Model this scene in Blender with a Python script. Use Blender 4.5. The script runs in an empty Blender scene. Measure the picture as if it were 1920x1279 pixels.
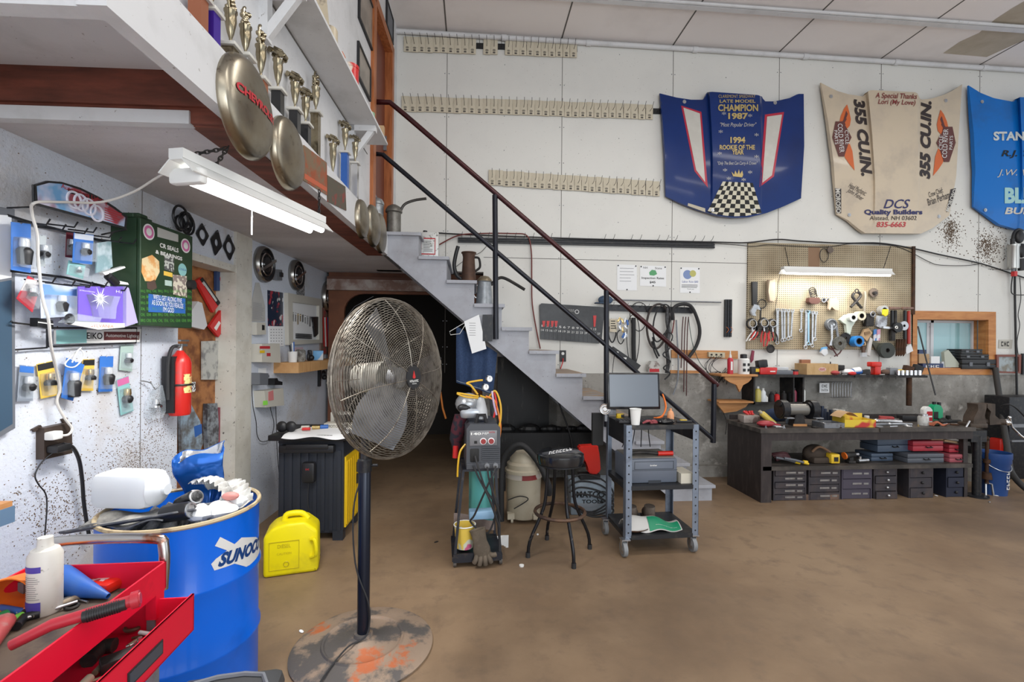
import bpy, bmesh, math, random
from mathutils import Vector, Matrix
random.seed(7)
SC=bpy.context.scene; COL=SC.collection
PI=math.pi; sin=math.sin; cos=math.cos; R=math.radians
# ------------------------------------------------------------ camera
F=880.0; CX=960.0; CY=647.5; YAW=R(4.77); ROLL=0.008; H=1.55
cam=bpy.data.cameras.new('camera'); co=bpy.data.objects.new('camera',cam); COL.objects.link(co)
cam.sensor_fit='HORIZONTAL'; cam.sensor_width=36; cam.lens=F/1920*36
cam.shift_y=(CY-639.5)/1920; cam.clip_start=.02
co.matrix_world=Matrix.Translation((0,0,H))@Matrix.Rotation(-YAW,4,'Z')@Matrix.Rotation(PI/2,4,'X')@Matrix.Rotation(ROLL,4,'Z')
SC.camera=co
# ------------------------------------------------------------ light
SC.view_settings.view_transform='Standard'; SC.view_settings.look='None'; SC.view_settings.gamma=1
SC.view_settings.exposure=-0.15
w=bpy.data.worlds.new('world'); SC.world=w; w.use_nodes=True
bg=w.node_tree.nodes['Background']; bg.inputs[0].default_value=(.84,.92,1,1); bg.inputs[1].default_value=0.8
def area(name,loc,rot,sx,sy,e,col=(1,1,1)):
    l=bpy.data.lights.new(name,'AREA'); l.shape='RECTANGLE'; l.size=sx; l.size_y=sy; l.energy=e; l.color=col
    o=bpy.data.objects.new(name,l); COL.objects.link(o); o.location=loc; o.rotation_euler=rot; return o
# daylight entering the open bay doors behind the camera, and unseen lamps added to brighten the room
area('bay_door_daylight',(2.2,-4.2,2.0),(R(99),0,0),7,3.6,190,(.93,.97,1))
area('side_fill_light',(8.5,1.5,2.0),(R(90),0,R(90)),5,3.4,60,(.95,.98,1))  # added fill from the open right side, out of view
area('left_wall_fill',(2.4,-2.6,1.9),(R(90),0,R(62)),2.2,1.6,75,(.88,.94,1))  # added cool fill aimed at the left wall, no window modelled
for i,(x,y) in enumerate([(1.5,.5),(4.5,.5),(1.5,2.9),(4.8,2.9),(.5,-1.8),(3.5,-1.8)]):
    area('ceiling_fill_light',(x,y,4.6),(0,0,0),2.4,.3,34,(1,.97,.92))  # unseen overhead lamps added to raise the brightness
# ------------------------------------------------------------ projection helpers (a photo pixel seen on a real plane)
def ray(px,py):
    a=(px-CX)/F; b=-(py-CY)/F
    x=a*cos(ROLL)-b*sin(ROLL); z=a*sin(ROLL)+b*cos(ROLL)
    return Vector((x*cos(YAW)+sin(YAW), -x*sin(YAW)+cos(YAW), z))
def depth(p): return p[0]*sin(YAW)+p[1]*cos(YAW)
def up(px,py,z): r=ray(px,py); t_=(z-H)/r.z; return Vector((r.x*t_,r.y*t_,z))
def FL(px,py,z=0):
    r=ray(px,py); t=(z-H)/r.z; return Vector((r.x*t,r.y*t,z))
class PL:
    def __init__(s,p,rot):
        s.p=Vector(p); s.rot=rot; s.u=Vector((cos(rot),sin(rot),0)); s.n=Vector((sin(rot),-cos(rot),0))
    def at(s,px,py,off=0):
        r=ray(px,py); o=Vector((0,0,H)); t=((s.p+s.n*off)-o).dot(s.n)/r.dot(s.n); return o+r*t
    def xz(s,px,py,off=0):
        q=s.at(px,py,off); return (q-s.p).dot(s.u),q.z
    def pt(s,x,z,off=0): v=s.p+s.u*x+s.n*off; return Vector((v.x,v.y,z))
D=5.47; LR=R(88.03)
BACK=PL((0,D,0),0); LEFT=PL((-1.952,0,0),LR); STAIR=PL((0,4.55,0),0); SHELF=PL((0,5.2,0),0); BENCH=PL((0,4.45,0),0)
LDIR=Vector((cos(LR),sin(LR),0)); LN=Vector((sin(LR),-cos(LR),0))
# ------------------------------------------------------------ mesh builder
class B:
    def __init__(s,k=1): s.b=bmesh.new(); s.k=k; s.mi=0
    def _m(s,vs,M=None):
        for v in vs:
            if M is not None: v.co=M@v.co
            v.co*=s.k
    def _f(s,f0):
        s.b.faces.ensure_lookup_table()
        for f in s.b.faces[f0:]: f.material_index=s.mi
    def box(s,x0,x1,y0,y1,z0,z1,M=None,bev=0):
        n=len(s.b.faces); r=bmesh.ops.create_cube(s.b,size=1)
        vs=r['verts']
        for v in vs: v.co=Vector(((x0+x1)/2+v.co.x*(x1-x0),(y0+y1)/2+v.co.y*(y1-y0),(z0+z1)/2+v.co.z*(z1-z0)))
        if bev:
            es={e for v in vs for e in v.link_edges}
            q=bmesh.ops.bevel(s.b,geom=list(es),offset=bev,segments=2,affect='EDGES',profile=.5)
            s.b.verts.ensure_lookup_table(); vs=list({v for f in s.b.faces[n:] for v in f.verts}) if False else list({v for v in q['verts']}|{v for v in vs if v.is_valid})
        s._m(vs,M); s._f(n); return s
    def lathe(s,prof,seg=24,M=None,cap=True):
        n=len(s.b.faces); rings=[]
        for r,z in prof:
            rings.append([s.b.verts.new((r*cos(2*PI*i/seg),r*sin(2*PI*i/seg),z)) for i in range(seg)])
        for a,c in zip(rings,rings[1:]):
            for i in range(seg): s.b.faces.new((a[i],a[(i+1)%seg],c[(i+1)%seg],c[i]))
        if cap:
            if prof[0][0]>1e-5: s.b.faces.new(rings[0][::-1])
            if prof[-1][0]>1e-5: s.b.faces.new(rings[-1])
        s._m([v for r in rings for v in r],M); s._f(n); return s
    def cyl(s,a,c,r,r2=None,seg=16):
        a=Vector(a); c=Vector(c); d=c-a; L=d.length
        if L<1e-7: return s
        M=Matrix.Translation(a)@d.to_track_quat('Z','Y').to_matrix().to_4x4()
        return s.lathe([(r,0),(r if r2 is None else r2,L)],seg,M)
    def disc(s,c,r,t,seg=28,ax=(0,-1,0)):
        c=Vector(c); return s.cyl(c,c+Vector(ax)*t,r,seg=seg)
    def ball(s,c,r,sc=(1,1,1),seg=16,M=None):
        n=len(s.b.faces); q=bmesh.ops.create_uvsphere(s.b,u_segments=seg,v_segments=max(6,seg//2),radius=r)
        for v in q['verts']: v.co=Vector((v.co.x*sc[0],v.co.y*sc[1],v.co.z*sc[2]))+Vector(c)
        s._m(q['verts'],M); s._f(n); return s
    def tube(s,pts,r,seg=8,closed=False,smooth=0):
        pts=[Vector(p) for p in pts]
        if smooth: pts=crom(pts,smooth,closed)
        n=len(s.b.faces); N=len(pts); rings=[]; up=None
        for i,p in enumerate(pts):
            a=pts[(i-1)%N] if (closed or i) else p; c=pts[(i+1)%N] if (closed or i<N-1) else p
            t=(c-a)
            if t.length<1e-9: t=Vector((0,0,1))
            t.normalize()
            if up is None: up=t.orthogonal().normalized()
            up=(up-t*up.dot(t))
            if up.length<1e-6: up=t.orthogonal()
            up.normalize(); bi=t.cross(up)
            rr=r[i] if isinstance(r,(list,tuple)) and len(r)==N else (r if not isinstance(r,(list,tuple)) else r[0])
            rings.append([s.b.verts.new(p+(up*cos(2*PI*j/seg)+bi*sin(2*PI*j/seg))*rr) for j in range(seg)])
        for i in range(N if closed else N-1):
            a,c=rings[i],rings[(i+1)%N]
            for j in range(seg): s.b.faces.new((a[j],a[(j+1)%seg],c[(j+1)%seg],c[j]))
        if not closed:
            s.b.faces.new(rings[0][::-1]); s.b.faces.new(rings[-1])
        s._m([v for q in rings for v in q]); s._f(n); return s
    def ring(s,c,R0,r,seg=32,ax='y',ts=6,e=1):
        P=[]
        for i in range(seg):
            a=2*PI*i/seg; u,v=R0*cos(a),R0*e*sin(a)
            P.append(Vector(c)+(Vector((u,0,v)) if ax=='y' else Vector((u,v,0)) if ax=='z' else Vector((0,u,v))))
        return s.tube(P,r,ts,True)
    def prism(s,pts,o0,o1,M=None):
        # polygon in the x,z plane, pushed out of the wall (towards -y) from o0 to o1
        n=len(s.b.faces)
        a=[s.b.verts.new((x,-o0,z)) for x,z in pts]; c=[s.b.verts.new((x,-o1,z)) for x,z in pts]
        try:
            s.b.faces.new(a); s.b.faces.new(c[::-1])
        except Exception: pass
        N=len(pts)
        for i in range(N): s.b.faces.new((a[i],c[i],c[(i+1)%N],a[(i+1)%N]))
        s._m(a+c,M); s._f(n); return s
    def frame(s,out,inn,o0,o1):
        n=len(s.b.faces); N=len(out)
        V=[[s.b.verts.new((x,-o,z)) for x,z in p] for p in (out,inn) for o in (o0,o1)]
        for i in range(N):
            j=(i+1)%N
            s.b.faces.new((V[0][i],V[0][j],V[2][j],V[2][i])); s.b.faces.new((V[1][i],V[3][i],V[3][j],V[1][j]))
            s.b.faces.new((V[0][i],V[1][i],V[1][j],V[0][j])); s.b.faces.new((V[2][i],V[2][j],V[3][j],V[3][i]))
        s._m([v for q in V for v in q]); s._f(n); return s
    def sheet(s,fn,nu,nv,th=0):
        n=len(s.b.faces)
        g=[[s.b.verts.new(fn(i/nu,j/nv)) for j in range(nv+1)] for i in range(nu+1)]
        for i in range(nu):
            for j in range(nv): s.b.faces.new((g[i][j],g[i+1][j],g[i+1][j+1],g[i][j+1]))
        vs=[v for q in g for v in q]
        if th:
            s.b.normal_update()
            r=bmesh.ops.solidify(s.b,geom=s.b.faces[n:],thickness=th)
            vs+= [e for e in r['geom'] if isinstance(e,bmesh.types.BMVert) and e not in set(vs)]
        s._m(vs); s._f(n); return s
def crom(P,k,closed=False):
    out=[]; N=len(P)
    for i in range(N if closed else N-1):
        p0=P[(i-1)%N] if (closed or i>0) else P[0]; p1=P[i]; p2=P[(i+1)%N]; p3=P[(i+2)%N] if (closed or i<N-2) else P[-1]
        for j in range(k):
            t=j/k
            out.append(.5*((2*p1)+(p2-p0)*t+(2*p0-5*p1+4*p2-p3)*t*t+(3*p1-p0-3*p2+p3)*t**3))
    if not closed: out.append(P[-1])
    return out
def finish(b,name,mats,smooth):
    bmesh.ops.recalc_face_normals(b.b,faces=b.b.faces)
    me=bpy.data.meshes.new(name); b.b.to_mesh(me); b.b.free()
    for m in (mats if isinstance(mats,(list,tuple)) else [mats]): me.materials.append(m)
    if smooth:
        me.polygons.foreach_set('use_smooth',[True]*len(me.polygons))
        try: me.set_sharp_from_angle(angle=R(smooth if smooth is not True and smooth>1 else 38))
        except Exception: pass
    return me
def obj(name,b,mats,parent=None,loc=None,rz=0,smooth=True,label=None):
    o=bpy.data.objects.new(name,finish(b,name,mats,smooth)); COL.objects.link(o)
    if parent: o.parent=parent
    if loc is not None: o.location=loc
    if rz: o.rotation_euler=(0,0,rz)
    if label: o['label']=label
    return o
def tag(o,label,cat,group=None):
    o['label']=label; o['category']=cat
    if group: o['group']=group
    return o
def thing(name,label,cat,loc,rz=0,group=None):
    o=bpy.data.objects.new(name,None); COL.objects.link(o); o.location=loc; o.rotation_euler=(0,0,rz); o.empty_display_size=.05
    return tag(o,label,cat,group)
def struct(name,b,m,loc=None,rz=0,parent=None,smooth=False):
    o=obj(name,b,m,parent,loc,rz,smooth)
    if not parent: o['kind']='structure'
    return o
def dup(root,loc,label=None,group=None,rz=None,scale=None):
    r=root.copy(); COL.objects.link(r); r.location=loc
    if rz is not None: r.rotation_euler=(r.rotation_euler[0],r.rotation_euler[1],rz)
    if scale: r.scale=(scale,)*3 if not isinstance(scale,tuple) else scale
    if label: r['label']=label
    if group: r['group']=group
    def rec(a,p):
        for ch in list(a.children):
            if ch.name in SKIP: continue
            c=ch.copy(); COL.objects.link(c); c.parent=p; SKIP.add(c.name); rec(ch,c); SKIP.discard(c.name)
    rec(root,r); return r
SKIP=set()
class TH:
    """a thing that sits on a plane: origin at a photo pixel of that plane, local x along it, local -y out of it"""
    def __init__(s,pl,name,label,cat,px,py,off=0,group=None):
        s.pl=pl; s.off=off; s.o=pl.at(px,py,off); s.px=px; s.py=py
        s.e=thing(name,label,cat,s.o,pl.rot,group); s.k=depth(s.o)/F
    def q(s,px,py,off=None):
        w=s.pl.at(px,py,s.off if off is None else s.off+off)-s.o; return (w.dot(s.pl.u),w.z)
    def Q(s,*pts): return [s.q(*p) for p in pts]
    def add(s,name,b,m,smooth=True,label=None): return obj(name,b,m,s.e,smooth=smooth,label=label)
def one(pl,name,label,cat,px,py,b,m,off=0,group=None,smooth=True):
    """single-mesh thing on a plane; b is authored in local metres"""
    o=obj(name,b,m,None,pl.at(px,py,off),pl.rot,smooth); return tag(o,label,cat,group)
def KK(pl,px,py,off=0): return depth(pl.at(px,py,off))/F
# ------------------------------------------------------------ text
FC={}
def text(s,x,z,w,h,out,mat,parent,rot=0,shear=0,name='lettering',fn=None,th=.001,bold=0,align='c',loc=None):
    if s[0]=='~':   # writing too worn or small to read in the photo: broken strokes of the same size
        n=int(s[1:]); bm=bmesh.new(); rs=random.Random(n*7)
        for i in range(n):
            x0=-w/2+w*i/n; gw=w/n*.72
            for (a0,a1,c0,c1) in ((0,.28,0,1),(.28,1,.78,1) if rs.random()<.6 else (.28,1,.4,.6),(.72,1,0,1) if rs.random()<.5 else (.28,1,0,.22)):
                q=[(x0+gw*a_,-h/2+h*c_) for a_,c_ in ((a0,c0),(a1,c0),(a1,c1),(a0,c1))]; vs=[]
                for a_,c_ in q:
                    X=x+a_*cos(rot)-c_*sin(rot); Z=z+a_*sin(rot)+c_*cos(rot); vs.append(bm.verts.new(Vector((X,-out,Z)) if fn is None else fn(X,Z)))
                bm.faces.new(vs)
        me=bpy.data.meshes.new(name); bm.to_mesh(me); bm.free(); me.materials.append(mat); o=bpy.data.objects.new(name,me); COL.objects.link(o)
        if parent: o.parent=parent
        return o
    cu=bpy.data.curves.new('t','FONT'); cu.body=s; cu.align_x='CENTER'; cu.align_y='CENTER'; cu.extrude=0; cu.shear=shear; cu.offset=bold; cu.resolution_u=3
    to=bpy.data.objects.new('t',cu); COL.objects.link(to)
    bpy.context.view_layer.update()
    me=bpy.data.meshes.new_from_object(to.evaluated_get(bpy.context.evaluated_depsgraph_get()))
    bpy.data.objects.remove(to); bpy.data.curves.remove(cu)
    xs=[v.co.x for v in me.vertices]; ys=[v.co.y for v in me.vertices]
    if not xs: return None
    x0,x1,y0,y1=min(xs),max(xs),min(ys),max(ys)
    for v in me.vertices:
        a=(v.co.x-(x0+x1)/2)/(x1-x0)*w; c=(v.co.y-(y0+y1)/2)/max(y1-y0,1e-6)*(h if h else w/(x1-x0)*(y1-y0))
        X=x+a*cos(rot)-c*sin(rot); Z=z+a*sin(rot)+c*cos(rot)
        v.co=Vector((X,-out,Z)) if fn is None else fn(X,Z)
    me.materials.clear(); me.materials.append(mat)
    o=bpy.data.objects.new(name,me); COL.objects.link(o)
    if parent: o.parent=parent
    if loc: o.location=loc
    return o
# ------------------------------------------------------------ materials
MC={}
def M(name,col,rough=.55,metal=0,n=None,bump=0,emit=0,alpha=1,trans=0,coat=0,n2=None,coord='Object',stretch=None,bs=None,n3=None,spec=None):
    """n=(scale,lo,hi,colour,detail) mixes a second colour by noise"""
    if name in MC: return MC[name]
    m=bpy.data.materials.new(name); MC[name]=m; m.use_nodes=True; nt=m.node_tree; p=nt.nodes['Principled BSDF']; L=nt.links.new
    c=tuple(col)+(1,) ; p.inputs['Base Color'].default_value=c; p.inputs['Roughness'].default_value=rough; p.inputs['Metallic'].default_value=metal
    if spec is not None: p.inputs['Specular IOR Level'].default_value=spec
    if coat: p.inputs['Coat Weight'].default_value=coat; p.inputs['Coat Roughness'].default_value=.08
    if trans: p.inputs['Transmission Weight'].default_value=trans
    if alpha<1: p.inputs['Alpha'].default_value=alpha
    if emit: p.inputs['Emission Color'].default_value=c; p.inputs['Emission Strength'].default_value=emit
    def noise(sc,det=6,st=None):
        tc=nt.nodes.new('ShaderNodeTexCoord'); mp=nt.nodes.new('ShaderNodeMapping'); L(tc.outputs[coord],mp.inputs[0])
        if st or stretch: mp.inputs['Scale'].default_value=st or stretch
        t=nt.nodes.new('ShaderNodeTexNoise'); t.inputs['Scale'].default_value=sc; t.inputs['Detail'].default_value=det; t.inputs['Roughness'].default_value=.62; L(mp.outputs[0],t.inputs[0]); return t
    last=None
    for q in (n,n2,n3):
        if not q: continue
        sc,lo,hi,c2=q[:4]; t=noise(sc,q[4] if len(q)>4 else 6,q[5] if len(q)>5 else None)
        r=nt.nodes.new('ShaderNodeValToRGB'); r.color_ramp.elements[0].position=lo; r.color_ramp.elements[1].position=hi; L(t.outputs[0],r.inputs[0])
        x=nt.nodes.new('ShaderNodeMix'); x.data_type='RGBA'; L(r.outputs[0],x.inputs[0])
        if last: L(last,x.inputs[6])
        else: x.inputs[6].default_value=c
        x.inputs[7].default_value=tuple(c2)+(1,); last=x.outputs[2]
    if last: L(last,p.inputs['Base Color'])
    if bump:
        t=noise(bs or (n[0]*2 if n else 40)); bn=nt.nodes.new('ShaderNodeBump'); bn.inputs['Strength'].default_value=bump; bn.inputs['Distance'].default_value=.01
        L(t.outputs[0],bn.inputs['Height']); L(bn.outputs[0],p.inputs['Normal'])
    return m
BLK=M('black_plastic',(.012,.012,.014),.45); BLKM=M('black_metal',(.015,.016,.02),.4,.3,n=(30,.5,.75,(.05,.045,.04)))
RUB=M('black_rubber',(.02,.02,.022),.7); WHT=M('white_plastic',(.75,.75,.73),.45); PAP=M('white_paper',(.82,.83,.84),.8)
STL=M('steel',(.55,.56,.58),.3,.9,n=(25,.5,.8,(.25,.24,.22))); CHR=M('chrome',(.75,.75,.76),.15,1)
GRY=M('grey_metal',(.22,.23,.25),.5,.4,n=(18,.5,.8,(.1,.09,.08))); RED=M('red_paint',(.5,.012,.02),.4,n=(14,.5,.85,(.15,.03,.03)))
REDP=M('red_plastic',(.55,.02,.02),.4); YEL=M('yellow_plastic',(.75,.5,.02),.45); BLU=M('blue_plastic',(.03,.12,.4),.4)
ORG=M('orange_plastic',(.8,.18,.02),.45); GRN=M('green_plastic',(.02,.25,.08),.45); RUST=M('rusty_steel',(.09,.04,.02),.75,.4,n=(20,.4,.7,(.03,.02,.015)),bump=.2)
DRK=M('dark_greasy_metal',(.02,.019,.019),.6,.3,n=(15,.45,.75,(.06,.05,.045)),bump=.2)
WOOD=M('pine_wood',(.55,.27,.1),.6,n=(5,.4,.7,(.4,.16,.05),8,(1,1,9))); GOLD=M('gold_metal',(.55,.4,.18),.25,.9,n=(30,.5,.8,(.3,.22,.1)))
CARD=M('cardboard',(.45,.3,.17),.8); INK=M('black_ink',(.01,.01,.01),.7); REDI=M('red_ink',(.45,.02,.03),.7); BLUI=M('blue_ink',(.03,.06,.3),.7)
GLS=M('clear_plastic',(.8,.85,.9),.12,trans=.0,alpha=.35); GREYP=M('grey_plastic',(.13,.14,.16),.5)
# ============================================================ SETTING
m_floor=M('stained_concrete_floor',(.275,.188,.115),.5,n=(1.0,.4,.72,(.18,.115,.068),12),n2=(.42,.48,.68,(.12,.08,.052),12),n3=(7,.52,.74,(.17,.115,.075),14),bump=.06,bs=30)
m_wall=M('painted_wall_board',(.71,.70,.66),.6,n=(1.5,.5,.9,(.64,.63,.6),6),n2=(55,.70,.74,(.35,.33,.3),2))
m_lwall=M('grimy_painted_block',(.62,.66,.74),.7,n=(100,.6,.7,(.28,.25,.23),4),n2=(1.3,.52,.72,(.48,.43,.38),8),bump=.5,bs=45)
m_ply=M('painted_ply_ceiling',(.62,.60,.61),.75,n=(3,.4,.75,(.45,.43,.44),10,(1,.25,1)),n2=(60,.66,.74,(.15,.14,.14),3),bump=.25,bs=40)
m_conc=M('bare_concrete',(.33,.315,.29),.85,n=(2.2,.40,.66,(.14,.13,.115),14),n3=(7,.55,.68,(.42,.40,.37),8),n2=(35,.62,.7,(.06,.055,.05),4),bump=.3,bs=25)
m_ceil=M('ceiling_board',(.84,.79,.77),.8,n=(.8,.5,.8,(.70,.65,.63),5))
m_white=M('white_painted_wood',(.66,.66,.67),.5,n=(4,.5,.8,(.5,.5,.5),8),n2=(45,.68,.74,(.25,.22,.2),3))
m_redw=M('red_stained_timber',(.22,.06,.035),.6,n=(3,.35,.7,(.08,.025,.015),8,(6,1,6)))
m_orw=M('orange_stained_timber',(.45,.15,.05),.45,n=(6,.4,.7,(.25,.07,.02),8,(6,6,.7)))
m_dark=M('dark_room_wall',(.03,.025,.022),.9)  # near-black colour makes the room behind the arch read as dark
m_seam=M('seam_shadow_gap',(.12,.11,.1),.9)
m_osb=M('strand_board',(.36,.15,.05),.7,n=(9,.42,.6,(.16,.055,.02),10,(1,2.5,1)))
b=B(); b.box(-4,9,-5,9,-.1,0); struct('floor',b,m_floor)
zC=BACK.xz(1400,701)[1]
xc0=BACK.xz(740,300)[0]; xu=BACK.xz(905,700)[0]
wx0,wz1=BACK.xz(1716,595); wx1,wz0=BACK.xz(1851,692)
b=B()
b.box(xc0-.2,xu,D,D+.12,2.40,5.3); b.box(xu,wx0,D,D+.12,zC,5.3); b.box(wx0,wx1,D,D+.12,wz1,5.3); b.box(wx0,wx1,D,D+.12,zC,wz0); b.box(wx1,8.6,D,D+.12,zC,5.3)
wb=struct('wall_back',b,m_wall)
b=B(); b.box(xu,8.6,D-.012,D+.15,0,zC); b.box(2.15,8.6,D-.10,D,0,.13); struct('wall_lower',b,m_conc)
# board seams and their screws
b=B(); sb=B(); zs=BACK.xz(1100,487)[1]
for px in (837,1053,1261,1460,1651,1836):
    x=BACK.xz(px,300)[0]; b.box(x-.003,x+.003,D-.0015,D+.01,zC,5.15)
    z=zC+.1
    while z<5.1:
        if not(wx0<x<wx1 and z<wz1):
            for dx in (-.022,.022): sb.disc((x+dx+random.uniform(-.004,.004),D,z),.006,.002,8)
        z+=random.choice([.3,.42,.2])
for px in (945,1160,1360,1560,1745):
    x=BACK.xz(px,300)[0]; z=zC+.2
    while z<5.1: sb.disc((x,D,z),.0055,.002,8); z+=random.choice([.4,.6])
b.box(xu,wx0,D-.0015,D+.01,zs-.003,zs+.003); b.box(wx1,8.6,D-.0015,D+.01,zs-.003,zs+.003)
obj('board_seams',b,m_seam,wb); obj('screw_heads',sb,GRY,wb)
# brown splatter stains right of the beige hood
st=M('splatter_stain',(.09,.055,.03),.8); sb=B(); random.seed(3)
for cx,cy,n,sx,sy in ((1783,437,420,19,26),(1855,463,520,28,26),(1850,462,260,14,13),(1782,430,200,10,13)):
    for i in range(n):
        px=random.gauss(cx,sx*.6); py=random.gauss(cy,sy*.7); p=BACK.at(px,py); sb.disc(p,random.uniform(.002,.0085),.001+random.random()*.0008,6)
obj('splatter',sb,st,wb)
CZ=5.17
b=B(); b.box(-3,9,-5,D+.1,CZ,CZ+.1); ce=struct('ceiling',b,m_ceil)
b=B()
for px in (837,1053,1261,1460,1651,1836):
    x=BACK.xz(px,90)[0]; b.box(x-.008,x+.008,-3,D,CZ-.002,CZ+.01)
b.box(xc0-.5,9,3.1,3.106,CZ-.002,CZ+.01); obj('board_seams',b,m_seam,ce)
b=B(); vs=[b.b.verts.new(up(*p,CZ-.0012)) for p in ((1768,100),(1800,78),(1835,62),(1866,36),(1900,14),(1935,-6),(1960,10),(1960,60),(1905,82),(1850,107))]; b.b.faces.new(vs); obj('dark_ceiling_patch',b,M('darker_ceiling_tone',(.48,.42,.34),.85,n=(2,.4,.7,(.36,.30,.22),6)),ce,smooth=False)  # straight-edged patch, darker and browner than the ceiling board
b=B(); b.tube([(xc0,D-.035,CZ-.055),(2,D-.035,CZ-.05),(8.5,D-.035,CZ-.055)],.028,10)
for x in (.3,1.3,2.6,4,5.2,6.4): b.cyl((x,D-.035,CZ-.053),(x+.06,D-.035,CZ-.053),.034)
struct('trim_1',b,m_white,smooth=True)
yb=4.78; b=B(); b.box(xc0-.3,8.5,yb-.03,yb+.03,CZ-.045,CZ+.01); b.tube([(xc0,yb-.05,CZ-.03),(8.5,yb-.05,CZ-.03)],.016,8); struct('trim_2',b,m_white)
# window in the back wall
wt=TH(BACK,'window_1','x','x',1780,640); we=wt.e; del we['label']; del we['category']; we['kind']='structure'
b=B(); o=wt.Q((1706,583),(1864,585),(1864,703),(1706,702)); i_=[wt.q(1717,599),wt.q(1850,600),wt.q(1850,690),wt.q(1717,690)]
b.frame(o,i_,-.0,.022)
(ax,az),(bx,_),(_,cz)=i_[0],i_[1],i_[2]
b.box(ax-.02,ax,0,.19,cz,az); b.box(bx,bx+.02,0,.19,cz,az); b.box(ax,bx,0,.19,az,az+.02); b.box(ax-.02,bx+.02,0,.19,cz-.02,cz)
wt.add('window_frame',b,M('pine_window_trim',(.55,.24,.07),.5,n=(4,.4,.7,(.38,.13,.03),8,(1,1,5))))
b=B(); b.frame([(ax,cz),(bx,cz),(bx,az),(ax,az)],[(ax+.03,cz+.03),(bx-.03,cz+.03),(bx-.03,az-.03),(ax+.03,az-.03)],-.19,-.155)
mx=ax+(bx-ax)*.40; b.box(mx-.02,mx+.02,.155,.19,cz,az); b.box(mx-.06,mx-.02,.17,.2,cz,az)
wt.add('sash',b,M('white_aluminium',(.6,.62,.65),.4))
b=B(); b.box(ax+.02,bx-.02,.175,.18,cz,az); wt.add('pane',b,M('tinted_window_glass',(.35,.62,.66),.1,alpha=.6))
b=B(); b.box(bx-.17,bx-.13,.22,.24,cz-.1,az+.1); wt.add('outside_post',b,M('outside_timber',(.3,.25,.16),.7))
# ---- left wall, with the recess lined in strand board
def LB(b,s0,s1,o0,o1,z0,z1,**k):   # box in the left wall's own frame: s along it, o out of it
    b.box(s0,s1,-o1,-o0,z0,z1,**k)
LO=LEFT.p; ZP=2.40
sa=LEFT.xz(333,700)[0]; sb_=LEFT.xz(438,700)[0]; ztop=LEFT.xz(437,508)[1]; SEND=6.0
zr0=.35
b=B(); LB(b,-1.5,sa,-.15,0,0,5.2); LB(b,sb_,SEND,-.15,0,0,ZP+.3); LB(b,sa,sb_,-.15,0,ztop,ZP+.3); LB(b,sa,sb_,-.15,0,0,zr0)
wl=struct('wall_left',b,m_lwall,LO,LR)
sj=LEFT.xz(263,800)[0]
b=B(); LB(b,sj-.002,sj+.002,0,.001,.2,ZP); obj('board_seams',b,m_seam,wl)
sb=B(); random.seed(9)
for cx,cy,n,sx,sy in ((292,775,420,13,32),(262,880,1500,42,42),(120,960,900,55,45),(190,640,500,90,150),(520,820,260,25,80),(330,440,60,30,25),(560,740,160,35,60)):
    for i in range(n):
        px=random.gauss(cx,sx); py=random.gauss(cy,sy)
        if px<5 or 333<px<470 or px>600: continue
        s_,z_=LEFT.xz(px,py)
        if .05<z_<2.38: sb.disc((s_,0,z_),random.uniform(.0012,.0032),.0012,6)
obj('splatter',sb,M('dark_speck',(.16,.11,.075),.8),wl)
b=B(); LB(b,sa-.1,sb_+.1,-.20,-.13,zr0-.1,ztop+.1); struct('trim_3',b,m_osb,LO,LR)
# white post and header round the recess
s1=LEFT.xz(466,700)[0]
b=B(); LB(b,sb_-.012,s1,-.13,.022,0,ZP); LB(b,sa+.03,sb_+.02,-.13,.018,ztop-.01,ztop+.04)
struct('door_1',b,M('cream_painted_post',(.62,.6,.54),.6,n=(6,.45,.8,(.45,.42,.36),8),n2=(40,.66,.7,(.1,.09,.08),3)),LO,LR)
# ---- loft
FO=.979; UO=.870   # fascia face and upper wall, measured out from the left wall
FASC=PL(LO+LN*FO,LR); UPW=PL(LO+LN*UO,LR)
s_f=FASC.xz(232,59)[0]; s_e=FASC.xz(727,470)[0]; s_p=(up(372,236,2.40)-LEFT.p).dot(LEFT.u)
ZF=2.615
b=B(); LB(b,s_p,SEND,0,FO-.05,ZP,ZP+.03); struct('ceiling_loft',b,m_ply,LO,LR)
b=B(); LB(b,s_p,s_e+.02,FO-.20,FO-.05,ZP-.004,ZP-.0005); LB(b,s_p-.02,s_p+.0,0,FO-.05,ZP+.0,ZP+.2); LB(b,s_p-.035,s_p-.02,0,FO-.05,ZP+.06,ZP+.2); LB(b,s_f-.3,s_p,0,FO-.05,ZP+.2,ZP+.23)
struct('ceiling_bay',b,m_redw,LO,LR)
b=B(); LB(b,s_p-.03,s_p+.01,0,FO-.19,ZP-.006,ZP+.045); struct('trim_4',b,m_white,LO,LR)
b=B(); LB(b,s_f-.0,s_e,FO-.05,FO,ZP,ZF); struct('trim_5',b,m_white,LO,LR)
b=B(); LB(b,s_f-.05,s_f,-.02,FO-.0,ZP,ZF+.1); LB(b,s_f-.056,s_f-.05,FO-.075,FO,ZP,ZF+.1); struct('trim_6',b,m_white,LO,LR)
b=B(); LB(b,s_f-.05,SEND,0,FO-.05,ZF-.02,ZF); struct('floor_loft',b,m_white,LO,LR)
sc_=UPW.xz(740,300)[0]
d0=UPW.xz(694,300)[0]; d1=UPW.xz(732,300)[0]; dz=UPW.xz(732,96)[1]
b=B(); LB(b,s_f-.05,d0,UO-.1,UO,ZF,5.2); LB(b,d1,SEND,UO-.1,UO,ZF,5.2); LB(b,d0,d1,UO-.1,UO,dz,5.2)
uw=struct('wall_upper',b,m_white,LO,LR)
b=B(); z=3.24
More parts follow.
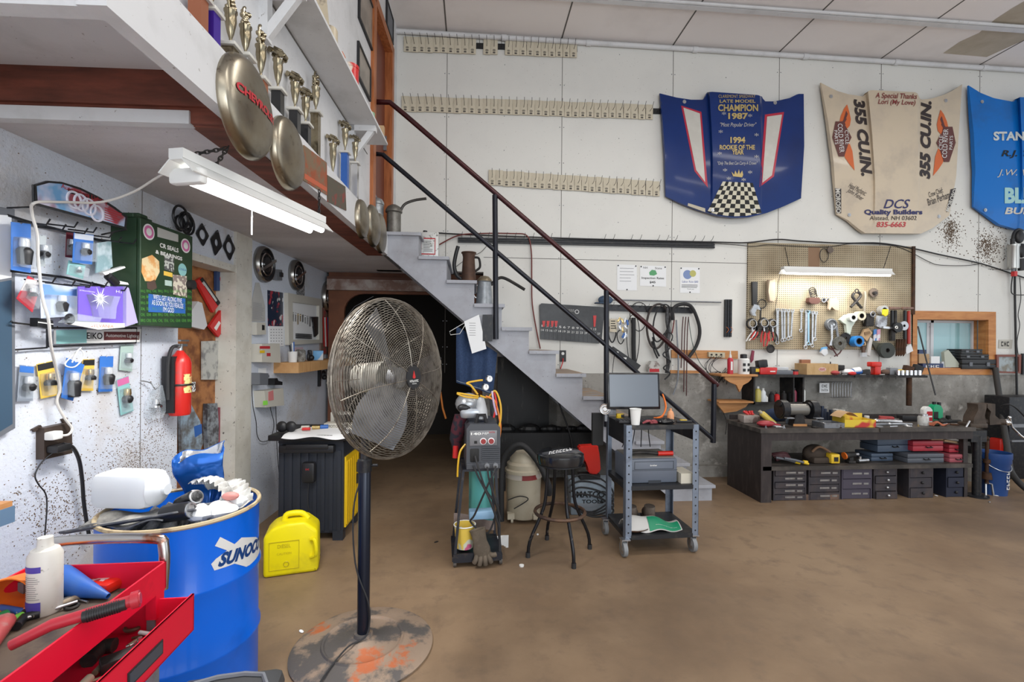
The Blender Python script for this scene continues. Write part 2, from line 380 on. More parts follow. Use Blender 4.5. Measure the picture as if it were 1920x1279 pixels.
LB(b,s_f,d0-.1,UO,UO+.002,3.213,3.223); obj('shadow_gap',b,m_seam,uw)
b=B()
LB(b,d0-.005,d0+.09,UO-.1,UO+.03,ZF,dz+.06); LB(b,d1-.07,d1+.02,UO-.1,UO+.03,ZF,dz+.06); LB(b,d0,d1,UO-.1,UO+.03,dz-.03,dz+.06)
dd=struct('door_2',b,m_orw,LO,LR)
b=B(); LB(b,d0+.09,d1-.07,UO-.1,UO-.05,ZF,dz); obj('door_panel',b,M('dark_red_door',(.16,.04,.02),.5),dd)
b=B(); LB(b,d1-.12,d1-.09,UO-.05,UO-.02,3.6,3.75); obj('hinge',b,GRY,dd)
# ---- end of the passage under the loft: brown arch and the dark room behind it
YA=5.72; ARCH=PL((0,YA,0),0)
b=B()
ax0=ARCH.xz(615,700)[0]; ax1=ARCH.xz(930,700)[0]
pts=[ARCH.xz(648,900)[0],ARCH.xz(700,548)[1]]
o_=[(ax0,0),(ax0,2.4),(ax1,2.4),(ax1,0)]
inn=[(ARCH.xz(645,800)[0],0)]
for a in range(0,91,15):
    t=R(a); cx,cz=ARCH.xz(682,585); rx=ARCH.xz(682,585)[0]-ARCH.xz(645,585)[0]; inn.append((cx-rx*cos(t),cz+rx*.95*sin(t)))
topz=inn[-1][1]
for a in range(90,-1,-15):
    t=R(a); cx,cz=ARCH.xz(850,585); inn.append((cx+rx*cos(t),topz-rx*.95*(1-sin(t))))
inn.append((inn[-1][0],0))
poly=o_[:2]+o_[2:]+inn[::-1]
b.prism([(ax0,0),(ax0,2.4),(ax1,2.4),(ax1,0)]+inn[::-1],-.05,.0)
struct('wall_passage',b,M('brown_arch_board',(.20,.075,.035),.7,n=(3,.4,.7,(.10,.035,.02),8)),(0,YA,0))
b=B(); b.box(ax0,ax1,YA-.07,YA-.01,*sorted((ARCH.xz(700,545)[1],ARCH.xz(700,521)[1]))); struct('trim_7',b,M('brown_beam',(.12,.05,.03),.7),None)
b=B(); z0,z1=sorted((ARCH.xz(700,526)[1],ARCH.xz(700,546)[1])); 
b=B(); b.box(ax0,ax1,YA-.075,YA-.01,z0,z1); struct('trim_8',b,M('worn_white_beam',(.42,.36,.33),.7,n=(6,.4,.6,(.22,.13,.1),8)),None)
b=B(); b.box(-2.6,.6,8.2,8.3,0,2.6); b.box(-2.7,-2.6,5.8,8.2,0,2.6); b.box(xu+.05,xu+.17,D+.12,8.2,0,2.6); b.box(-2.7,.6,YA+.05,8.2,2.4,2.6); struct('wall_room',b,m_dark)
# ============================================================ STAIRCASE (one painted wooden flight)
S=STAIR; YS=4.55
tx=[725,785,835,886,937,988,1039,1089,1138,1188,1237,1286,1330]
nT=12; zt=S.xz(757,436)[1]; zb=.222*0+S.xz(1300,909)[1]
xs=[S.xz(725,450)[0]]+[0]*12
xe=S.xz(1335,900)[0]; x1_=S.xz(785,450)[0]
run=(xe-x1_)/11; 
sts=thing('staircase','grey painted wooden staircase climbing from the bench side up to the loft','staircase',(0,YS,0))
rise=(zt-zb)/11
X=[x1_-run*1.12]+[x1_+run*i for i in range(12)]
Zt=[zt-rise*i for i in range(12)]
m_stair=M('worn_grey_stair_paint',(.36,.37,.41),.55,n=(4,.45,.75,(.27,.27,.29),8),n2=(50,.66,.72,(.12,.11,.1),3))
m_tread=M('worn_tread_wood',(.40,.25,.12),.6,n=(5,.4,.6,(.30,.30,.32),8,(1,4,1)))
# stringer outline (x,z)
top=[(X[0],Zt[0]-.03)]
for i in range(12):
    top.append((X[i+1],Zt[i]-.03))
    if i<11: top.append((X[i+1],Zt[i+1]-.03))
lowL=S.xz(727,480); lowR=S.xz(1100,800); sl=(lowR[1]-lowL[1])/(lowR[0]-lowL[0])
xf=lowL[0]-lowL[1]/sl
pts=top+[(X[12],0),(max(xf,X[12]-.6),0),lowL,(X[0],lowL[1])]
b=B(); b.prism(pts,-.04,0); obj('stringer',b,m_stair,sts,smooth=False)
b=B(); b.prism(pts,-(D-YS)+.03,-(D-YS)+.06); obj('stringer',b,m_stair,sts,smooth=False)
for i in range(12):
    b=B(); b.box(X[i]-.0,X[i+1]+.025,-.03,D-YS-.03,Zt[i]-.032,Zt[i],bev=.004)
    if i in (3,4,5,6,7,8): 
        t=obj('tread',b,m_tread if i>4 else m_stair,sts,smooth=False)
        b=B(); b.box(X[i]+.0,X[i+1]+.028,-.034,-.03,Zt[i]-.034,Zt[i]+.0); obj('nosing',b,m_stair,t,smooth=False)
    else: obj('tread',b,m_stair,sts,smooth=False)
    if i<11:
        b=B(); b.box(X[i+1]-.02,X[i+1],.04,D-YS-.06,Zt[i+1],Zt[i]-.032); obj('riser',b,m_stair,sts,smooth=False)
# ============================================================ LEFT WALL, FASCIA, SHELF, TROPHIES
def LT(name,label,cat,px,py,off=0,group=None): return TH(LEFT,name,label,cat,px,py,off,group)
def paper(pl,name,label,cat,pts,mat=PAP,off=.004,th=.0015,group=None):
    cx=sum(p[0] for p in pts)/len(pts); cy=sum(p[1] for p in pts)/len(pts)
    t=TH(pl,name,label,cat,cx,cy,off,group); b=B(); b.prism(t.Q(*pts),0,th); t.add('sheet',b,mat,False); return t
def lines(t,x0,x1,z0,z1,n,out,mat=INK,h=.35,name='print_lines',rag=.3):
    b=B(); d=(z1-z0)/n
    for i in range(n):
        z=z1-d*(i+.5); w=(x1-x0)*(1-random.random()*rag); b.box(x0,x0+w,-out-.0006,-out,z-d*h/2,z+d*h/2)
    return obj(name,b,mat,t.e if isinstance(t,TH) else t)
m_blue=M('blue_card',(.04,.17,.55),.5); m_teal=M('teal_card',(.25,.5,.5),.5); m_yelc=M('yellow_card',(.75,.5,.08),.5); m_mar=M('maroon_card',(.15,.02,.03),.5)
m_pur=M('purple_card',(.16,.1,.5),.35); m_navy=M('navy_card',(.02,.05,.15),.5); m_clr=M('blister_plastic',(.65,.72,.78),.06,alpha=.2)
m_bulb=M('lamp_glass',(.7,.72,.75),.08,metal=.3)
def blister(label,pts,card,top=None,off=.01,black=.35,group='bulb packs hanging on the left wall',name='bulb_pack',deep=.03,bm=None):
    """pts: four photo corners TL,TR,BR,BL"""
    cx=sum(p[0] for p in pts)/4; cy=sum(p[1] for p in pts)/4
    t=LT(name,label,'light bulb pack',cx,cy,off,group); a,b_,c,d=t.Q(*pts)
    def P(u,v): # u across, v down
        x=(a[0]*(1-u)+b_[0]*u)*(1-v)+(d[0]*(1-u)+c[0]*u)*v; z=(a[1]*(1-u)+b_[1]*u)*(1-v)+(d[1]*(1-u)+c[1]*u)*v; return x,z
    m=B(); m.prism([P(0,0),P(.42,0),P(.5,.03),P(.58,0),P(1,0),P(1,1),P(0,1)],0,.002); t.add('card',m,card,False)
    if top:
        m=B(); m.prism([P(.02,.02),P(.98,.02),P(.98,.2),P(.02,.2)],.002,.003); t.add('header_print',m,top,False)
    m=B(); m.prism([P(.12,.3),P(.88,.3),P(.92,.4),P(.92,.92),P(.08,.92),P(.08,.4)],.002,deep); t.add('bubble',m,m_clr,False)
    x,z=P(.5,.5); h=abs(a[1]-d[1]); r=min(h*.13,.022)
    m=B(); m.lathe([(0,h*.2),(r*.7,h*.18),(r*.8,h*.05),(r*.7,0)],14,Matrix.Translation((x,-deep*.5,z))); bb=t.add('bulb',m,bm or m_bulb)
    m=B(); m.lathe([(r*.7,0),(r*1.0,-.006),(r*1.2,-.02*h/.25),(r*1.1,-.04*h/.25),(r*(.6+.6*black),-h*black*.6),(r*.5,-h*black*.62)],16,Matrix.Translation((x,-deep*.5,z))); obj('bulb_base',m,BLK,bb)
    return t
# --- display rack
rk=LT('display_rack','black wire bulb display rack with arched printed header sign on the left wall','display rack',62,383,.0)
m=B(); r=.004
def q(px,py,o): x,z=rk.q(px,py,o); return (x,-o,z)
m.tube([q(14,390,.13),q(62,388,.13),q(62,346,.14)],r,6); m.tube([q(16,412,.02),q(18,600,.02),q(24,605,.05),q(85,612,.05)],r,6)
m.tube([q(14,404,.03),q(60,418,.03),q(205,455,.03)],.006,6); m.tube([q(18,508,.03),q(120,520,.03),q(232,545,.03)],.006,6)
m.tube([q(90,615,.03),q(256,615,.03),q(255,643,.03),q(90,650,.03)],r,6,True); m.tube([q(14,657,.02),q(88,652,.02),q(88,617,.02)],r,6)
m.tube([q(238,430,.14),q(190,440,.03)],r,6)
rk.add('wire_frame',m,BLKM)
for (px,py) in ((34,415),(66,425),(90,420),(110,432),(128,430),(160,440),(178,448),(208,452),(46,524),(85,530),(120,533),(150,533),(190,540)):
    m=B(); a=Vector(q(px,py,.03)); m.tube([a,a+Vector((0,-.11,-.012)),a+Vector((0,-.125,.012))],.0035,6); rk.add('hook',m,BLKM)
OUT=[(66,384),(64,347),(90,339),(115,341),(150,352),(185,369),(215,388),(238,406),(236,430)]
m=B(); m.prism([rk.q(px,py,.14) for px,py in OUT],.13,.142); hs=rk.add('header_sign',m,BLK,False)
ins=[(70,381),(68,349),(91,343),(115,345),(149,356),(183,373),(212,391),(234,408),(232,425)]
m=B(); m.prism([rk.q(px,py,.14) for px,py in ins],.142,.1425)
m_hd=M('printed_sign_face',(.15,.35,.6),.35,n=(7,.4,.6,(.62,.6,.72),3),n2=(5,.55,.62,(.3,.06,.08),2)); obj('sign_face',m,m_hd,hs)
m=B(); m.prism([rk.q(*p,.14) for p in ((126,353),(127,362),(190,378),(186,371))],.1427,.1435); obj('title_bar',m,INK,hs)
text('Automotive Lighting',(rk.q(127,357,.14)[0]+rk.q(188,375,.14)[0])/2,rk.q(157,365.5,.14)[1],.24,.026,.1442,REDI,hs,rot=0)
for i,(px,py) in enumerate(((137,375),(150,380),(165,388),(180,400))):
    m=B(); c=rk.q(px,py,.14); m.ring((c[0],-.144,c[1]),.035,.005,20); obj('lamp_print',m,M('pale_print',(.7,.7,.8),.5),hs)
lines(hs,rk.q(195,400,.14)[0],rk.q(228,400,.14)[0],rk.q(210,418,.14)[1],rk.q(210,393,.14)[1],6,.1427,REDI)
m=B(); m.prism(rk.Q((92,619),(254,617),(252,641),(92,645)),.02,.03); fs=rk.add('footer_sign',m,WHT,False)
m=B(); m.prism(rk.Q((92,619),(150,618),(150,643),(92,645)),.03,.0305); obj('footer_print',m,m_teal,fs)
def tq(t,s_,pts,out,mat,par,**k):
    (x0,z0),(x1,z1)=t.q(*pts[0]),t.q(*pts[1]); text(s_,(x0+x1)/2,(z0+z1)/2,abs(x1-x0),abs(z1-z0),out,mat,par,**k)
tq(rk,'EIKO',((150,623),(180,636)),.031,INK,fs,bold=.02)
m=B(); m.prism(rk.Q((183,622),(251,622),(250,637),(183,638)),.03,.031); obj('name_bar',m,M('dark_red_print',(.12,.03,.03),.5),fs)
tq(rk,'Automotive Lighting',((186,625),(249,635)),.0315,WHT,fs)
G1='bulb packs hanging on the wire rack'
blister('large blue blister pack with a black-based bulb at the left end of the wire rack',[(20,416),(57,420),(57,512),(20,506)],m_blue,off=.08,group=G1,black=.6)
blister('clear narrow bulb pack with no card colour hanging on the wire rack upper hooks',[(68,440),(86,442),(84,500),(68,500)],M('pale_card',(.5,.55,.58),.4),off=.07,group=G1)
blister('maroon slim pack behind the blue pack on the wire rack',[(124,433),(139,434),(136,484),(122,482)],m_mar,off=.05,group=G1)
blister('blue card pack with a clear round headlamp bulb on the upper rack hooks',[(138,436),(175,441),(172,496),(135,492)],m_blue,M('white_print',(.6,.65,.75),.5),off=.10,group=G1)
blister('lower blue and white pack hanging below the headlamp bulb pack',[(128,488),(160,497),(155,523),(124,514)],m_teal,off=.08,group=G1)
t=LT('plastic_wrapper','crumpled silvery plastic wrapper hanging at the right end of the wire rack','wrapper',192,480,.05); a=t.Q((181,455),(206,452),(209,500),(200,505),(178,512))
m=B(); m.prism(a,0,.006); t.add('film',m,M('pale_blue_film',(.6,.72,.78),.15,n=(8,.45,.55,(.3,.45,.5),3),bump=.5),False)
t=LT('clip_lamp','white clip with a black bulb holder sticking out of the rack','bulb holder',203,522,.1)
m=B(); m.prism(t.Q((180,511),(222,499),(224,502),(185,516)),.01,.03); m.prism(t.Q((195,522),(232,530),(234,534),(205,532)),.0,.02); t.add('clip',m,WHT,False)
m=B(); a=t.q(190,517); m.cyl((a[0],-.03,a[1]),(a[0]+.05,-.03,a[1]-.03),.018); t.add('socket',m,BLK)
blister('red and white striped bulb bag at the lower left of the wire rack',[(52,517),(77,530),(60,586),(30,560)],M('red_white_card',(.65,.62,.62),.4,n=(9,.48,.5,(.5,.03,.05),0)),off=.08,group=G1,black=.1)
blister('blue wide pack with ribbed grey bulb base on the lower rack hooks',[(74,532),(144,540),(142,592),(76,597)],M('blue_print_card',(.15,.3,.65),.4,n=(6,.45,.5,(.55,.62,.75),1)),off=.09,group=G1,black=.5)
t=LT('bulb_box_pack','large purple twin headlamp bulb pack with silver lamp drawing on the lower rack hooks','light bulb pack',190,575,.12,G1)
a,b_,c,d=t.Q((145,537),(229,537),(229,607),(145,601)); m=B(); m.prism([a,b_,c,d],0,.004); t.add('card',m,m_pur,False)
e_=t.q(251,605); f_=t.q(229,537); m=B(); m.prism([f_,t.q(234,540),e_,t.q(229,612)],0,.02); t.add('side_panel',m,M('purple_fade_card',(.4,.36,.62),.35),False)
m=B(); c0=t.q(186,560); 
for k_ in range(16):
    an=k_*PI/8; L=.055 if k_%2 else .032
    m.prism([(c0[0]+.004*cos(an+1.57),c0[1]+.004*sin(an+1.57)),(c0[0]+L*cos(an),c0[1]+L*sin(an)),(c0[0]-.004*cos(an+1.57),c0[1]-.004*sin(an+1.57))],.004,.0055)
t.add('starburst_print',m,PAP,False)
m=B(); m.prism(t.Q((160,552),(212,556),(205,575),(203,598),(172,597),(168,574)),.004,.035); t.add('bubble',m,m_clr,False)
tq(t,'XTRAVISION',((147,543),(176,549)),.0045,PAP,t.e); tq(t,'H1',((216,544),(226,550)),.0045,PAP,t.e)
m=B(); m.prism(t.Q((130,603),(250,607),(229,614),(180,618),(120,607)),.0,.012); t.add('lower_flap',m,WHT,False)
tq(t,'SYLVANIA',((165,607),(208,615)),.0125,M('orange_print',(.6,.15,.05),.5),t.e)
t=LT('bulb_clamshell','clear clamshell with black contents hanging under the purple pack','light bulb pack',148,597,.14)
m=B(); m.prism(t.Q((132,588),(178,596),(172,612),(108,605)),0,.03); t.add('shell',m,m_clr,False)
m=B(); a=t.q(124,598); m.ring((a[0],-.015,a[1]),.018,.006,14); m.ball((a[0],-.015,a[1]),.01); t.add('lamp_ring',m,BLK)
t=LT('pack_of_lamps','small black label pack clipped beneath the wire rack at left','light bulb pack',72,607,.05,G1); m=B(); m.prism(t.Q((56,596),(86,601),(87,617),(56,612)),0,.03); t.add('body',m,BLK,False); 
m=B(); m.prism(t.Q((57,603),(86,607),(86,609),(57,605)),.03,.031); t.add('stripe',m,WHT,False)
# --- packs pinned straight on the wall
blister('clear pack with grey bulb, leftmost pinned under the wire rack',[(36,684),(63,687),(61,752),(31,753)],M('grey_card',(.28,.32,.38),.4),m_blue)
blister('orange and yellow pack with black header, left of the white cord',[(68,683),(100,676),(108,741),(76,748)],m_yelc,INK,bm=GOLD,black=.1)
blister('tilted blue pack with black ribbed bulb base, right of the white cord',[(124,671),(158,684),(136,752),(114,746)],m_blue,off=.03,black=.7)
blister('yellow pack with black header tucked behind the tilted blue pack',[(155,674),(177,673),(174,733),(148,733)],m_yelc,INK,bm=GOLD,black=.1)
blister('upright blue pack with silver bulb hanging from a black loop',[(187,668),(212,668),(210,734),(184,735)],m_blue,black=.5)
blister('pale green clear pack just below the right end of the rack',[(226,647),(250,646),(247,697),(223,694)],M('pale_green_card',(.4,.52,.48),.4))
blister('slanted teal pack with a pink header',[(218,712),(240,704),(250,770),(226,779)],m_teal,M('pink_print',(.6,.15,.35),.5),bm=GOLD)
t=LT('bagged_bulb','loose clear bag with a silvery bulb hung from a bent hook on the left wall','light bulb',288,750,.01)
m=B(); m.prism(t.Q((285,733),(295,722),(300,745),(304,765),(296,783),(277,788),(270,775),(274,750)),0,.03); t.add('bag',m,m_clr,False)
m=B(); a=t.q(288,757); m.lathe([(0,.03),(.012,.025),(.016,0),(.03,-.01),(.03,-.02)],12,Matrix.Translation((a[0],-.015,a[1]))); t.add('bulb',m,CHR)
m=B(); m.tube([(*[t.q(262,714)[0]],-.002,t.q(262,714)[1]),(t.q(275,718)[0],-.02,t.q(275,718)[1]),(t.q(284,730)[0],-.02,t.q(284,730)[1]),(t.q(292,722)[0],-.02,t.q(292,722)[1])],.003,6,smooth=4); t.add('hook',m,STL)
# --- outlet and cords
t=LT('outlet_cover','brown metal outlet plate with plugs on the left wall under the bulb packs','wall outlet',94,827,.0)
m=B(); m.prism(t.Q((67,803),(120,792),(121,850),(67,862)),0,.035); t.add('box',m,M('brown_outlet_metal',(.07,.05,.04),.5,.4),False)
a=t.q(92,817,.04); m=B(); m.box(a[0]-.02,a[0]+.03,-.075,-.035,a[1]-.018,a[1]+.018,bev=.006); t.add('white_plug',m,WHT)
a=t.q(104,838,.04); m=B(); m.box(a[0]-.04,a[0]+.03,-.085,-.035,a[1]-.02,a[1]+.012,bev=.006); t.add('black_plug',m,BLK)
m=B(); m.prism(t.Q((57,805),(72,797),(75,801),(61,810)),0,.01); m.prism(t.Q((112,786),(122,783),(125,797),(118,797)),0,.01); t.add('mounting_ear',m,M('brown_outlet_metal',(.07,.05,.04)),False)
def cord(pl,name,label,pts,r,mat,cat='cord',seg=7,sm=5):
    """pts (px,py,off)"""
    P=[pl.at(px,py,o) for px,py,o in pts]; o0=P[0]; b=B(); b.tube([p-o0 for p in P],r,seg,smooth=sm); o=obj(name,b,mat,None,o0); return tag(o,label,cat)
cord(LEFT,'flex_cable','white power cord looping from the shop light down the left wall to the outlet',[(345,312,.55),(300,330,.42),(250,360,.3),(190,379,.22),(120,379,.17),(66,380,.16),(60,400,.13),(70,440,.13),(72,490,.13),(80,560,.15),(91,600,.16),(96,650,.13),(107,700,.07),(112,730,.05),(107,755,.04),(122,785,.05),(135,803,.06),(128,815,.07),(112,817,.06)],.0055,M('white_cord',(.6,.58,.55),.5))
cord(LEFT,'thick_cable','thick black cable hanging from the outlet behind the blue drum',[(118,833,.07),(135,838,.07),(148,862,.05),(154,900,.04),(158,950,.03),(168,1010,.03)],.008,BLK)
cord(LEFT,'thin_wire','thin black wire from the outlet curling down the wall behind the white bottle',[(108,843,.06),(80,865,.03),(66,890,.02),(72,908,.02),(85,925,.02),(88,950,.02),(84,1005,.02)],.0028,BLK)
cord(LEFT,'clear_tube','flat translucent strap looped over the tilted bulb pack',[(152,652,.06),(122,682,.06),(140,688,.07),(157,668,.07),(148,655,.07),(135,680,.08)],.003,WHT,'strap')
t=LT('display_case','dark framed white wall panel cut by the left edge of the view','wall panel',8,600,.0)
m=B(); m.prism(t.Q((-60,380),(13,392),(14,803),(-60,845)),0,.03); t.add('frame',m,GREYP,False)
m=B(); m.prism(t.Q((-50,400),(6,404),(6,520),(-50,530)),.03,.032); t.add('white_sheet',m,PAP,False)
m=B(); m.prism(t.Q((-50,535),(6,525),(8,795),(-50,830)),.03,.032); t.add('dark_glass',m,M('dark_blue_glass',(.05,.09,.14),.2),False)
t=LT('parts_box','blue box with a wooden lid on a shelf at the left edge','box',0,960,.0); m=B(); x0,z0=t.q(28,978,.1); x1,z1=t.q(28,948,.1); m.box(x0-.5,x0,-.1,0,z0,z1); t.add('body',m,M('grey_blue_paint',(.12,.2,.3),.5),False)
m=B(); m.box(x0-.5,x0-.005,-.095,0,z1,z1+.02); t.add('lid',m,WOOD,False)
# --- green parts cabinet
s0=LEFT.xz(207,500)[0]; dcb=.148; GP=PL(LEFT.p+LEFT.n*dcb,LR)
t=LT('parts_cabinet','green steel wall cabinet with round stickers and a blue slogan plate','cabinet',207,500,0)
x1=GP.xz(361,500)[0]-s0; zt_=GP.xz(261,407)[1]-t.o.z; zb_=GP.xz(259,610)[1]-t.o.z
m_grn=M('green_cabinet_paint',(.022,.055,.026),.4,.2,n=(5,.45,.8,(.05,.075,.035),6))
m=B(); m.box(0,x1,-dcb+.02,0,zb_,zt_); m.box(-.01,x1*.3,-dcb*.8,-.01,zt_,zt_+.02,bev=.004); m.box(.03,.1,-dcb*.8,-.02,zt_+.0,zt_+.035,bev=.01); t.add('body',m,m_grn,False)
m=B(); m.box(.0,x1,-dcb,-dcb+.018,zb_,zt_,bev=.004); dr=t.add('door',m,m_grn,False)
def gq(px,py): a=GP.at(px,py)-t.o; return a.dot(GP.u),a.z
def gt(s_,p0,p1,mat,**k): (xa,za),(xb,zb2)=gq(*p0),gq(*p1); text(s_,(xa+xb)/2,(za+zb2)/2,xb-xa,za-zb2,dcb+.002,mat,dr,**k)
def gp(pts,mat,o=.001,name='sticker'): m=B(); m.prism([gq(*p) for p in pts],dcb-.001,dcb+o); return obj(name,m,mat,dr,smooth=False)
def gc(px,py,r,mat,name='round_sticker',o=.001): m=B(); a=gq(px,py); m.disc((a[0],-dcb,a[1]),r,o,28); return obj(name,m,mat,dr)
gt('CR SEALS',(299,455),(334,474),WHT,bold=.03); gt('& BEARINGS',(291,468),(341,489),WHT,bold=.03)
for px,py in ((279,435),(348,461)): gc(px,py,.042,WHT); gc(px,py,.034,M('pink_print',(.6,.15,.35)),o=.0015); gc(px,py,.02,WHT,o=.002)
gp([(295,426),(334,440),(334,454),(295,444)],M('silver_label',(.5,.5,.47),.4)); 
gp([(266,485),(285,478),(298,490),(299,510),(290,528),(272,527),(265,510)],M('orange_flame_print',(.7,.35,.12),.5,n=(18,.45,.6,(.75,.6,.35),3)))
gp([(275,530),(290,524),(294,540),(285,545),(276,541)],M('torn_brown',(.08,.05,.04)))
gp([(308,478),(326,484),(326,510),(308,505)],M('grey_print',(.5,.52,.48),n=(60,.45,.5,(.1,.1,.1),0))); gp([(307,508),(323,512),(323,520),(307,516)],M('yellow_card',(.75,.5,.08)))
gc(342,506,.037,m_teal); gt('CODA',(335,502),(349,509),BLUI); gp([(324,515),(350,518),(350,558),(325,552)],M('cream_label',(.6,.55,.45),n=(50,.5,.52,(.25,.2,.18),0)))
gp([(309,525),(322,527),(322,537),(309,535)],M('pale_green_card',(.4,.52,.48)))
m_gg=M('green_text_print',(.08,.28,.05),.6)
for r_ in range(6):
    for c_ in range(9): x0_=262+c_*11; gt(random.choice(['SEAL','OIL','BRG','GEAR','CRS']),(x0_+1,541+r_*11+2),(x0_+9.5,549+r_*11),m_gg)
gp([(278,551),(347,560),(347,588),(278,585)],BLU,.002,'slogan_plate')
gt("WE'LL GET ALONG FINE",(284,555),(342,565),WHT) if False else None
for s_,y0,y1,xa,xb in (("WE'LL GET ALONG FINE",554,564,284,342),("AS SOON AS YOU REALIZE",565,574,281,345),("I'M GOD",575,585,304,326)):
    (xx0,zz0),(xx1,zz1)=gq(xa,y0),gq(xb,y1); (_,z_m)=gq((xa+xb)/2,(y0+y1)/2+1); text(s_,(xx0+xx1)/2,z_m,(xx1-xx0)*.92,.027,dcb+.003,WHT,dr)
m=B(); a=gq(354,534); m.disc((a[0],-dcb,a[1]),.028,.03); obj('knob',m,DRK,dr)
# --- gaskets hung above the recess
G2='gaskets hung on the wall over the recess'
def gasket(px,py,w,h,rot,label,inner=.55):
    t=LT('engine_gasket',label,'gasket',px,py,.006,G2); k=t.k
    H2=h*k/2; W2=w*k*1.9/2
    o=[];i=[]
    for a in range(24):
        an=2*PI*a/24; f=1-.28*abs(sin(2*an))**1.0
        x,z=W2*cos(an)*f,H2*sin(an)*f; x2,z2=W2*inner*cos(an),H2*inner*.8*sin(an)
        o.append((x*cos(rot)-z*sin(rot),x*sin(rot)+z*cos(rot))); i.append((x2*cos(rot)-z2*sin(rot),x2*sin(rot)+z2*cos(rot)))
    m=B(); m.frame(o,i,0,.006); t.add('plate',m,BLKM,False)
    m=B(); m.tube([(0,.004,H2*.8),(0,-.02,H2*.82),(0,-.025,H2*.9)],.002,5); t.add('nail',m,STL)
gasket(352,427,11,28,0,'small blue-grey gasket beside the dark gasket bundle')
gasket(379,440,20,42,.1,'black diamond gasket left of the twisted pair')
gasket(405,455,19,50,-.15,'black double gasket, the middle one of those over the recess',.35)
gasket(429,464,21,48,.1,'black diamond gasket nearest the white post')
t=LT('gasket_bundle','bundle of dark rings and gaskets hanging above the green cabinet','gasket',328,412,.01,G2)
for i in range(5):
    m=B(); m.ring((random.uniform(-.05,.08),-.01-.014*i,random.uniform(-.02,.03)),.045+.006*i,.007,20); t.add('ring',m,BLKM)
# --- things in the recess
RP=PL(LEFT.p-LEFT.n*.12,LR)
def rec(name,label,cat,pts,mat,th=.02,off=0,extra=None,group=None):
    cx=sum(p[0] for p in pts)/len(pts); cy=sum(p[1] for p in pts)/len(pts)
    t=TH(RP,name,label,cat,cx,cy,off,group); m=B(); m.prism(t.Q(*pts),0,th); t.add('body',m,mat,False)
    if extra:
        for nm,p2,mt in extra: m=B(); m.prism(t.Q(*p2),th,th+.003); t.add(nm,m,mt,False)
    return t
rec('tool_pack','red and black carded tool pack standing slanted at the top of the recess','tool pack',[(363,527),(374,520),(408,568),(395,586)],REDP,extra=[('black_panel',[(369,524),(374,520),(408,568),(403,573)],INK),('white_print',[(373,530),(376,527),(402,563),(399,566)],WHT)],group='carded packs in the recess')
rec('tool_pack','red and black carded chain pack, lower one near the recess jamb','tool pack',[(388,612),(428,556),(437,572),(437,585),(405,632)],REDP,extra=[('black_panel',[(425,560),(437,556),(437,572),(430,572)],INK),('white_print',[(396,615),(405,602),(408,606),(400,620)],WHT)],group='carded packs in the recess',off=.01)
rec('tool_pack','dark navy carded pack with red oval at the top right of the recess','tool pack',[(401,500),(433,502),(433,547),(401,545)],m_navy,extra=[('oval_print',[(407,520),(418,513),(430,520),(428,535),(408,535)],REDP)],group='carded packs in the recess')
rec('plastic_bag','white plastic bag sagging at the left of the recess','bag',[(360,565),(368,568),(378,610),(372,618),(345,612),(343,590)],M('white_film',(.6,.6,.62),.3),th=.04)
t=rec('clipboard','pale notice board with a black clip-on remote in the recess','board',[(377,640),(437,638),(437,712),(377,712)],M('stained_board',(.45,.45,.42),.7,n=(14,.5,.65,(.2,.2,.2),4)),th=.012)
m=B(); m.prism(t.Q((418,642),(434,641),(434,686),(419,687)),.012,.04); t.add('remote',m,BLK,False)
rec('hand_saw','grey and blue handled saw in packaging at the lower left of the recess','saw',[(333,780),(352,757),(370,790),(376,830),(368,850),(335,848)],M('grey_tool',(.13,.13,.13),.5,n=(12,.4,.6,(.3,.4,.5),3)),extra=[('blue_handle',[(358,800),(372,795),(373,812),(360,820)],BLU)])
rec('hanging_clamp','clear wrapped long pipe clamp hanging in the recess','clamp',[(381,757),(400,756),(403,800),(400,878),(384,878),(380,800)],M('wrapped_metal',(.25,.28,.32),.25,.3,n=(20,.4,.6,(.06,.06,.07),3)),th=.03)
for i,(x0_,x1_p,mt,lb) in enumerate(((402,409,M('wine_plastic',(.2,.04,.06)),'wine coloured strip'),(409,417,M('red_ribbed',(.3,.03,.03),n=(30,.4,.6,(.03,.02,.02),0)),'red ribbed blade'),(418,426,WHT,'white sleeved blade'),(427,435,M('green_plastic',(.02,.25,.08)),'dark green edged blade'))):
    rec('wiper_blade',lb+' standing upright at the right of the recess','wiper blade',[(x0_,764),(x1_p,764),(x1_p,906),(x0_,906)] if i<2 else ([(x0_,762),(x1_p+6,762),(x1_p+4,815),(x1_p,905),(x0_+4,905),(x0_,815)] if i==2 else [(x0_,800),(x1_p,800),(x1_p,908),(x0_-6,908)]),mt,th=.03,group='wiper blades standing in the recess',off=.01*i)
# --- fire extinguisher
t=LT('fire_extinguisher','red fire extinguisher strapped to the left wall beside the recess','fire extinguisher',337,778,.075)
zt2=t.q(337,668)[1]; rr=t.k*19*.95
m=B(); m.lathe([(rr*.9,0),(rr,.015),(rr,zt2-.04),(rr*.85,zt2-.01),(rr*.45,zt2+.02),(rr*.3,zt2+.035)],28); t.add('cylinder',m,M('red_enamel',(.55,.02,.015),.3,n=(12,.55,.75,(.35,.06,.04),5)))
m=B(); m.cyl((0,0,zt2+.03),(0,0,zt2+.075),.014); m.box(-.02,.05,-.012,.012,zt2+.06,zt2+.075); m.box(-.01,.07,-.01,.01,zt2+.09,zt2+.10); m.cyl((-.03,0,zt2+.055),(.01,0,zt2+.055),.01); t.add('valve',m,STL)
m=B(); m.tube([(-.01,0,zt2+.06),(-.06,.01,zt2+.05),(-.078,.02,zt2-.05),(-.075,.02,.1)],.01,8,smooth=5); t.add('hose',m,RUB)
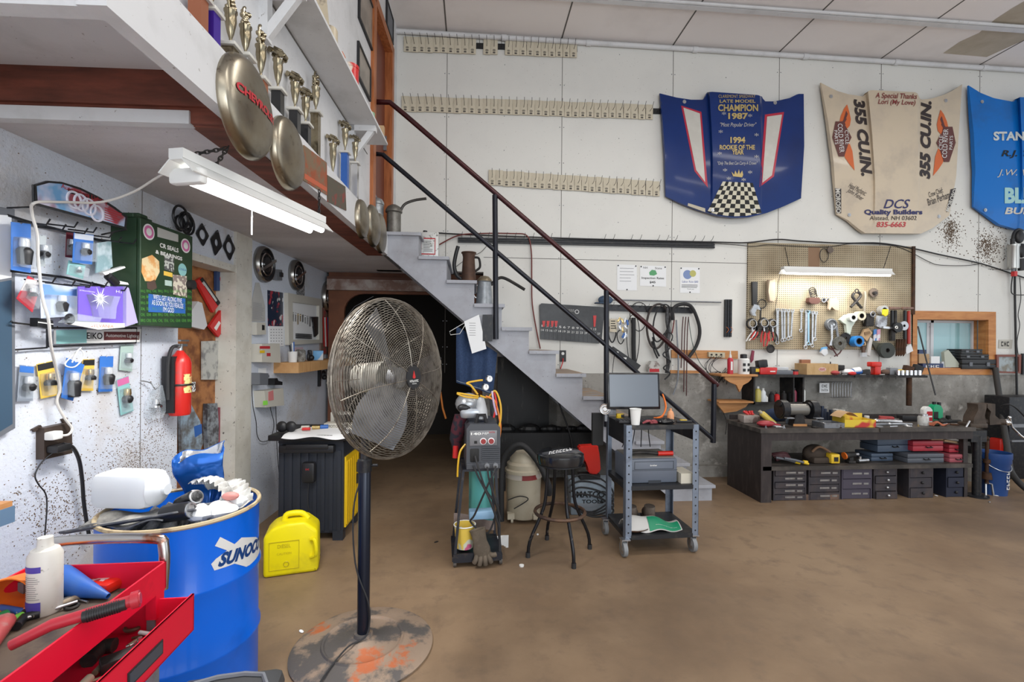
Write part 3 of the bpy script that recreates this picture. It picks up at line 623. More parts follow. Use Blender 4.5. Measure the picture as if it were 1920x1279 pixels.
m=B(); m.ring((0,0,zt2*.52),rr+.003,.006,28,'z'); m.box(-rr-.012,-rr+.02,-.01,.06,.02,zt2+.0); t.add('bracket',m,BLK)
m=B()
for i in range(12):
    a=R(-130+i*8); a2=R(-130+(i+1)*8); z0,z1=zt2*.38,zt2*.7
    n=[m.b.verts.new(((rr+.001)*cos(x)+0,(rr+.001)*sin(x),z)) for x,z in ((a,z0),(a2,z0),(a2,z1),(a,z1))]; m.b.faces.new(n)
t.add('label',m,M('yellow_label_print',(.7,.62,.25),.5,n=(40,.5,.55,(.5,.1,.05),1)))
m=B(); m.box(.03,.07,-.05,-.045,zt2*.38,zt2*.55); t.add('inspection_tag',m,M('tag_print',(.55,.55,.55),.6,n=(80,.5,.52,(.05,.05,.05),0)))
# --- hubcaps
for i,(cx,cy,h,lb) in enumerate(((491,496,68,'chrome and black hubcap nearest the white post, largest of the three on the left wall'),(552,516,57,'middle chrome and black hubcap on the left wall under the loft'),(613,558,61,'far hubcap on the left wall beside the passage arch'))):
    t=LT('hubcap',lb,'hubcap',cx,cy,.0,'hubcaps on the left wall under the loft'); r=h/2*t.k
    Mx=Matrix.Rotation(PI/2,4,'X')
    m=B(); m.lathe([(r,0),(r,.03),(r*.93,.05),(r*.88,.05)],40,Mx,cap=False); t.add('rim',m,M('worn_chrome',(.35,.34,.32),.25,1))
    m=B(); m.lathe([(r*.9,.05),(r*.8,.035),(r*.7,.03),(r*.45,.04),(r*.4,.055),(0,.062)],40,Mx,cap=False); t.add('face',m,M('black_enamel',(.012,.012,.014),.2))
    m=B(); m.ring((0,-.045,0),r*.6,.006,30); m.box(-r*.85,r*.85,-.07,-.05,-.012,.012,M=Matrix.Rotation(R(-25),4,'Y')); t.add('bow_tie_bar',m,CHR)
t=LT('wall_switch','grey toggle switch box between two hubcaps','switch',515,516,0); m=B(); m.prism(t.Q((511,505),(521,506),(521,526),(511,525)),0,.04); t.add('box',m,GRY,False); m=B(); a=t.q(517,515); m.box(a[0]-.02,a[0]+.02,-.06,-.04,a[1]-.02,a[1]+.02); t.add('toggle',m,BLK)
t=paper(LEFT,'paper_note','long curled paper price list hanging beside the white post','paper',[(479,530),(486,530),(497,575),(497,603),(472,603),(471,570)],M('grey_paper',(.5,.5,.48),n=(3,.4,.7,(.4,.39,.37),4)))
lines(t,*[t.q(474,570)[0],t.q(495,570)[0]],t.q(485,600)[1],t.q(485,568)[1],16,.0015,M('faint_ink',(.3,.3,.32)))
t=LT('wall_calendar','wall calendar with a dark car picture above a white date page','calendar',515,598,.0)
m=B(); m.prism(t.Q((501,544),(530,549),(530,612),(502,611)),0,.004); t.add('picture',m,M('dark_picture_print',(.02,.03,.06),.3,n=(9,.55,.6,(.4,.04,.06),2),n2=(14,.62,.66,(.6,.6,.6),1)),False)
m=B(); m.prism(t.Q((503,612),(531,612),(531,649),(504,651)),0,.006); t.add('date_page',m,PAP,False)
m=B()
for i in range(5):
    for j in range(6):
        a=t.q(507+i*5,618+j*5.4); m.box(a[0]-.01,a[0]+.01,-.0068,-.006,a[1]-.004,a[1]+.004)
t.add('dates',m,M('faint_ink',(.3,.3,.32)))
t=LT('key_board','cream framed key board with small keys on hooks and a hanging allen key fold','key board',564,598,0)
m=B(); m.frame(t.Q((532,549),(597,561),(598,643),(534,647)),t.Q((541,566),(592,573),(592,637),(542,637)),0,.04); t.add('frame',m,M('cream_paint',(.55,.53,.47),.5),False)
m=B(); m.prism(t.Q((541,566),(592,573),(592,637),(542,637)),0,.01); t.add('backing',m,PAP,False)
for i in range(9):
    a=t.q(546+i*4.6,584+i*1.2); m=B(); m.ring((a[0],-.02,a[1]-.02),.012,.0025,10); m.box(a[0]-.006,a[0]+.006,-.022,-.018,a[1]-.08-random.random()*.04,a[1]-.03); t.add('key',m,random.choice([GOLD,STL,DRK]))
m=B(); m.prism(t.Q((581,594),(592,594),(594,624),(586,632)),.012,.03); t.add('folding_key_set',m,BLK,False)
m=B(); 
for i in range(4):
    a=t.q(552,626+i*2.5); c=t.q(580,626+i*2.5); m.box(a[0],c[0],-.03,-.01,a[1]-.004,a[1]+.004)
t.add('small_key_row',m,DRK)
paper(LEFT,'small_print','small dark printed card on the wall under the middle hubcap','card',[(556,533),(571,531),(571,556),(556,552)],M('dark_card_print',(.12,.12,.13),n=(60,.5,.52,(.4,.4,.4),0)))
t=LT('blade_card','brown display card with hanging red and blue hacksaw blades','tool card',609,628,.0); m=B(); m.prism(t.Q((598,576),(621,580),(621,662),(599,665)),0,.02); t.add('card',m,M('brown_card',(.2,.13,.1),n=(8,.5,.6,(.35,.05,.05),3)),False)
for i in range(5): m=B(); m.prism(t.Q((600+i*3,595),(602+i*3,595),(604+i*3,650),(602+i*3,650)),.03,.034); t.add('blade',m,[REDP,WHT,REDP,BLU,BLU][i],False)
t=LT('thermostat','cream wall thermostat with a dark slot below the curled paper','thermostat',481,616,0); m=B(); m.prism(t.Q((472,604),(489,605),(490,627),(472,628)),0,.04); t.add('case',m,M('cream_paint',(.55,.53,.47)),False); m=B(); m.prism(t.Q((482,609),(487,610),(487,619),(482,619)),.04,.041); t.add('slot',m,INK,False)
def wbox(label,c,pts,near,extras,cat='control box'):
    t=LT('control_box',label,cat,c[0],c[1],0,'cream timer boxes on the left wall'); P=t.Q(*pts); d=near; m=B(); m.prism(P,0,d); t.add('case',m,M('cream_paint',(.55,.53,.47)),False)
    for nm,p2,mt in extras: m=B(); m.prism([t.q(px,py,d) for px,py in p2],d,d+.002); t.add(nm,m,mt,False)
    return t
wbox('cream timer box with red lettering, the upper of the two','x' and (490,661),[(470,645),(505,644),(507,680),(470,679)],.09,[('red_print',[(487,649),(506,649),(506,654),(487,654)],REDI),('yellow_print',[(487,657),(496,657),(496,662),(487,662)],YEL),('red_mark',[(500,662),(507,662),(507,668),(500,668)],REDI)])
wbox('cream timer box with a green sticker and red dial, the lower of the two',(497,744),[(475,733),(512,728),(514,760),(478,764)],.09,[('green_sticker',[(493,752),(501,751),(502,759),(493,760)],M('lime_print',(.3,.8,.1),.5)),('red_dial',[(503,735),(512,732),(513,750),(503,752)],M('pink_red_print',(.6,.2,.2)))])
t=LT('plug_adapter','dark plug adapter stack on the wall by the white post','adapter',480,708,0); m=B(); m.prism(t.Q((466,699),(483,700),(482,722),(466,721)),0,.09); m.prism(t.Q((483,701),(494,703),(494,708),(483,708)),.0,.05); t.add('body',m,GREYP,False)
t=LT('plug_adapter','small black plug with a grey lead right of the adapter stack','adapter',508,716,0); m=B(); m.prism(t.Q((500,710),(505,709),(507,714),(515,716),(515,722),(500,722)),0,.07); t.add('body',m,BLK,False)
paper(LEFT,'paper_note','blank white note stuck above the small black plug','paper',[(484,691),(499,690),(499,703),(484,703)])
cord(LEFT,'thin_lead','thin black lead drooping in a loop under the timer boxes',[(472,722,.05),(474,760,.04),(480,790,.03),(482,815,.02),(490,828,.02),(505,824,.02),(512,808,.02),(513,790,.02),(507,765,.03),(508,752,.04)],.003,BLK)
cord(LEFT,'thin_lead','straight black lead running down the wall to the floor behind the cabinet',[(516,735,.03),(518,790,.02),(520,850,.02),(526,920,.02),(529,965,.02),(529,985,.02)],.003,BLK)
# wall shelf with small things
so=.222; t=LT('wall_shelf','pale wooden wall shelf holding cups and small parts','shelf',513,688,0); SHT=t
xe_=LEFT.xz(622,690)[0]+.25-LEFT.xz(513,690)[0]; zt3=t.q(513,680,0)[1]+.0; zb3=zt3-.095
m=B(); m.box(0,xe_,-so,0,zb3,zt3); t.add('board',m,M('new_pine',(.62,.36,.16),.6,n=(5,.45,.7,(.5,.25,.09),6,(6,1,1))),False)
def onshelf(name,label,cat,fx,fo,build,mat,group=None):
    b=B(); build(b); o=obj(name,b,mat,None,SHT.pl.pt((SHT.o-SHT.pl.p).dot(SHT.pl.u)+fx,SHT.o.z+zt3,fo),LR); return tag(o,label,cat,group)
onshelf('pen_cup','white plastic cup on the wall shelf holding pens','cup',.12,.12,lambda b:(b.lathe([(.036,0),(.042,.1),(.038,.1),(.034,.01)],20,cap=False),b.lathe([(0,.005),(.034,.006)],20,cap=False)),WHT)
for i in range(4):
    onshelf('pen',['dark pen leaning left in the cup','grey pen standing in the cup','white marker standing in the cup','blue pen leaning out of the cup'][i]+' on the wall shelf','pen',.12+.012*(i-1.5),.12,lambda b:b.cyl((0,0,.01),(.02*(i-1.5),.01,.16+.01*i),.006),[BLK,GREYP,WHT,BLU][i],'pens in the cup')
onshelf('glass_jar','clear jar with small screws beside the cup on the wall shelf','jar',.30,.12,lambda b:b.lathe([(.04,0),(.048,.02),(.048,.1),(.03,.12)],20),M('dusty_glass',(.3,.3,.28),.2,n=(20,.4,.6,(.1,.09,.08),3)))
onshelf('black_handset','black tangle of a small tool on the wall shelf','tool',.50,.13,lambda b:(b.ring((0,0,.04),.035,.013,18),b.ball((.05,0,.03),.03),b.box(-.01,.02,-.02,.02,.05,.11,bev=.01)),BLK)
onshelf('blue_box','open blue and white small box at the far end of the wall shelf','box',.78,.12,lambda b:(b.box(-.06,.06,-.05,.05,0,.1,M=Matrix.Rotation(.3,4,'Z'),bev=.004)),M('blue_white_box',(.15,.4,.7),.5,n=(5,.5,.52,(.6,.62,.65),0)))
t=LT('bracket_hardware','black bracket with coiled parts hanging below the wall shelf','bracket',597,708,0); m=B(); m.box(-.03,.0,-.03,0,-.1,.09); m.ring((.06,-.04,.03),.04,.012,16); m.ball((.05,-.05,-.0),.03); t.add('body',m,BLK)
paper(LEFT,'paper_note','pink lettered card leaning on the wall above the wall shelf','paper',[(547,652),(568,651),(568,660),(547,661)],M('pinkish_paper',(.6,.45,.5)))
# ============================================================ FASCIA, SHOP LIGHT, TROPHIES, UPPER SHELF
def FT(name,label,cat,px,py,off=0,group=None): return TH(FASC,name,label,cat,px,py,off,group)
m_moon=M('aged_nickel',(.33,.30,.24),.3,1,n=(4,.4,.75,(.22,.17,.11),6),n2=(30,.6,.75,(.16,.13,.1),4),bump=.05)
Mx=Matrix.Rotation(PI/2,4,'X')
def moon(px,py,h,label,dome,group='moon hubcaps on the loft fascia'):
    t=FT('moon_hubcap',label,'hubcap',px,py,.0,group); r=h/2*depth(t.o)/F
    m=B(); pr=[(r,.0),(r*1.0,.012),(r*.97,.02)]+[(r*.97*cos(a),.02+dome*sin(a)) for a in [R(x) for x in range(8,90,8)]]+[(0,.02+dome)]
    m.lathe(pr,48,Mx,cap=False); t.add('dome',m,m_moon); return t,r
t,r=moon(457,204,182,'large domed hubcap with red CHEVY lettering, nearest on the loft fascia',.045)
r9=r
def domefn(rr,dm):
    def f(x,z):
        d=min(math.hypot(x,z)/(rr*.97),.999); return Vector((x,-(.02+dm*math.sqrt(1-d*d))-.003,z))
    return f
text('CHEVROLET',.0,.016,r*1.55,.034,0,REDI,t.e,fn=domefn(r,.045),bold=.04,rot=0)
moon(534,289,131,'second domed hubcap on the loft fascia, scratched and plain',.04)
def plate(pts,label,mat,stripes,ph):
    t=FT('licence_plate',label,'licence plate',sum(p[0] for p in pts)/4,sum(p[1] for p in pts)/4,0,'old licence plates on the loft fascia')
    m=B(); m.prism(t.Q(*pts),0,.006); t.add('plate',m,mat,False); return t
t=plate([(568,272),(611,305),(612,366),(567,338)],'old bronze licence plate with an orange band on the fascia',M('bronze_plate',(.25,.17,.1),.45,.5,n=(9,.45,.6,(.4,.09,.03),4)),0,0)
m=B(); m.prism(t.Q((569,325),(611,352),(611,360),(569,335)),.006,.007); t.add('orange_band',m,M('orange_worn',(.5,.1,.04),.5),False)
t=plate([(612,328),(646,350),(648,395),(613,378)],'dark old licence plate with faded red flowers on the fascia',M('dark_bronze_plate',(.12,.1,.07),.45,.5,n=(12,.55,.62,(.3,.05,.04),3)),0,0)
moon(675,411,72,'first of the three small hubcaps by the stair head',.035)
moon(696,424,78,'middle of the three small hubcaps by the stair head, with a starburst',.045)
moon(711,438,74,'last small hubcap by the stair head, red and silver',.03)
# chain and wires
cp=FASC.at(428,275,-.02)
def chain(name,label,a,b_,lk=.022):
    a=Vector(a); b_=Vector(b_); n=int((b_-a).length/(lk*.75)); o=thing(name,label,'chain',a)
    d=(b_-a)/n
    m=B()
    for i in range(n):
        c=d*(i+.5); u=d.normalized(); v=u.orthogonal().normalized() if i%2 else u.cross(u.orthogonal().normalized())
        P=[c+u*lk*.55*cos(t_)+v*lk*.28*sin(t_) for t_ in [2*PI*j/10 for j in range(10)]]
        m.tube(P,.0028,5,True)
    obj('links',m,DRK,o); return o
# shop light under the loft
A=Vector(FL(0,0,1)) if False else None
SLZ=2.17
pA=up(338,325,SLZ); pB=up(598,434,SLZ); d=pB-pA; L=d.length; rz=math.atan2(d.y,d.x)
sl=thing('shop_light','long white fluorescent shop light hanging by chains under the loft','shop light',pA,rz)
m=B(); m.prism([(0,0)]*0+[(-.0,.0)],0,0) if False else None
def trough(m,x0,x1,w,h0,h1,t=.004):
    pr=[(-w,0),(-w*.35,h0),(w*.35,h0),(w,0),(w-.004,-.003),(w*.33,h0-.006),(-w*.33,h0-.006),(-w+.004,-.003)]
    vs=[[m.b.verts.new((x,y,z)) for y,z in pr] for x in (x0,x1)]
    for i in range(8): m.b.faces.new((vs[0][i],vs[0][(i+1)%8],vs[1][(i+1)%8],vs[1][i]))
    m.b.faces.new(vs[0]); m.b.faces.new(vs[1])
m=B(); trough(m,-.02,L+.02,.075,.05,0); m.box(-.02,L+.02,-.03,.03,.05,.085); obj('housing',m,WHT,sl,smooth=False)
m_tube=M('lit_tube',(1,.99,.96),.5,emit=9)
for y in (-.035,.035):
    m=B(); m.cyl((.03,y,-.0),(L-.03,y,-.0),.016); obj('lamp_tube',m,m_tube,sl)
m=B(); m.box(.015,.055,-.07,.07,-.03,.03,bev=.012); obj('end_cap',m,WHT,sl)
m=B(); m.tube([(L*.5,.06,-.01),(L*.5,.06,-.12)],.003,6); obj('pull_chain',m,WHT,sl)
chain('light_chain','short dark chain from the big hubcap down to the shop light',FASC.at(428,275,-.06)+Vector((0,0,.0)),pA+d*.18+Vector((0,0,.085)))
chain('light_chain','second dark chain reaching back from the shop light to the ceiling hook',FASC.at(426,278,-.06),pA+d*.05+Vector((0,0,.085)))
chain('light_chain','dark chain holding the far end of the shop light',pB+Vector((0,0,.085)),Vector((pB.x,pB.y,2.40)))
# a warm downward glow comes from the tubes themselves
lg=area('shop_light_glow',tuple((pA+pB)/2+Vector((0,0,-.03))),(0,0,rz),L,.12,34,(1,.98,.95))
# --- trophies on the loft ledge
TP=PL(LEFT.p+LEFT.n*(FO-.06),LR)
G3='racing trophies on the loft ledge'
m_mrb=M('white_marble',(.62,.6,.55),.3,n=(8,.5,.7,(.4,.38,.34),5)); m_bl2=M('black_marble',(.02,.02,.022),.2); m_gold=M('tarnished_gold',(.34,.29,.20),.16,1,n=(25,.5,.8,(.2,.15,.08)))
def trophy(px,ytop,ybase,label,col='gold',fig='cup',colw=.0,group=G3):
    o=TP.at(px,ybase); o.z=ZF; top=TP.xz(px,ytop)[1]-ZF; cb=TP.xz(px,ybase)[1]-ZF
    t=thing('trophy',label,'trophy',o,LR,group)
    hb=max(cb,.03); w=.026
    if hb>.05:
        m=B(); m.box(-w*1.1,w*1.1,-w*1.1,w*1.1,0,.02); obj('base',m,m_mrb,t,smooth=False)
        m=B(); m.box(-w*.85,w*.85,-w*.85,w*.85,.02,hb-.014)
        mt={'gold':m_gold,'black':m_bl2,'purple':M('purple_foil',(.08,.03,.4),.25,.5),'wood':M('cherry_wood',(.28,.09,.04),.4),'bluegold':M('blue_foil',(.05,.15,.5),.25,.5),'silver':CHR}[col]
        obj('column',m,mt,t,smooth=False)
        m=B(); m.box(-w*1.3,w*1.3,-w*1.3,w*1.3,hb-.014,hb,bev=.002); obj('plinth',m,m_mrb,t)
    else:
        m=B(); m.box(-w*1.1,w*1.1,-w*1.1,w*1.1,0,hb,bev=.002); obj('base',m,m_mrb,t)
    h=top-hb
    hc=h*(.62 if fig!='cup' else .9); rr=min(.022,h*.12)
    m=B(); m.lathe([(rr*.8,hb),(rr*.25,hb+.015*hc/.2),(rr*.25,hb+hc*.18),(rr*.6,hb+hc*.35),(rr*1.0,hb+hc*.7),(rr*.95,hb+hc*.9),(rr*1.15,hb+hc*.96),(rr*1.15,hb+hc),(rr*.6,hb+hc*1.02),(0,hb+hc*1.03)],20); obj('cup',m,m_gold,t)
    if fig=='car':
        m=B(); z=hb+hc*1.03; Mt=Matrix.Translation((0,0,z+.03))@Matrix.Rotation(R(25),4,'X')
        m.box(-.02,.02,-.045,.045,-.008,.008,M=Mt,bev=.005); m.box(-.015,.015,-.02,.025,.008,.02,M=Mt,bev=.004)
        for x in (-.022,.022):
            for y in (-.03,.028): m.cyl(Mt@Vector((x-.004,y,-.01)),Mt@Vector((x+.004,y,-.01)),.011,seg=12)
        m.cyl((0,0,z-.005),(0,0,z+.03),.007); obj('car_figure',m,m_gold,t)
    elif fig=='wing':
        m=B(); z=hb+hc
        for i in range(16):
            a=random.random()*6.28; zz=z+random.random()*(top-z)*.8; m.ball((.012*cos(a),.012*sin(a),zz),.011,seg=8)
        m.tube([(-.012,.0,z),(-.02,0,top-.02),(-.005,0,top)],.006,8,smooth=3); obj('winged_figure',m,m_gold,t)
    else:
        for sx in (-1,1):
            m=B(); m.tube([(sx*rr,0,hb+hc*.85),(sx*rr*2,0,hb+hc*.8),(sx*rr*1.7,0,hb+hc*.55),(sx*rr*.7,0,hb+hc*.45)],.0025,6,smooth=4); obj('handle',m,m_gold,t)
    return t
trophy(372,-45,-10,'trophy with a reddish wooden column at the near end of the ledge','wood','cup')
trophy(396,-70,20,'purple column trophy, the most brightly coloured on the ledge','purple','cup')
trophy(432,-20,85,'tall winged trophy just right of the purple one','gold','wing')
trophy(460,15,105,'winged trophy with a jewelled top above the large hubcap','silver','wing')
trophy(489,48,148,'third winged trophy from the near end of the ledge','wood','wing')
trophy(521,78,168,'slim trophy topped by a tilted car above a white plinth','black','car')
trophy(553,126,205,'trophy with a car figure on a black column over the second hubcap','black','car')
trophy(573,155,232,'low trophy with a horse-like figure between two car trophies','black','car')
trophy(592,135,210,'winged trophy on a glittering gold column','gold','wing')
trophy(624,232,340,'trumpet shaped gold cup trophy with a car on top','gold','car')
trophy(647,216,285,'tall car trophy on a blue and gold column','bluegold','car')
trophy(666,245,305,'car trophy on a silver column at the far end of the ledge','silver','car')
# upper shelf
SE=LEFT.p+LEFT.n*(1.951-.865); USH=PL(SE,LR)
s_a=s_f-.2; s_b=USH.xz(727,282)[0]
ush=thing('trophy_shelf','long white bracketed shelf on the upper loft wall above the trophies','shelf',LEFT.pt(s_a,3.225,0),LR)
m=B(); m.box(0,s_b-s_a,-(1.951-.865),-UO-.002,0,.018); obj('board',m,m_white,ush,smooth=False)
for px in (582,712):
    s_=USH.xz(px,160)[0]-s_a-.06
    m=B(); m.box(s_,s_+.05,-(UO+.2),-UO,-.045,-.001); m.box(s_,s_+.05,-(UO+.04),-UO,-.26,-.001)
    m.tube([(s_+.025,-(UO+.17),-.03),(s_+.025,-(UO+.02),-.24)],.028,4); obj('bracket',m,m_white,ush,smooth=False)
SO=PL(LEFT.p+LEFT.n*(UO+.13),LR)
def sh(name,label,cat,px,build,mat,group='jars and cans on the upper shelf'):
    b=B(); build(b); o=SO.at(px,100); o.z=3.243; ob=obj(name,b,mat,None,o,LR); return tag(ob,label,cat,group)
sh('old_can','tall beige can with a dark lid on the upper shelf','can',618,lambda b:b.lathe([(.045,0),(.045,.15),(.04,.155),(.04,.16),(0,.16)],24),M('beige_can',(.5,.42,.3),.4,n=(10,.5,.6,(.15,.12,.1),3)))
sh('orange_box','small orange box behind the beige can on the upper shelf','box',636,lambda b:b.box(-.03,.03,-.03,.03,0,.12),M('orange_card',(.6,.16,.04),.6))
sh('coffee_can','red and white coffee can with a black lid on the upper shelf','can',657,lambda b:b.lathe([(.055,0),(.055,.16),(.058,.16),(.058,.18),(0,.18)],28),M('red_coffee_can',(.55,.02,.02),.3,n=(6,.5,.52,(.7,.6,.5),1)))
sh('small_can','green and cream can near the far end of the upper shelf','can',694,lambda b:b.lathe([(.04,0),(.04,.12),(0,.125)],24),M('green_cream_can',(.25,.4,.25),.4,n=(9,.5,.52,(.65,.6,.45),1)))
sh('notebook','upright tan notebook at the far end of the upper shelf','book',708,lambda b:b.box(-.02,.02,-.06,.06,0,.13),CARD)
sh('picture_card','tilted printed card at the near end of the upper shelf','card',598,lambda b:b.box(-.004,.004,-.06,.06,0,.26,M=Matrix.Rotation(-.1,4,'X')),M('beige_can',(.5,.42,.3)))
# frames on the upper wall
for i,(pts,lb) in enumerate((([(671,-40),(697,-5),(697,90),(671,45)],'large dark framed picture beside the upper door'),([(669,80),(692,125),(692,186),(669,150)],'smaller dark framed picture under the large one'),([(723,2),(735,30),(735,78),(723,55)],'narrow black frame between the door and the wall corner'))):
    t=TH(UPW,'framed_picture',lb,'picture',sum(p[0] for p in pts)/4,sum(p[1] for p in pts)/4,0,'framed pictures on the upper wall')
    P=t.Q(*pts); x0=min(p[0] for p in P); x1=max(p[0] for p in P); z0=(P[2][1]+P[3][1])/2; z1=(P[0][1]+P[1][1])/2
    m=B(); w_=.02; m.frame([(x0,z0),(x1,z0),(x1,z1),(x0,z1)],[(x0+w_,z0+w_),(x1-w_,z0+w_),(x1-w_,z1-w_),(x0+w_,z1-w_)],0,.02); t.add('frame',m,BLK,False)
    m=B(); m.prism([(x0+w_,z0+w_),(x1-w_,z0+w_),(x1-w_,z1-w_),(x0+w_,z1-w_)],0,.012); t.add('picture',m,M('faded_photo',(.35,.3,.25),.3,n=(4,.4,.6,(.2,.17,.14),4)) if i<2 else GREYP,False)
# tins at the stair head
o=TP.at(683,400); o.z=ZF
t=thing('oil_dispenser','galvanised oil can with a domed lid and stub spout at the stair head','oil can',STAIR.at(706,430,-.12),0,'oil cans on the stairs'); t.location.z=Zt[0]; k=depth(t.location)/F
m=B(); m.lathe([(12.5*k,0),(12.5*k,55*k),(13.5*k,56*k),(13.5*k,60*k),(10*k,66*k),(4*k,69*k)],28); obj('can',m,M('galvanised',(.42,.44,.46),.4,.7,n=(25,.4,.6,(.28,.29,.3),3)),t)
m=B(); m.cyl((-2*k,0,66*k),(-9*k,0,86*k),4*k,2.5*k); obj('spout',m,GRY,t)
sg=TP.at(684,375); 
for nm,x_,z_,c_ in (('yellow_cap_tin',680,.0,M('amber_plastic',(.6,.3,.03),.4)),):
    b=B(); b.box(-.03,.03,-.025,.025,0,.11); b.lathe([(.02,.11),(.02,.14),(0,.145)],16); o=STAIR.at(687,430,-.05); o.z=ZF
    tag(obj('additive_tin',b,m_mrb,None,o,LR),'small pale tin standing behind the small hubcaps at the loft edge','tin')
# ============================================================ RAILINGS AND THINGS ON THE STAIRS
RO=.035
rail=thing('stair_railing','black and maroon pipe railing with three posts on the staircase','railing',STAIR.at(928,635,RO),0)
ro=rail.location.copy()
def sp(px,py,o=RO): return STAIR.at(px,py,o)-ro
m_mrn=M('maroon_pipe_paint',(.05,.008,.01),.25,.3,n=(6,.5,.8,(.015,.008,.01),4)); m_bkp=M('black_pipe_paint',(.012,.013,.02),.3,.4)
m=B(); m.tube([sp(698,191),sp(731,192),sp(760,216),sp(1346,723)],.024,12); obj('handrail',m,m_mrn,rail)
m=B(); m.tube([sp(698,288),sp(718,290),sp(1137,648),sp(1335,822)],.022,12); obj('middle_rail',m,m_bkp,rail)
for a,c in (((928,366),(930,636)),((1137,545),(1137,800)),((1339,720),(1337,830))):
    m=B(); m.cyl(sp(*a),sp(*c),.026); obj('post',m,m_bkp,rail)
m=B(); m.prism([(p.x,p.z) for p in (sp(905,590),sp(923,590),sp(923,640),sp(905,640))],-.02,.0); obj('post_flange',m,BLKM,rail)
def on_tread(i,px,name,label,group=None,dy=.25):
    y=YS+dy; P=PL((0,y,0),0); o=P.at(px,600); o.z=Zt[i]; t=thing(name,label,'oil can' if 'can' in name else 'jug',o,0,group); return t,depth(o)/F
t,k=on_tread(0,737,'oil_dispenser','dull tin oil can with a domed lid and long bent spout on the top step','oil cans on the stairs',.2)
m=B(); m.lathe([(13*k,0),(13*k,44*k),(15.5*k,46*k),(15.5*k,49*k),(12*k,56*k),(5*k,60*k),(0,61*k)],28); obj('can',m,M('dull_tin',(.22,.21,.19),.45,.6,n=(14,.4,.7,(.13,.12,.1),4)),t)
m=B(); m.tube([(12*k,0,49*k),(20*k,0,62*k),(38*k,0,70*k),(60*k,0,74*k)],2.6*k,8,smooth=5); obj('spout',m,M('dark_tin',(.07,.065,.06),.5,.5),t)
t=thing('oil_tin','rectangular white oil tin with a red bordered label on the second step','tin',(*STAIR.at(803,470,-.3).xy,Zt[1]),0); k=depth(t.location)/F
m=B(); m.box(-19.5*k,19.5*k,-.05,.05,0,54*k,bev=.004); obj('tin',m,M('speckled_white_tin',(.6,.6,.58),.4,.2,n=(30,.56,.64,(.2,.19,.17),4)),t)
m=B(); m.frame([(-13*k,12*k),(14*k,12*k),(14*k,43*k),(-13*k,43*k)],[(-11.5*k,14*k),(12.5*k,14*k),(12.5*k,41*k),(-11.5*k,41*k)],.05,.0515); obj('red_border',m,REDI,t)
m=B(); 
for i in range(7): m.box(-8*k,(3+random.random()*6)*k,-.0515,-.05,(18+i*3)*k,(19.2+i*3)*k)
obj('print_lines',m,M('grey_ink',(.2,.2,.2),.7),t)
m=B(); m.cyl((-6*k,0,54*k),(-6*k,0,58*k),4*k); obj('cap',m,BLK,t)
t,k=on_tread(2,878,'oil_jug','rusty brown oil jug with a ribbed black curved spout on the third step','oil cans on the stairs')
t['category']='oil can'
m=B(); m.lathe([(14.5*k,0),(13.5*k,10*k),(11*k,50*k),(12.5*k,56*k),(14*k,57*k),(14*k,59*k),(9*k,56*k),(0,56*k)],28); obj('jug',m,M('rusty_tin',(.09,.05,.035),.6,.5,n=(10,.45,.7,(.15,.08,.05),5)),t)
m=B(); m.tube([(-12*k,0,8*k),(-22*k,0,16*k),(-27*k,0,34*k),(-24*k,0,55*k),(-20*k,0,70*k)],3.6*k,10,smooth=5); obj('spout',m,BLK,t)
m=B(); m.tube([(11*k,0,50*k),(19*k,0,48*k),(21*k,0,32*k),(12*k,0,24*k)],2.2*k,8,smooth=5); obj('handle',m,DRK,t)
t,k=on_tread(3,908,'oil_jug','pale galvanised oil jug with a domed brass lid and dark spout on the fourth step','oil cans on the stairs')
t['category']='oil can'
m=B(); m.lathe([(17*k,0),(16*k,6*k),(12.5*k,44*k),(14*k,46*k)],28); obj('jug',m,M('pale_galvanised',(.42,.45,.48),.4,.7,n=(20,.4,.7,(.3,.32,.34),3)),t)
m=B(); m.lathe([(14*k,46*k),(13*k,50*k),(8*k,55*k),(0,57*k)],24); obj('lid',m,M('brassy_tin',(.3,.25,.17),.4,.7),t)
m=B(); m.tube([(12*k,0,40*k),(25*k,0,52*k),(40*k,0,52*k),(76*k,0,32*k)],3*k,8,smooth=5); obj('spout',m,DRK,t)
m=B(); m.tube([(-12*k,0,38*k),(-20*k,0,36*k),(-20*k,0,20*k),(-14*k,0,14*k)],1.6*k,8,smooth=5); obj('handle',m,STL,t)
for o in bpy.data.objects:
    if o.get('group')=='oil cans on the stairs': o['category']='oil can'
# note and denim under the stairs
t=TH(STAIR,'hanging_note','white printed sheet hanging crooked from the stair stringer','paper',886,600,.03)
m=B(); m.prism(t.Q((870,603),(898,590),(912,654),(885,663)),0,.004); t.add('sheet',m,PAP,False)
m=B()
for i in range(6):
    a=t.q(880,606+i*4.5); m.box(a[0],a[0]+.06,-.0046,-.004,a[1]-.002,a[1]+.002,M=Matrix.Rotation(0,4,'Y'))
t.add('print_lines',m,M('grey_ink',(.2,.2,.2)))
t=TH(STAIR,'coat_hanger','thin white wire coat hanger hooked on the stringer edge','hanger',856,615,.03)
m=B(); P=[t.q(*p) for p in ((870,606),(843,622),(845,628),(862,626),(872,610))]; m.tube([(x,-.01,z) for x,z in P],.003,6); t.add('wire',m,WHT)
CP=PL((0,YS+.12,0),0)
t=TH(CP,'denim_jacket','dark blue denim garment hanging beneath the staircase','jacket',893,670,0)
def dn(u,v):
    px=857+u*(74-8*v); py=(612+u*50)*(1-v)+(716+u*22)*v
    x,z=t.q(px,py); return Vector((x,-.05-.02*sin(u*17)-.03*sin(v*3),z))
m=B(); m.sheet(dn,22,10,.01); t.add('body',m,M('denim',(.018,.04,.10),.85,n=(60,.4,.7,(.03,.06,.14),3)))
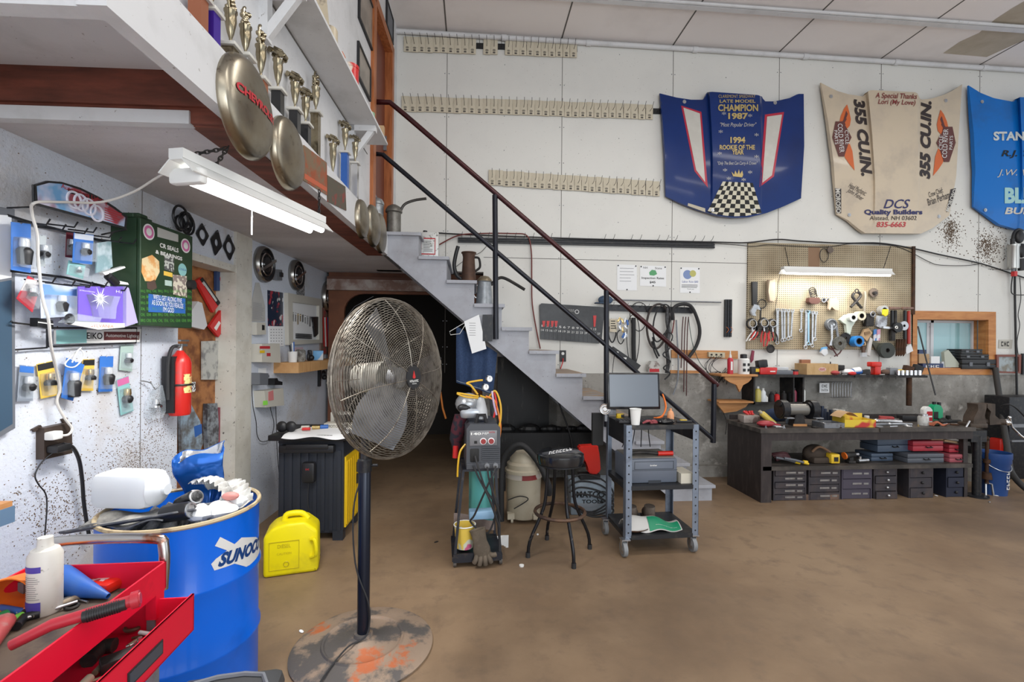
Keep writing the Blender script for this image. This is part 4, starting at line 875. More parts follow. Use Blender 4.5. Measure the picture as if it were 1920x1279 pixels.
m=B(); m.tube([dn(i/20,.97)+Vector((0,-.014,0)) for i in range(21)],.003,5); t.add('hem_stitching',m,M('pale_thread',(.25,.3,.35),.8))
# ============================================================ PART TAG ROWS
m_tag=M('cream_tag_card',(.60,.54,.42),.8,n=(12,.5,.8,(.5,.44,.33),3)); m_print=M('tag_ink',(.09,.08,.07),.8)
def tagrow(x0,y0,x1,y1,n,gaps,rowname,hookh,h=28):
    a=BACK.at(x0,y0-h*.55); c=BACK.at(x1,y1-h*.55); k=depth((a+c)/2)/F
    r=thing('hook_rail','black hook rail on the white wall behind the '+rowname+' row of cream tags','hook rail',a,0,'hook rails for the cream tags')
    m=B(); d=c-a; M_=Matrix.Rotation(-math.atan2(d.z,d.x),4,'Y'); m.box(0,d.length,-.012,0,-.035,.03,M=M_); obj('rail',m,BLK,r)
    first=None; w=(x1-x0)/n
    for i in range(n):
        px=x0+w*(i+.5); py=y0+(y1-y0)*(i+.5)/n
        m=B(); p=BACK.at(px,py-h*.5)-a; lean=(.5-(px-740)/500*1)*.02
        m.tube([p+Vector((0,-.01,-.005)),p+Vector((-lean*.3,-.09,.005)),p+Vector((-lean*2,-.10,hookh*k))],.0028,5); obj('hook',m,BLKM,r)
        if i in gaps: continue
        if first is None:
            t=thing('part_tag','cream cardboard part tag in the '+rowname+' row','tag',BACK.at(px,py,.014),0,'cream tags in the '+rowname+' row')
            W=w*k*.49
            m=B(); m.box(-W,W,-.006,0,0,h*k,bev=.001); obj('card',m,m_tag,t)
            m=B(); m.ring((0,-.0065,h*k*.27),W*.4,.0022,12,e=.6); m.box(-W*.35,W*.35,-.0075,-.006,h*k*.06,h*k*.16); m.box(-W*.2,W*.2,-.0075,-.006,h*k*.25,h*k*.29); obj('print',m,m_print,t)
            first=t
        else:
            c_=dup(first,BACK.at(px,py+random.uniform(-.6,.6),.014+random.uniform(0,.004)))
            c_.rotation_euler=(0,random.uniform(-.02,.02),0)
tagrow(757,97,1082,108,24,{10,13},'topmost',12)
tagrow(753,209,1238,224.5,35,{34},'middle',12)
tagrow(916,347,1237,368,24,set(),'lowest',12)
# ============================================================ RACE CAR HOODS
def hood(name,label,cx,cy,outL,outR,topf,botf,mat,scoop,bulge=.05,sh=.05,nu=60,nv=36):
    """outline in photo pixels; scoop=(u0,u1,v_end)"""
    t=TH(BACK,name,label,'car hood',cx,cy,.03,'race car hoods on the back wall')
    u0,u1=scoop
    def sc(u,v):
        e=.015; a=min(max((u-u0)/e,0),1)*min(max((u1-u)/e,0),1); return a*sh*(1-v*.85)
    def dep(u,v): return .02+bulge*(1-(2*u-1)**2)*.8+.03*sin(PI*v)+sc(u,v)
    def pxy(u,v):
        L0=outL(v); R0=outR(v); px=L0+(R0-L0)*u; y0=topf(u); y1=botf(u); return px,y0+(y1-y0)*v
    def fn(u,v,o=0):
        x,z=t.q(*pxy(u,v),dep(u,v)); return Vector((x,-(dep(u,v)+o),z))
    m=B(); us=sorted(set([i/nu for i in range(nu+1)]+[u0-.001,u0,u0+.015,u1-.015,u1,u1+.001]))
    g=[[m.b.verts.new(fn(u,j/nv)) for j in range(nv+1)] for u in us]
    for i in range(len(us)-1):
        for j in range(nv): m.b.faces.new((g[i][j],g[i+1][j],g[i+1][j+1],g[i][j+1]))
    m.b.normal_update(); bmesh.ops.recalc_face_normals(m.b,faces=m.b.faces)
    rb=bmesh.ops.extrude_face_region(m.b,geom=[f for f in m.b.faces]) if False else None
    # edge flange folded back to give the sheet its depth
    edge=[g[i][0] for i in range(len(us))]+g[-1][1:]+[g[i][-1] for i in range(len(us)-2,-1,-1)]+g[0][-2:0:-1]
    bk=[m.b.verts.new(Vector((v.co.x,min(v.co.y+.045,-.002),v.co.z))) for v in edge]
    for i in range(len(edge)): m.b.faces.new((edge[i],edge[(i+1)%len(edge)],bk[(i+1)%len(edge)],bk[i]))
    t.add('shell',m,mat,True)
    def inv(px,py):
        v=.5
        for _ in range(12):
            u=(px-outL(v))/(outR(v)-outL(v)); y0=topf(min(max(u,0),1)); y1=botf(min(max(u,0),1)); v=min(max((py-y0)/(y1-y0),0),1)
        return min(max(u,0),1),v
    t.inv=inv; t.fn=fn
    def onto(px,py,o): u,v=inv(px,py); x,z=t.q(px,py,dep(u,v)); return Vector((x,-(dep(u,v)+o),z))
    t.onto=onto
    def decal(pts,mat,o=.003,name='painted_panel',sub=6):
        """pts four photo corners TL TR BR BL"""
        m=B(); a,b_,c,d=[Vector(p) for p in pts]
        m.sheet(lambda u,v:onto(*((a*(1-u)+b_*u)*(1-v)+(d*(1-u)+c*u)*v),o),sub,sub*2); return t.add(name,m,mat,True)
    t.decal=decal
    def word(s_,x0,y0,x1,y1,mat,rot=0,o=.005,**k):
        # rotated box: centre & size in px; positions resolved through the hood surface
        cx_,cy_=(x0+x1)/2,(y0+y1)/2; w_,h_=abs(x1-x0),abs(y1-y0)
        return text(s_,0,0,w_,h_,0,mat,t.e,fn=lambda X,Z:onto(cx_+X*cos(rot)+Z*sin(rot),cy_+X*sin(rot)-Z*cos(rot),o),**k)
    t.word=word
    def bolts(*ps):
        for px,py in ps: m=B(); p=onto(px,py,0); m.disc(p,.022,.006,16); m.disc(p+Vector((0,-.006,0)),.009,.005,10); t.add('hood_pin',m,STL)
    t.bolts=bolts
    return t
def lerp(T,x):
    for (a,ya),(b_,yb_) in zip(T,T[1:]):
        if x<=b_: return ya+(yb_-ya)*(x-a)/(b_-a)
    return T[-1][1]
m_hb=M('dark_blue_car_paint',(.003,.026,.15),.3,0,coat=.25,spec=.25,n=(2,.45,.8,(.004,.018,.10),4))
h1=hood('car_hood','dark blue race hood with gold CHAMPION 1987 lettering and a checkered nose',1372,290,
 lambda v:lerp([(0,1237),(.3,1243),(.6,1247),(1,1248)],v),lambda v:lerp([(0,1507),(.5,1508),(1,1502)],v),
 lambda u:lerp([(0,175),(.12,183),(.22,187),(.305,187),(.33,173),(.36,172),(.68,178),(.71,181),(.725,190),(.8,190),(.9,184),(.96,176),(1,176)],u),
 lambda u:lerp([(0,368),(.12,382),(.25,394),(.4,405),(.5,408),(.62,407),(.75,399),(.88,386),(1,372)],u),m_hb,(.33,.71),.05,.06)
m_red2=M('hood_red',(.45,.02,.05),.3); m_pale=M('hood_pale_panel',(.55,.53,.48),.3,n=(7,.45,.8,(.62,.6,.55),3)); m_au=M('gold_lettering',(.5,.38,.15),.4,.3)
def stripe(h,P,Q):
    h.decal(P,m_red2,.002,'red_outline'); h.decal(Q,m_pale,.004,'pale_panel')
stripe(h1,[(1277,198),(1315,210),(1327,352),(1302,321)],[(1281,202),(1312,213),(1322,342),(1305,319)])
stripe(h1,[(1434,215),(1470,210),(1451,331),(1424,351)],[(1438,219),(1466,215),(1447,329),(1429,343)])
# checkered nose
mc=B(); mw=B(); n_=10; mm=8
for i in range(n_):
    for j in range(mm):
        def P_(a,c):
            yv=342+c*(407-342)/mm; xl=1355-(1355-1322)*c/mm; xr=1411+(1430-1411)*c/mm; ym=yv+(a/n_-.5)*3; return xl+(xr-xl)*a/n_, min(ym, lerp([(1322,396),(1340,403),(1372,407),(1400,406),(1430,400)],xl+(xr-xl)*a/n_)-1)
        q4=[h1.onto(*P_(i,j),.005),h1.onto(*P_(i+1,j),.005),h1.onto(*P_(i+1,j+1),.005),h1.onto(*P_(i,j+1),.005)]
        bb=mc if (i+j)%2 else mw; bb.b.faces.new([bb.b.verts.new(v) for v in q4])
h1.add('black_checks',mc,INK,False); h1.add('cream_checks',mw,M('cream_check',(.62,.58,.45),.4),False)
h1.word('CLAREMONT SPEEDWAY',1347,178,1416,184,m_au); h1.word('LATE MODEL',1349,187,1416,193,m_au,bold=.02)
h1.word('CHAMPION',1346,196,1421,209,m_au,bold=.03); h1.word('1987',1365,212,1402,224,m_au,bold=.04)
m_sil=M('silver_lettering',(.5,.5,.48),.4,.3)
h1.word('"Most Popular Driver"',1350,230,1418,240,m_sil,shear=.3); h1.word('1994',1369,257,1397,269,m_au,bold=.04); h1.word('ROOKIE OF THE',1349,272,1415,281,m_au,bold=.03); h1.word('YEAR',1372,281,1394,290,m_au,bold=.03)
h1.word('"Only The Best Can Carry A Crown"',1345,303,1420,311,m_sil,shear=.3)
m=B(); cr=[(1371,322),(1376,328),(1378,320),(1382,327),(1385,318),(1387,327),(1391,320),(1393,328),(1395,323),(1391,333),(1374,331)]
vs=[m.b.verts.new(h1.onto(x,y,.006)) for x,y in cr]; m.b.faces.new(vs); h1.add('crown_emblem',m,m_au,False)
for px,py in ((1351,247),(1418,253),(1349,288),(1418,294),(1359,319),(1406,323),(1366,335),(1394,337),(1357,213),(1406,217)): h1.word('*',px-4,py-3,px+4,py+3,m_sil)
m=B(); h1.decal([(1290,381),(1322,391),(1322,398),(1289,386)],M('cream_strip',(.5,.45,.35),.5),.004,'taped_strip')
h1.bolts((1283,191),(1453,193),(1336,394),(1413,393))
m_hw=M('cream_car_paint',(.60,.50,.37),.4,.0,coat=.3,n=(3,.45,.75,(.50,.42,.33),6),n2=(1.5,.55,.8,(.42,.35,.27),5))
h2=hood('car_hood','cream race hood with 355 CU.IN. down both sides and winged emblems',1671,300,
 lambda v:lerp([(0,1539),(.3,1553),(.6,1563),(1,1569)],v),lambda v:lerp([(0,1804),(.35,1798),(.7,1793),(1,1780)],v),
 lambda u:lerp([(0,155),(.05,162),(.12,171),(.2,177),(.3,181),(.34,170),(.36,169),(.68,173),(.705,187),(.78,185),(.87,178),(.94,169),(1,158)],u),
 lambda u:lerp([(0,402),(.1,413),(.2,430),(.25,437),(.75,438),(.85,428),(1,404)],u),m_hw,(.32,.70),.05,.05)
m_brn=M('dark_brown_letter',(.03,.02,.02),.5); m_or=M('wing_orange',(.62,.13,.03),.5); m_mr=M('emblem_maroon',(.12,.035,.03),.5); m_bl3=M('navy_letter',(.02,.02,.11),.5)
h2.word('A Special Thanks',1641,175,1719,188,M('maroon_letter',(.22,.03,.03),.5),rot=.03,shear=.2,bold=.01); h2.word('Lori (My Love)',1646,187,1716,199,M('maroon_letter',(.22,.03,.03)),rot=.03,shear=.2,bold=.01)
h2.word('355 CU.IN.',1545,247,1690,268,m_brn,rot=R(84),shear=.25,bold=.05); h2.word('355 CU.IN.',1662,253,1808,273,m_brn,rot=R(-89),shear=.25,bold=.05)
def emblem(cx,cy,s_,rot):
    def poly(pts,mat,o,nm):
        m=B(); vs=[m.b.verts.new(h2.onto(cx+s_*x,cy+y,o)) for x,y in pts]; m.b.faces.new(vs); return h2.add(nm,m,mat,False)
    poly([(10,-62),(14,-48),(17,-34),(15,-22),(6,-12),(-6,-22),(-2,-40),(4,-54)],m_or,.004,'upper_wing'); poly([(8,8),(15,12),(20,26),(22,44),(24,62),(14,50),(6,38),(2,22)],m_or,.004,'lower_wing')
    for i in range(3): poly([(8-2*i,-50+10*i),(11-2*i,-44+10*i),(2-3*i,-20+3*i),(0-3*i,-24+3*i)],m_mr,.0055,'feather_line')
    poly([(-12,-30),(2,-30),(14,-8),(18,0),(12,12),(4,36),(-6,36),(-18,0)],m_mr,.0065,'shield')
    if s_>0:
        h2.word('COLD RIVER',cx-2-27,cy+2-5,cx-2+27,cy+2+4,WHT,rot=R(86),o=.008); h2.word('CYCLE',cx+9-13,cy-3.5,cx+9+13,cy+3.5,WHT,rot=R(86),o=.008); h2.word('PARTS',cx-11-13,cy-3,cx-11+13,cy+3,WHT,rot=R(86),o=.008)
    else:
        h2.word('COLD RIVER',cx-2-27,cy+2-5,cx-2+27,cy+2+4,WHT,rot=R(-87),o=.008); h2.word('CYCLE',cx-10-13,cy-3.5,cx-10+13,cy+3.5,WHT,rot=R(-87),o=.008); h2.word('PARTS',cx+9-13,cy-3,cx+9+13,cy+3,WHT,rot=R(-87),o=.008)
emblem(1578,258,1,0); emblem(1773,268,-1,0)
h2.word('Head Mechanic:',1590,350,1626,360,m_brn,rot=R(28),shear=.3); h2.word('John Fisher',1586,360,1620,371,m_brn,rot=R(32),shear=.3)
h2.word('Crew Chief:',1740,356,1768,366,m_brn,rot=R(-20),shear=.3); h2.word('Brian Perham',1737,366,1781,379,m_brn,rot=R(-20),shear=.3)
h2.word('DCS',1656,374,1706,391,m_bl3,shear=.35,bold=.01); h2.word('Quality Builders',1620,393,1729,405,m_bl3,bold=.04); h2.word('Alstead, NH 03602',1630,405,1718,414,m_brn,shear=.1); h2.word('835-6663',1643,416,1698,426,M('red_letter',(.5,.04,.05),.5),shear=.2,bold=.02)
h2.decal([(1565,353),(1577,354),(1577,400),(1568,400)],m_brn,.003,'black_patch'); h2.word('MOROSO',1571-23,377-4.5,1571+23,377+4.5,m_pale,rot=R(88),bold=.03)
h2.decal([(1782,355),(1792,353),(1784,383),(1774,399)],m_brn,.003,'black_patch'); h2.word('MOROSO',1783-22,376-4,1783+22,376+4,m_pale,rot=R(-70),bold=.03)
h2.bolts((1558,181),(1773,189),(1592,403),(1760,406))
m_hu=M('bright_blue_car_paint',(.004,.16,.55),.35,0,coat=.15,spec=.25,n=(2,.5,.8,(.02,.10,.3),4))
h3=hood('car_hood','bright blue race hood cut off by the right edge of the view',1950,300,
 lambda v:lerp([(0,1816),(.4,1826),(.7,1829),(1,1825)],v),lambda v:lerp([(0,2096),(.35,2090),(.7,2084),(1,2072)],v),
 lambda u:lerp([(0,160),(.08,174),(.17,184),(.3,191),(.34,182),(.66,186),(.69,196),(.85,186),(1,164)],u),
 lambda u:lerp([(0,388),(.1,404),(.2,421),(.33,430),(.7,436),(1,400)],u),m_hu,(.33,.70),.05,.05)
h3.word('STANLEY',1862,247,1960,264,M('pale_blue_letter',(.6,.65,.65),.4),bold=.04); h3.word('R.J. MILLER',1877,282,1990,297,INK,shear=.25,bold=.02); h3.word('J.W. Wright',1869,318,1975,333,m_pale,shear=.3)
h3.word('BLUE',1883,352,1960,382,M('aqua_letter',(.35,.6,.6),.4),bold=.05); h3.word('BUILDERS',1883,389,2000,402,m_pale,shear=.2,bold=.03); h3.bolts((1841,191),(1847,394))
# ============================================================ OTHER WALL THINGS
def BT(name,label,cat,px,py,off=0,group=None): return TH(BACK,name,label,cat,px,py,off,group)
t=BT('hook_rail','long black three-bar hook rail above the staircase and papers','hook rail',859,446)
for i in range(3):
    m=B(); m.prism(t.Q((859,446+3.4*i),(1338,453.5+4.6*i),(1338,457+4.6*i),(859,448.4+3.4*i)),0,.03); t.add('bar',m,BLKM,False)
for i in range(29):
    px=866+i*16.6; py=446+(px-859)/480*7.5
    if 1075<px<1108 or random.random()<.06: continue
    m=B(); x,z=t.q(px,py); m.tube([(x,-.02,z),(x,-.07,z+.02),(x+.01,-.075,z+.055)],.0028,5); t.add('hook',m,BLKM)
def wpaper(label,pts,pins=True): 
    t=paper(BACK,'notice',label,'notice',pts,PAP,.002,.0012,'notices on the back wall')
    x=sum(p[0] for p in pts)/len(pts); ys=[p[1] for p in pts]
    for px,py in ((pts[0][0]+2,pts[0][1]+2),(pts[1][0]-2,pts[1][1]+2),(x,max(ys)-2)): m=B(); a=t.q(px,py); m.disc((a[0],-.001,a[1]),.008,.005,10); t.add('pin',m,INK)
    return t
def tw(t,s_,x0,y0,x1,y1,mat,out=.0016,**k): (xa,za),(xb,zb_)=t.q(x0,y0),t.q(x1,y1); text(s_,(xa+xb)/2,(za+zb_)/2,xb-xa,za-zb_,out,mat,t.e,**k)
t=wpaper('plain white typed notice, leftmost of the three sheets on the wall',[(1157,496),(1194,497),(1194,545),(1157,544)]); lines(t,t.q(1162,500)[0],t.q(1190,500)[0],t.q(1160,530)[1],t.q(1160,500)[1],5,.0013,M('faint_ink',(.3,.3,.32)),h=.15)
t=wpaper('white sign reading NH State Inspection Rates $45',[(1200,498),(1249,499),(1249,538),(1200,536)])
tw(t,'NH',1206,500,1214,504,INK); tw(t,'State',1228,501,1241,505,INK); tw(t,'Inspection Rates',1203,519,1245,525,INK,bold=.02); tw(t,'$45',1218,527,1229,532,INK,bold=.03)
m=B(); m.prism(t.Q((1217,511),(1222,506),(1229,507),(1232,514),(1226,517),(1218,516)),.0012,.002); t.add('green_print',m,M('green_print',(.1,.35,.15),.6),False)
t=wpaper('white sign with a blue and yellow circular picture above small text',[(1275,501),(1312,502),(1312,550),(1275,549)])
m=B(); a=t.q(1289,515); c=t.q(1299,513)
m.disc((a[0],-.0012,a[1]),.055,.0008,20); t.add('blue_print',m,M('blue_print',(.2,.28,.5),.6)); m=B(); m.disc((c[0],-.002,c[1]),.04,.0006,20); t.add('yellow_print',m,M('olive_print',(.5,.48,.15),.6))
tw(t,'Labor Rate $80',1279,526,1309,531,BLUI); lines(t,t.q(1278,500)[0],t.q(1309,500)[0],t.q(1280,540)[1],t.q(1280,533)[1],3,.0013,INK,rag=.1); tw(t,'Thank you',1288,541,1301,544,INK)
# wrench pouch
t=BT('tool_roll','black numbered tool roll with a few red-handled tools pinned on the wall','tool roll',1070,605,.01)
o=[(1011,572),(1015,569),(1130,576),(1133,580),(1127,640),(1122,644),(1013,636)]
m=B(); m.prism(t.Q(*o),0,.02); t.add('roll',m,M('black_vinyl',(.012,.012,.014),.35,bump=.3,n=(8,.45,.7,(.025,.025,.028),3)),False)
for i in range(13): tw(t,str(i+1),1015+i*8.1,609+i*.55,1019.5+i*8.1,613+i*.55,WHT,.0215)
for i in range(14): tw(t,str(i+14),1014+i*8.1,617+i*.55,1019+i*8.1,621+i*.55,WHT,.0215)
for i,px in enumerate((1019,1027,1035,1042,1114)): m=B(); m.prism(t.Q((px-3,602 if i<4 else 592),(px+3,602 if i<4 else 592),(px+1,613),(px-2,613)),.02,.03); t.add('tool_handle',m,REDP,False)
tw(t,'~4',1062,580,1077,585,M('grey_print2',(.3,.3,.3),.5),.0215); m=B(); a=t.q(1081,585); m.ring((a[0],-.021,a[1]),.022,.004,18); t.add('round_logo',m,PAP)
m=B(); 
for i in range(14): a=t.q(1021+i*8,622+i*.5); c=t.q(1021+i*8,637+i*.4); m.box(a[0]-.001,a[0]+.001,-.0225,-.02,c[1],a[1])
t.add('pocket_seams',m,M('black_seam',(.05,.05,.05)))
t=BT('wall_outlet','black wall outlet above the lower stair treads','wall outlet',1055,667); m=B(); m.prism(t.Q((1049,657),(1061,657),(1061,678),(1049,678)),0,.012); t.add('plate',m,BLK,False); m=B(); a=t.q(1055,663); m.disc((a[0],-.012,a[1]),.018,.004,16); t.add('socket',m,WHT)
m=B(); a=t.q(1055,672); m.tube([(a[0],-.02,a[1]),(a[0]-.01,-.05,a[1]-.05),(a[0]-.04,-.08,a[1]-.12)],.006,7,smooth=4); t.add('red_lead',m,REDP)
cord(BACK,'air_hose','red air hose drooping from the wall cable down to the stair tread',[(818,462,.03),(858,442,.04),(900,438,.05),(960,438,.05),(988,442,.05),(996,470,.04),(997,520,.04),(998,570,.04),(1006,620,.04),(1013,654,.05)],.008,M('dark_red_rubber',(.16,.03,.025),.5),'hose')
cord(BACK,'long_cable','long black cable strung across the wall above the pegboard to the right corner',[(822,437,.03),(900,441,.03),(1100,448,.04),(1340,454,.03),(1400,455,.03),(1457,449,.03),(1500,452,.03),(1580,456,.03),(1650,456,.03),(1712,466,.03),(1760,477,.03),(1838,494,.03),(1900,514,.03),(1930,524,.03)],.0085,BLK,'cable')
cord(BACK,'thin_cable','thinner second cable sagging below the long black wall cable',[(1340,456,.035),(1380,459,.035),(1410,462,.035),(1440,459,.03),(1480,461,.03),(1550,463,.03),(1600,457,.03),(1680,462,.03),(1740,490,.02),(1762,497,.02),(1810,498,.02),(1836,495,.02)],.004,BLK,'cable')
cord(BACK,'dark_rope','small wire hanging down behind the brown oil jug to the wall',[(912,462,.02),(900,474,.02),(880,482,.02),(855,500,.02)],.003,BLK)
t=BT('metal_rod','long thin grey rod resting on nails above the belts','rod',1135,562,.03); m=B(); a=t.q(1137,562); c=t.q(1352,567); m.cyl((a[0],0,a[1]),(c[0],0,c[1]),.009); t.add('rod',m,GRY)
t=BT('hook_rail','short black hook rail holding drive belts and hoses','hook rail',1140,575); m=B(); m.prism(t.Q((1138,571),(1297,577),(1297,588),(1138,583)),0,.03); t.add('bar',m,BLKM,False)
for i in range(12): px=1146+i*13; m=B(); x,z=t.q(px,574+i*.5); m.tube([(x,-.02,z),(x,-.09,z),(x+.008,-.095,z+.035)],.003,5); t.add('hook',m,BLKM)
t=BT('hook_rail','upright black hook rail with a few coloured zip ties left of the pegboard','hook rail',1364,597)
for i in range(3): m=B(); m.prism(t.Q((1357.5+i*4.7,562),(1361+i*4.7,562),(1360+i*4.7,632),(1356.5+i*4.7,632)),0,.03); t.add('bar',m,BLKM,False)
for i,c_ in enumerate((ORG,BLU,ORG)): m=B(); a=t.q(1359+i*4,618); m.tube([(a[0],-.035,a[1]+.03),(a[0]+.02,-.05,a[1]),(a[0],-.04,a[1]-.04)],.002,5,smooth=4); t.add('zip_tie',m,c_)
# belts and hoses
def loop(label,cx,cy,rx,ry,r,off,mat=RUB,name='drive_belt',cat='belt',rot=0,n=28,group='belts hanging on the short hook rail'):
    t=BT(name,label,cat,cx,cy,off,group); k=t.k; P=[]
    for i in range(n):
        a=2*PI*i/n; x=rx*k*cos(a)*(1+.12*sin(a)); z=ry*k*sin(a); P.append((x*cos(rot)-z*sin(rot),-.01*sin(2*a),x*sin(rot)+z*cos(rot)))
    m=B(); m.tube(P,r,8,True); t.add('loop',m,mat); return t
loop('wide worn belt loop hanging left of the tall strap bundle',1233,612,21,42,.013,.09,M('worn_rubber',(.045,.035,.032),.7),rot=-.1)
loop('second belt loop doubled inside the wide worn one',1240,606,15,36,.009,.12,rot=-.25)
loop('small thin black belt loop low beside the cream tag',1164,632,7,13,.006,.07)
loop('small belt loop under the cream tag nearest the second post',1148,626,7,16,.008,.07)
loop('long narrow belt loop around the thick black hose',1187,640,12,50,.005,.06)
loop('thin belt loop at the top left of the short rail',1198,594,17,27,.005,.05)
loop('tangled cord coil halfway down the strap bundle',1252,634,9,11,.006,.12,name='cord_coil',cat='cord')
def strand(name,label,cat,pts,r,mat,grp=None,sm=5): o=cord(BACK,name,label,pts,r,mat,cat,8,sm); 
strand('thick_hose','heavy black hose arching over and down to the right of the short rail','hose',[(1262,600,.1),(1262,580,.12),(1275,571,.12),(1295,574,.1),(1308,600,.08),(1312,625,.06),(1305,650,.06),(1290,672,.06)],.021,RUB)
strand('ribbed_tube','thick black ribbed tube hanging straight down beside the second post','tube',[(1188,596,.06),(1188,620,.06),(1188,655,.06),(1189,680,.06)],.027,RUB)
strand('strap_bundle','twisted grey and black strap bundle hanging to the shelf','strap',[(1252,575,.1),(1251,600,.1),(1254,625,.09),(1250,650,.09),(1253,680,.08),(1250,700,.08)],.024,M('greasy_webbing',(.07,.07,.075),.6,n=(30,.45,.6,(.02,.02,.02),2)))
strand('knotted_rope','black knotted rope wound around the strap bundle','rope',[(1246,640,.13),(1256,652,.13),(1243,665,.13),(1257,678,.13),(1244,690,.13),(1256,700,.12),(1246,712,.1)],.009,BLK)
strand('red_bungee','dark red elastic cord hanging beside the strap bundle','cord',[(1262,580,.1),(1264,600,.1),(1260,625,.1)],.008,M('dark_red_rubber',(.16,.03,.025)))
for i,(px,y1,lb) in enumerate(((1279,690,'first'),(1284,735,'second'),(1289,742,'third'))): strand('battery_lead',lb+' long dark red lead of the bunch hanging beside the arching hose','lead',[(px+2,594,.08),(px,620,.08),(px-1,660,.08),(px-2,y1,.08)],.0065,M('maroon_lead',(.07,.02,.02),.5))
strand('green_cord','thin dark green cord swinging right towards the power strip','cord',[(1291,594,.08),(1294,620,.08),(1300,650,.08),(1312,680,.06),(1330,700,.06)],.004,M('dark_green_cord',(.02,.06,.05),.5))
strand('metal_pipe','bent bright tube end hanging under the strap bundle','tube',[(1268,600,.08),(1270,640,.08),(1272,680,.08),(1270,715,.08),(1262,740,.08)],.010,GRY)
strand('hose_tail','two-tailed black hose end dangling below the belt loops','hose',[(1224,632,.11),(1228,650,.11),(1236,668,.11)],.012,RUB)
strand('hose_tail','black hose end, the left tail of the pair','hose',[(1222,640,.1),(1226,656,.1),(1233,672,.1)],.010,RUB)
t=BT('cream_tag','cream cardboard label hanging from the short rail beside the second post','tag',1150,610,.08); m=B(); m.prism(t.Q((1143,598),(1157,598),(1156,623),(1143,622)),0,.006); t.add('card',m,m_tag,False); lines(t,t.q(1145,600)[0],t.q(1155,600)[0],t.q(1150,618)[1],t.q(1150,600)[1],4,.006)
t=BT('key_bunch','bunch of blue and silver keys and tags hanging from the short rail','keys',1166,614,.08)
for i in range(12): m=B(); m.box(-.012,.012,-.004,.004,-.03,.03,M=Matrix.Translation((random.uniform(-.05,.06),random.uniform(-.03,0),random.uniform(-.12,.12)))@Matrix.Rotation(random.uniform(-.8,.8),4,'Y'),bev=.002); t.add('key',m,[BLU,STL,STL,GOLD][i%4])
t=BT('denim_hat','faded denim cap hung on the end of the short rail','cap',1134,563,.05); m=B(); m.ball((0,-.03,-.0),.09,(1,.5,.6)); m.box(-.13,-.02,-.06,-.0,-.045,-.03,bev=.01); t.add('crown',m,M('faded_denim',(.06,.10,.16),.85,n=(30,.4,.7,(.03,.05,.09),3)))
t=BT('inspection_light','black angular bar tool leaning across the wall under the middle rail','tool',1143,650,.09); m=B(); a=[t.q(*p) for p in ((1148,650),(1199,685),(1190,697),(1142,660))]; m.prism(a,0,.05); t.add('bar',m,BLK,False)
for p in ((1152,661),(1167,672)): m=B(); a=t.q(*p); m.box(a[0]-.03,a[0]+.03,-.06,-.05,a[1]-.008,a[1]+.012); t.add('white_label',m,WHT)
strand('pull_cord','black cord with a small grey handle hanging down by the second post','cord',[(1152,664,.1),(1149,690,.1),(1147,715,.1),(1145,735,.1)],.004,BLK)
t=BT('bulb_bin','clear domed bin with a red label behind the monitor','bin',1222,688,.06); m=B(); m.prism(t.Q((1212,697),(1212,684),(1217,677),(1227,677),(1232,684),(1232,697)),0,.08); t.add('bin',m,M('cloudy_plastic',(.5,.48,.45),.3,n=(10,.5,.6,(.2,.15,.13),3)),False); m=B(); m.prism(t.Q((1213,691),(1231,691),(1231,697),(1213,697)),.08,.082); t.add('red_label',m,REDI,False)
t=BT('wood_strip','orange pine board fixed to the wall carrying a power strip','board',1258,665); m=B(); m.prism(t.Q((1258,656),(1382,658),(1382,673),(1258,671)),0,.02); t.add('board',m,WOOD,False)
t=BT('wood_strip','thin dark edged pine strip on top of the concrete behind the monitor','board',1258,697,.012); m=B(); m.prism(t.Q((1256,694),(1310,695),(1310,700),(1256,700)),0,.02); t.add('board',m,WOOD,False)
t=BT('power_strip','beige power strip on the pine board','power strip',1340,665,.02); m=B(); m.prism(t.Q((1326,660),(1356,661),(1356,671),(1326,669)),0,.04); t.add('body',m,M('beige_plastic',(.5,.45,.33),.5),False)
for i in range(3): m=B(); a=t.q(1331+i*9,665); m.box(a[0]-.012,a[0]+.012,-.042,-.04,a[1]-.01,a[1]+.01); t.add('socket',m,INK)
for i in range(5): strand('tangled_lead','thin dark lead, '+['outermost','widest','second','lowest','shortest'][i]+' of the tangle under the power strip','lead',[(1334+i*5,668,.06),(1320+random.random()*20,680+random.random()*8,.08),(1328+random.random()*25,692+random.random()*14,.08),(1345+random.random()*20,698,.07),(1338+i*6,712+random.random()*14,.06),(1360+random.random()*6,690,.05)],.0035,BLK)
strand('long_lead','thin black lead falling down the concrete from the tangle to the floor','lead',[(1345,712,.04),(1342,740,.04),(1352,765,.04),(1362,790,.04),(1360,815,.04)],.0035,BLK)
# certificate and frame at the right
t=paper(BACK,'emblem_plate','small cream plate with a dark script emblem right of the window','plate',[(1873,637),(1899,637),(1897,654),(1872,653)],M('cream_plate',(.5,.48,.42),.5)); text('~3',*t.q(1885,645),.12,.06,.003,INK,t.e,shear=.3)
t=BT('framed_picture','red-brown framed picture of parked vehicles resting on the concrete ledge','picture',1887,684,.02); P=t.Q((1865,665),(1911,665),(1910,700),(1865,699)); I_=t.Q((1869,669),(1906,669),(1906,697),(1869,696)); m=B(); m.frame(P,I_,0,.025); t.add('frame',m,M('red_brown_frame',(.2,.06,.04),.5),False); m=B(); m.prism(I_,0,.01); t.add('picture',m,M('landscape_print',(.35,.4,.42),.4,n=(8,.45,.6,(.2,.18,.14),4)),False)
t=BT('framed_picture','narrow dark framed picture at the far right edge of the wall','picture',1916,684,.02); m=B(); m.prism(t.Q((1914,663),(1935,663),(1935,702),(1914,702)),0,.02); t.add('frame',m,BLK,False)
# ============================================================ FLOOR THINGS
def fk(p): return depth(p)/F
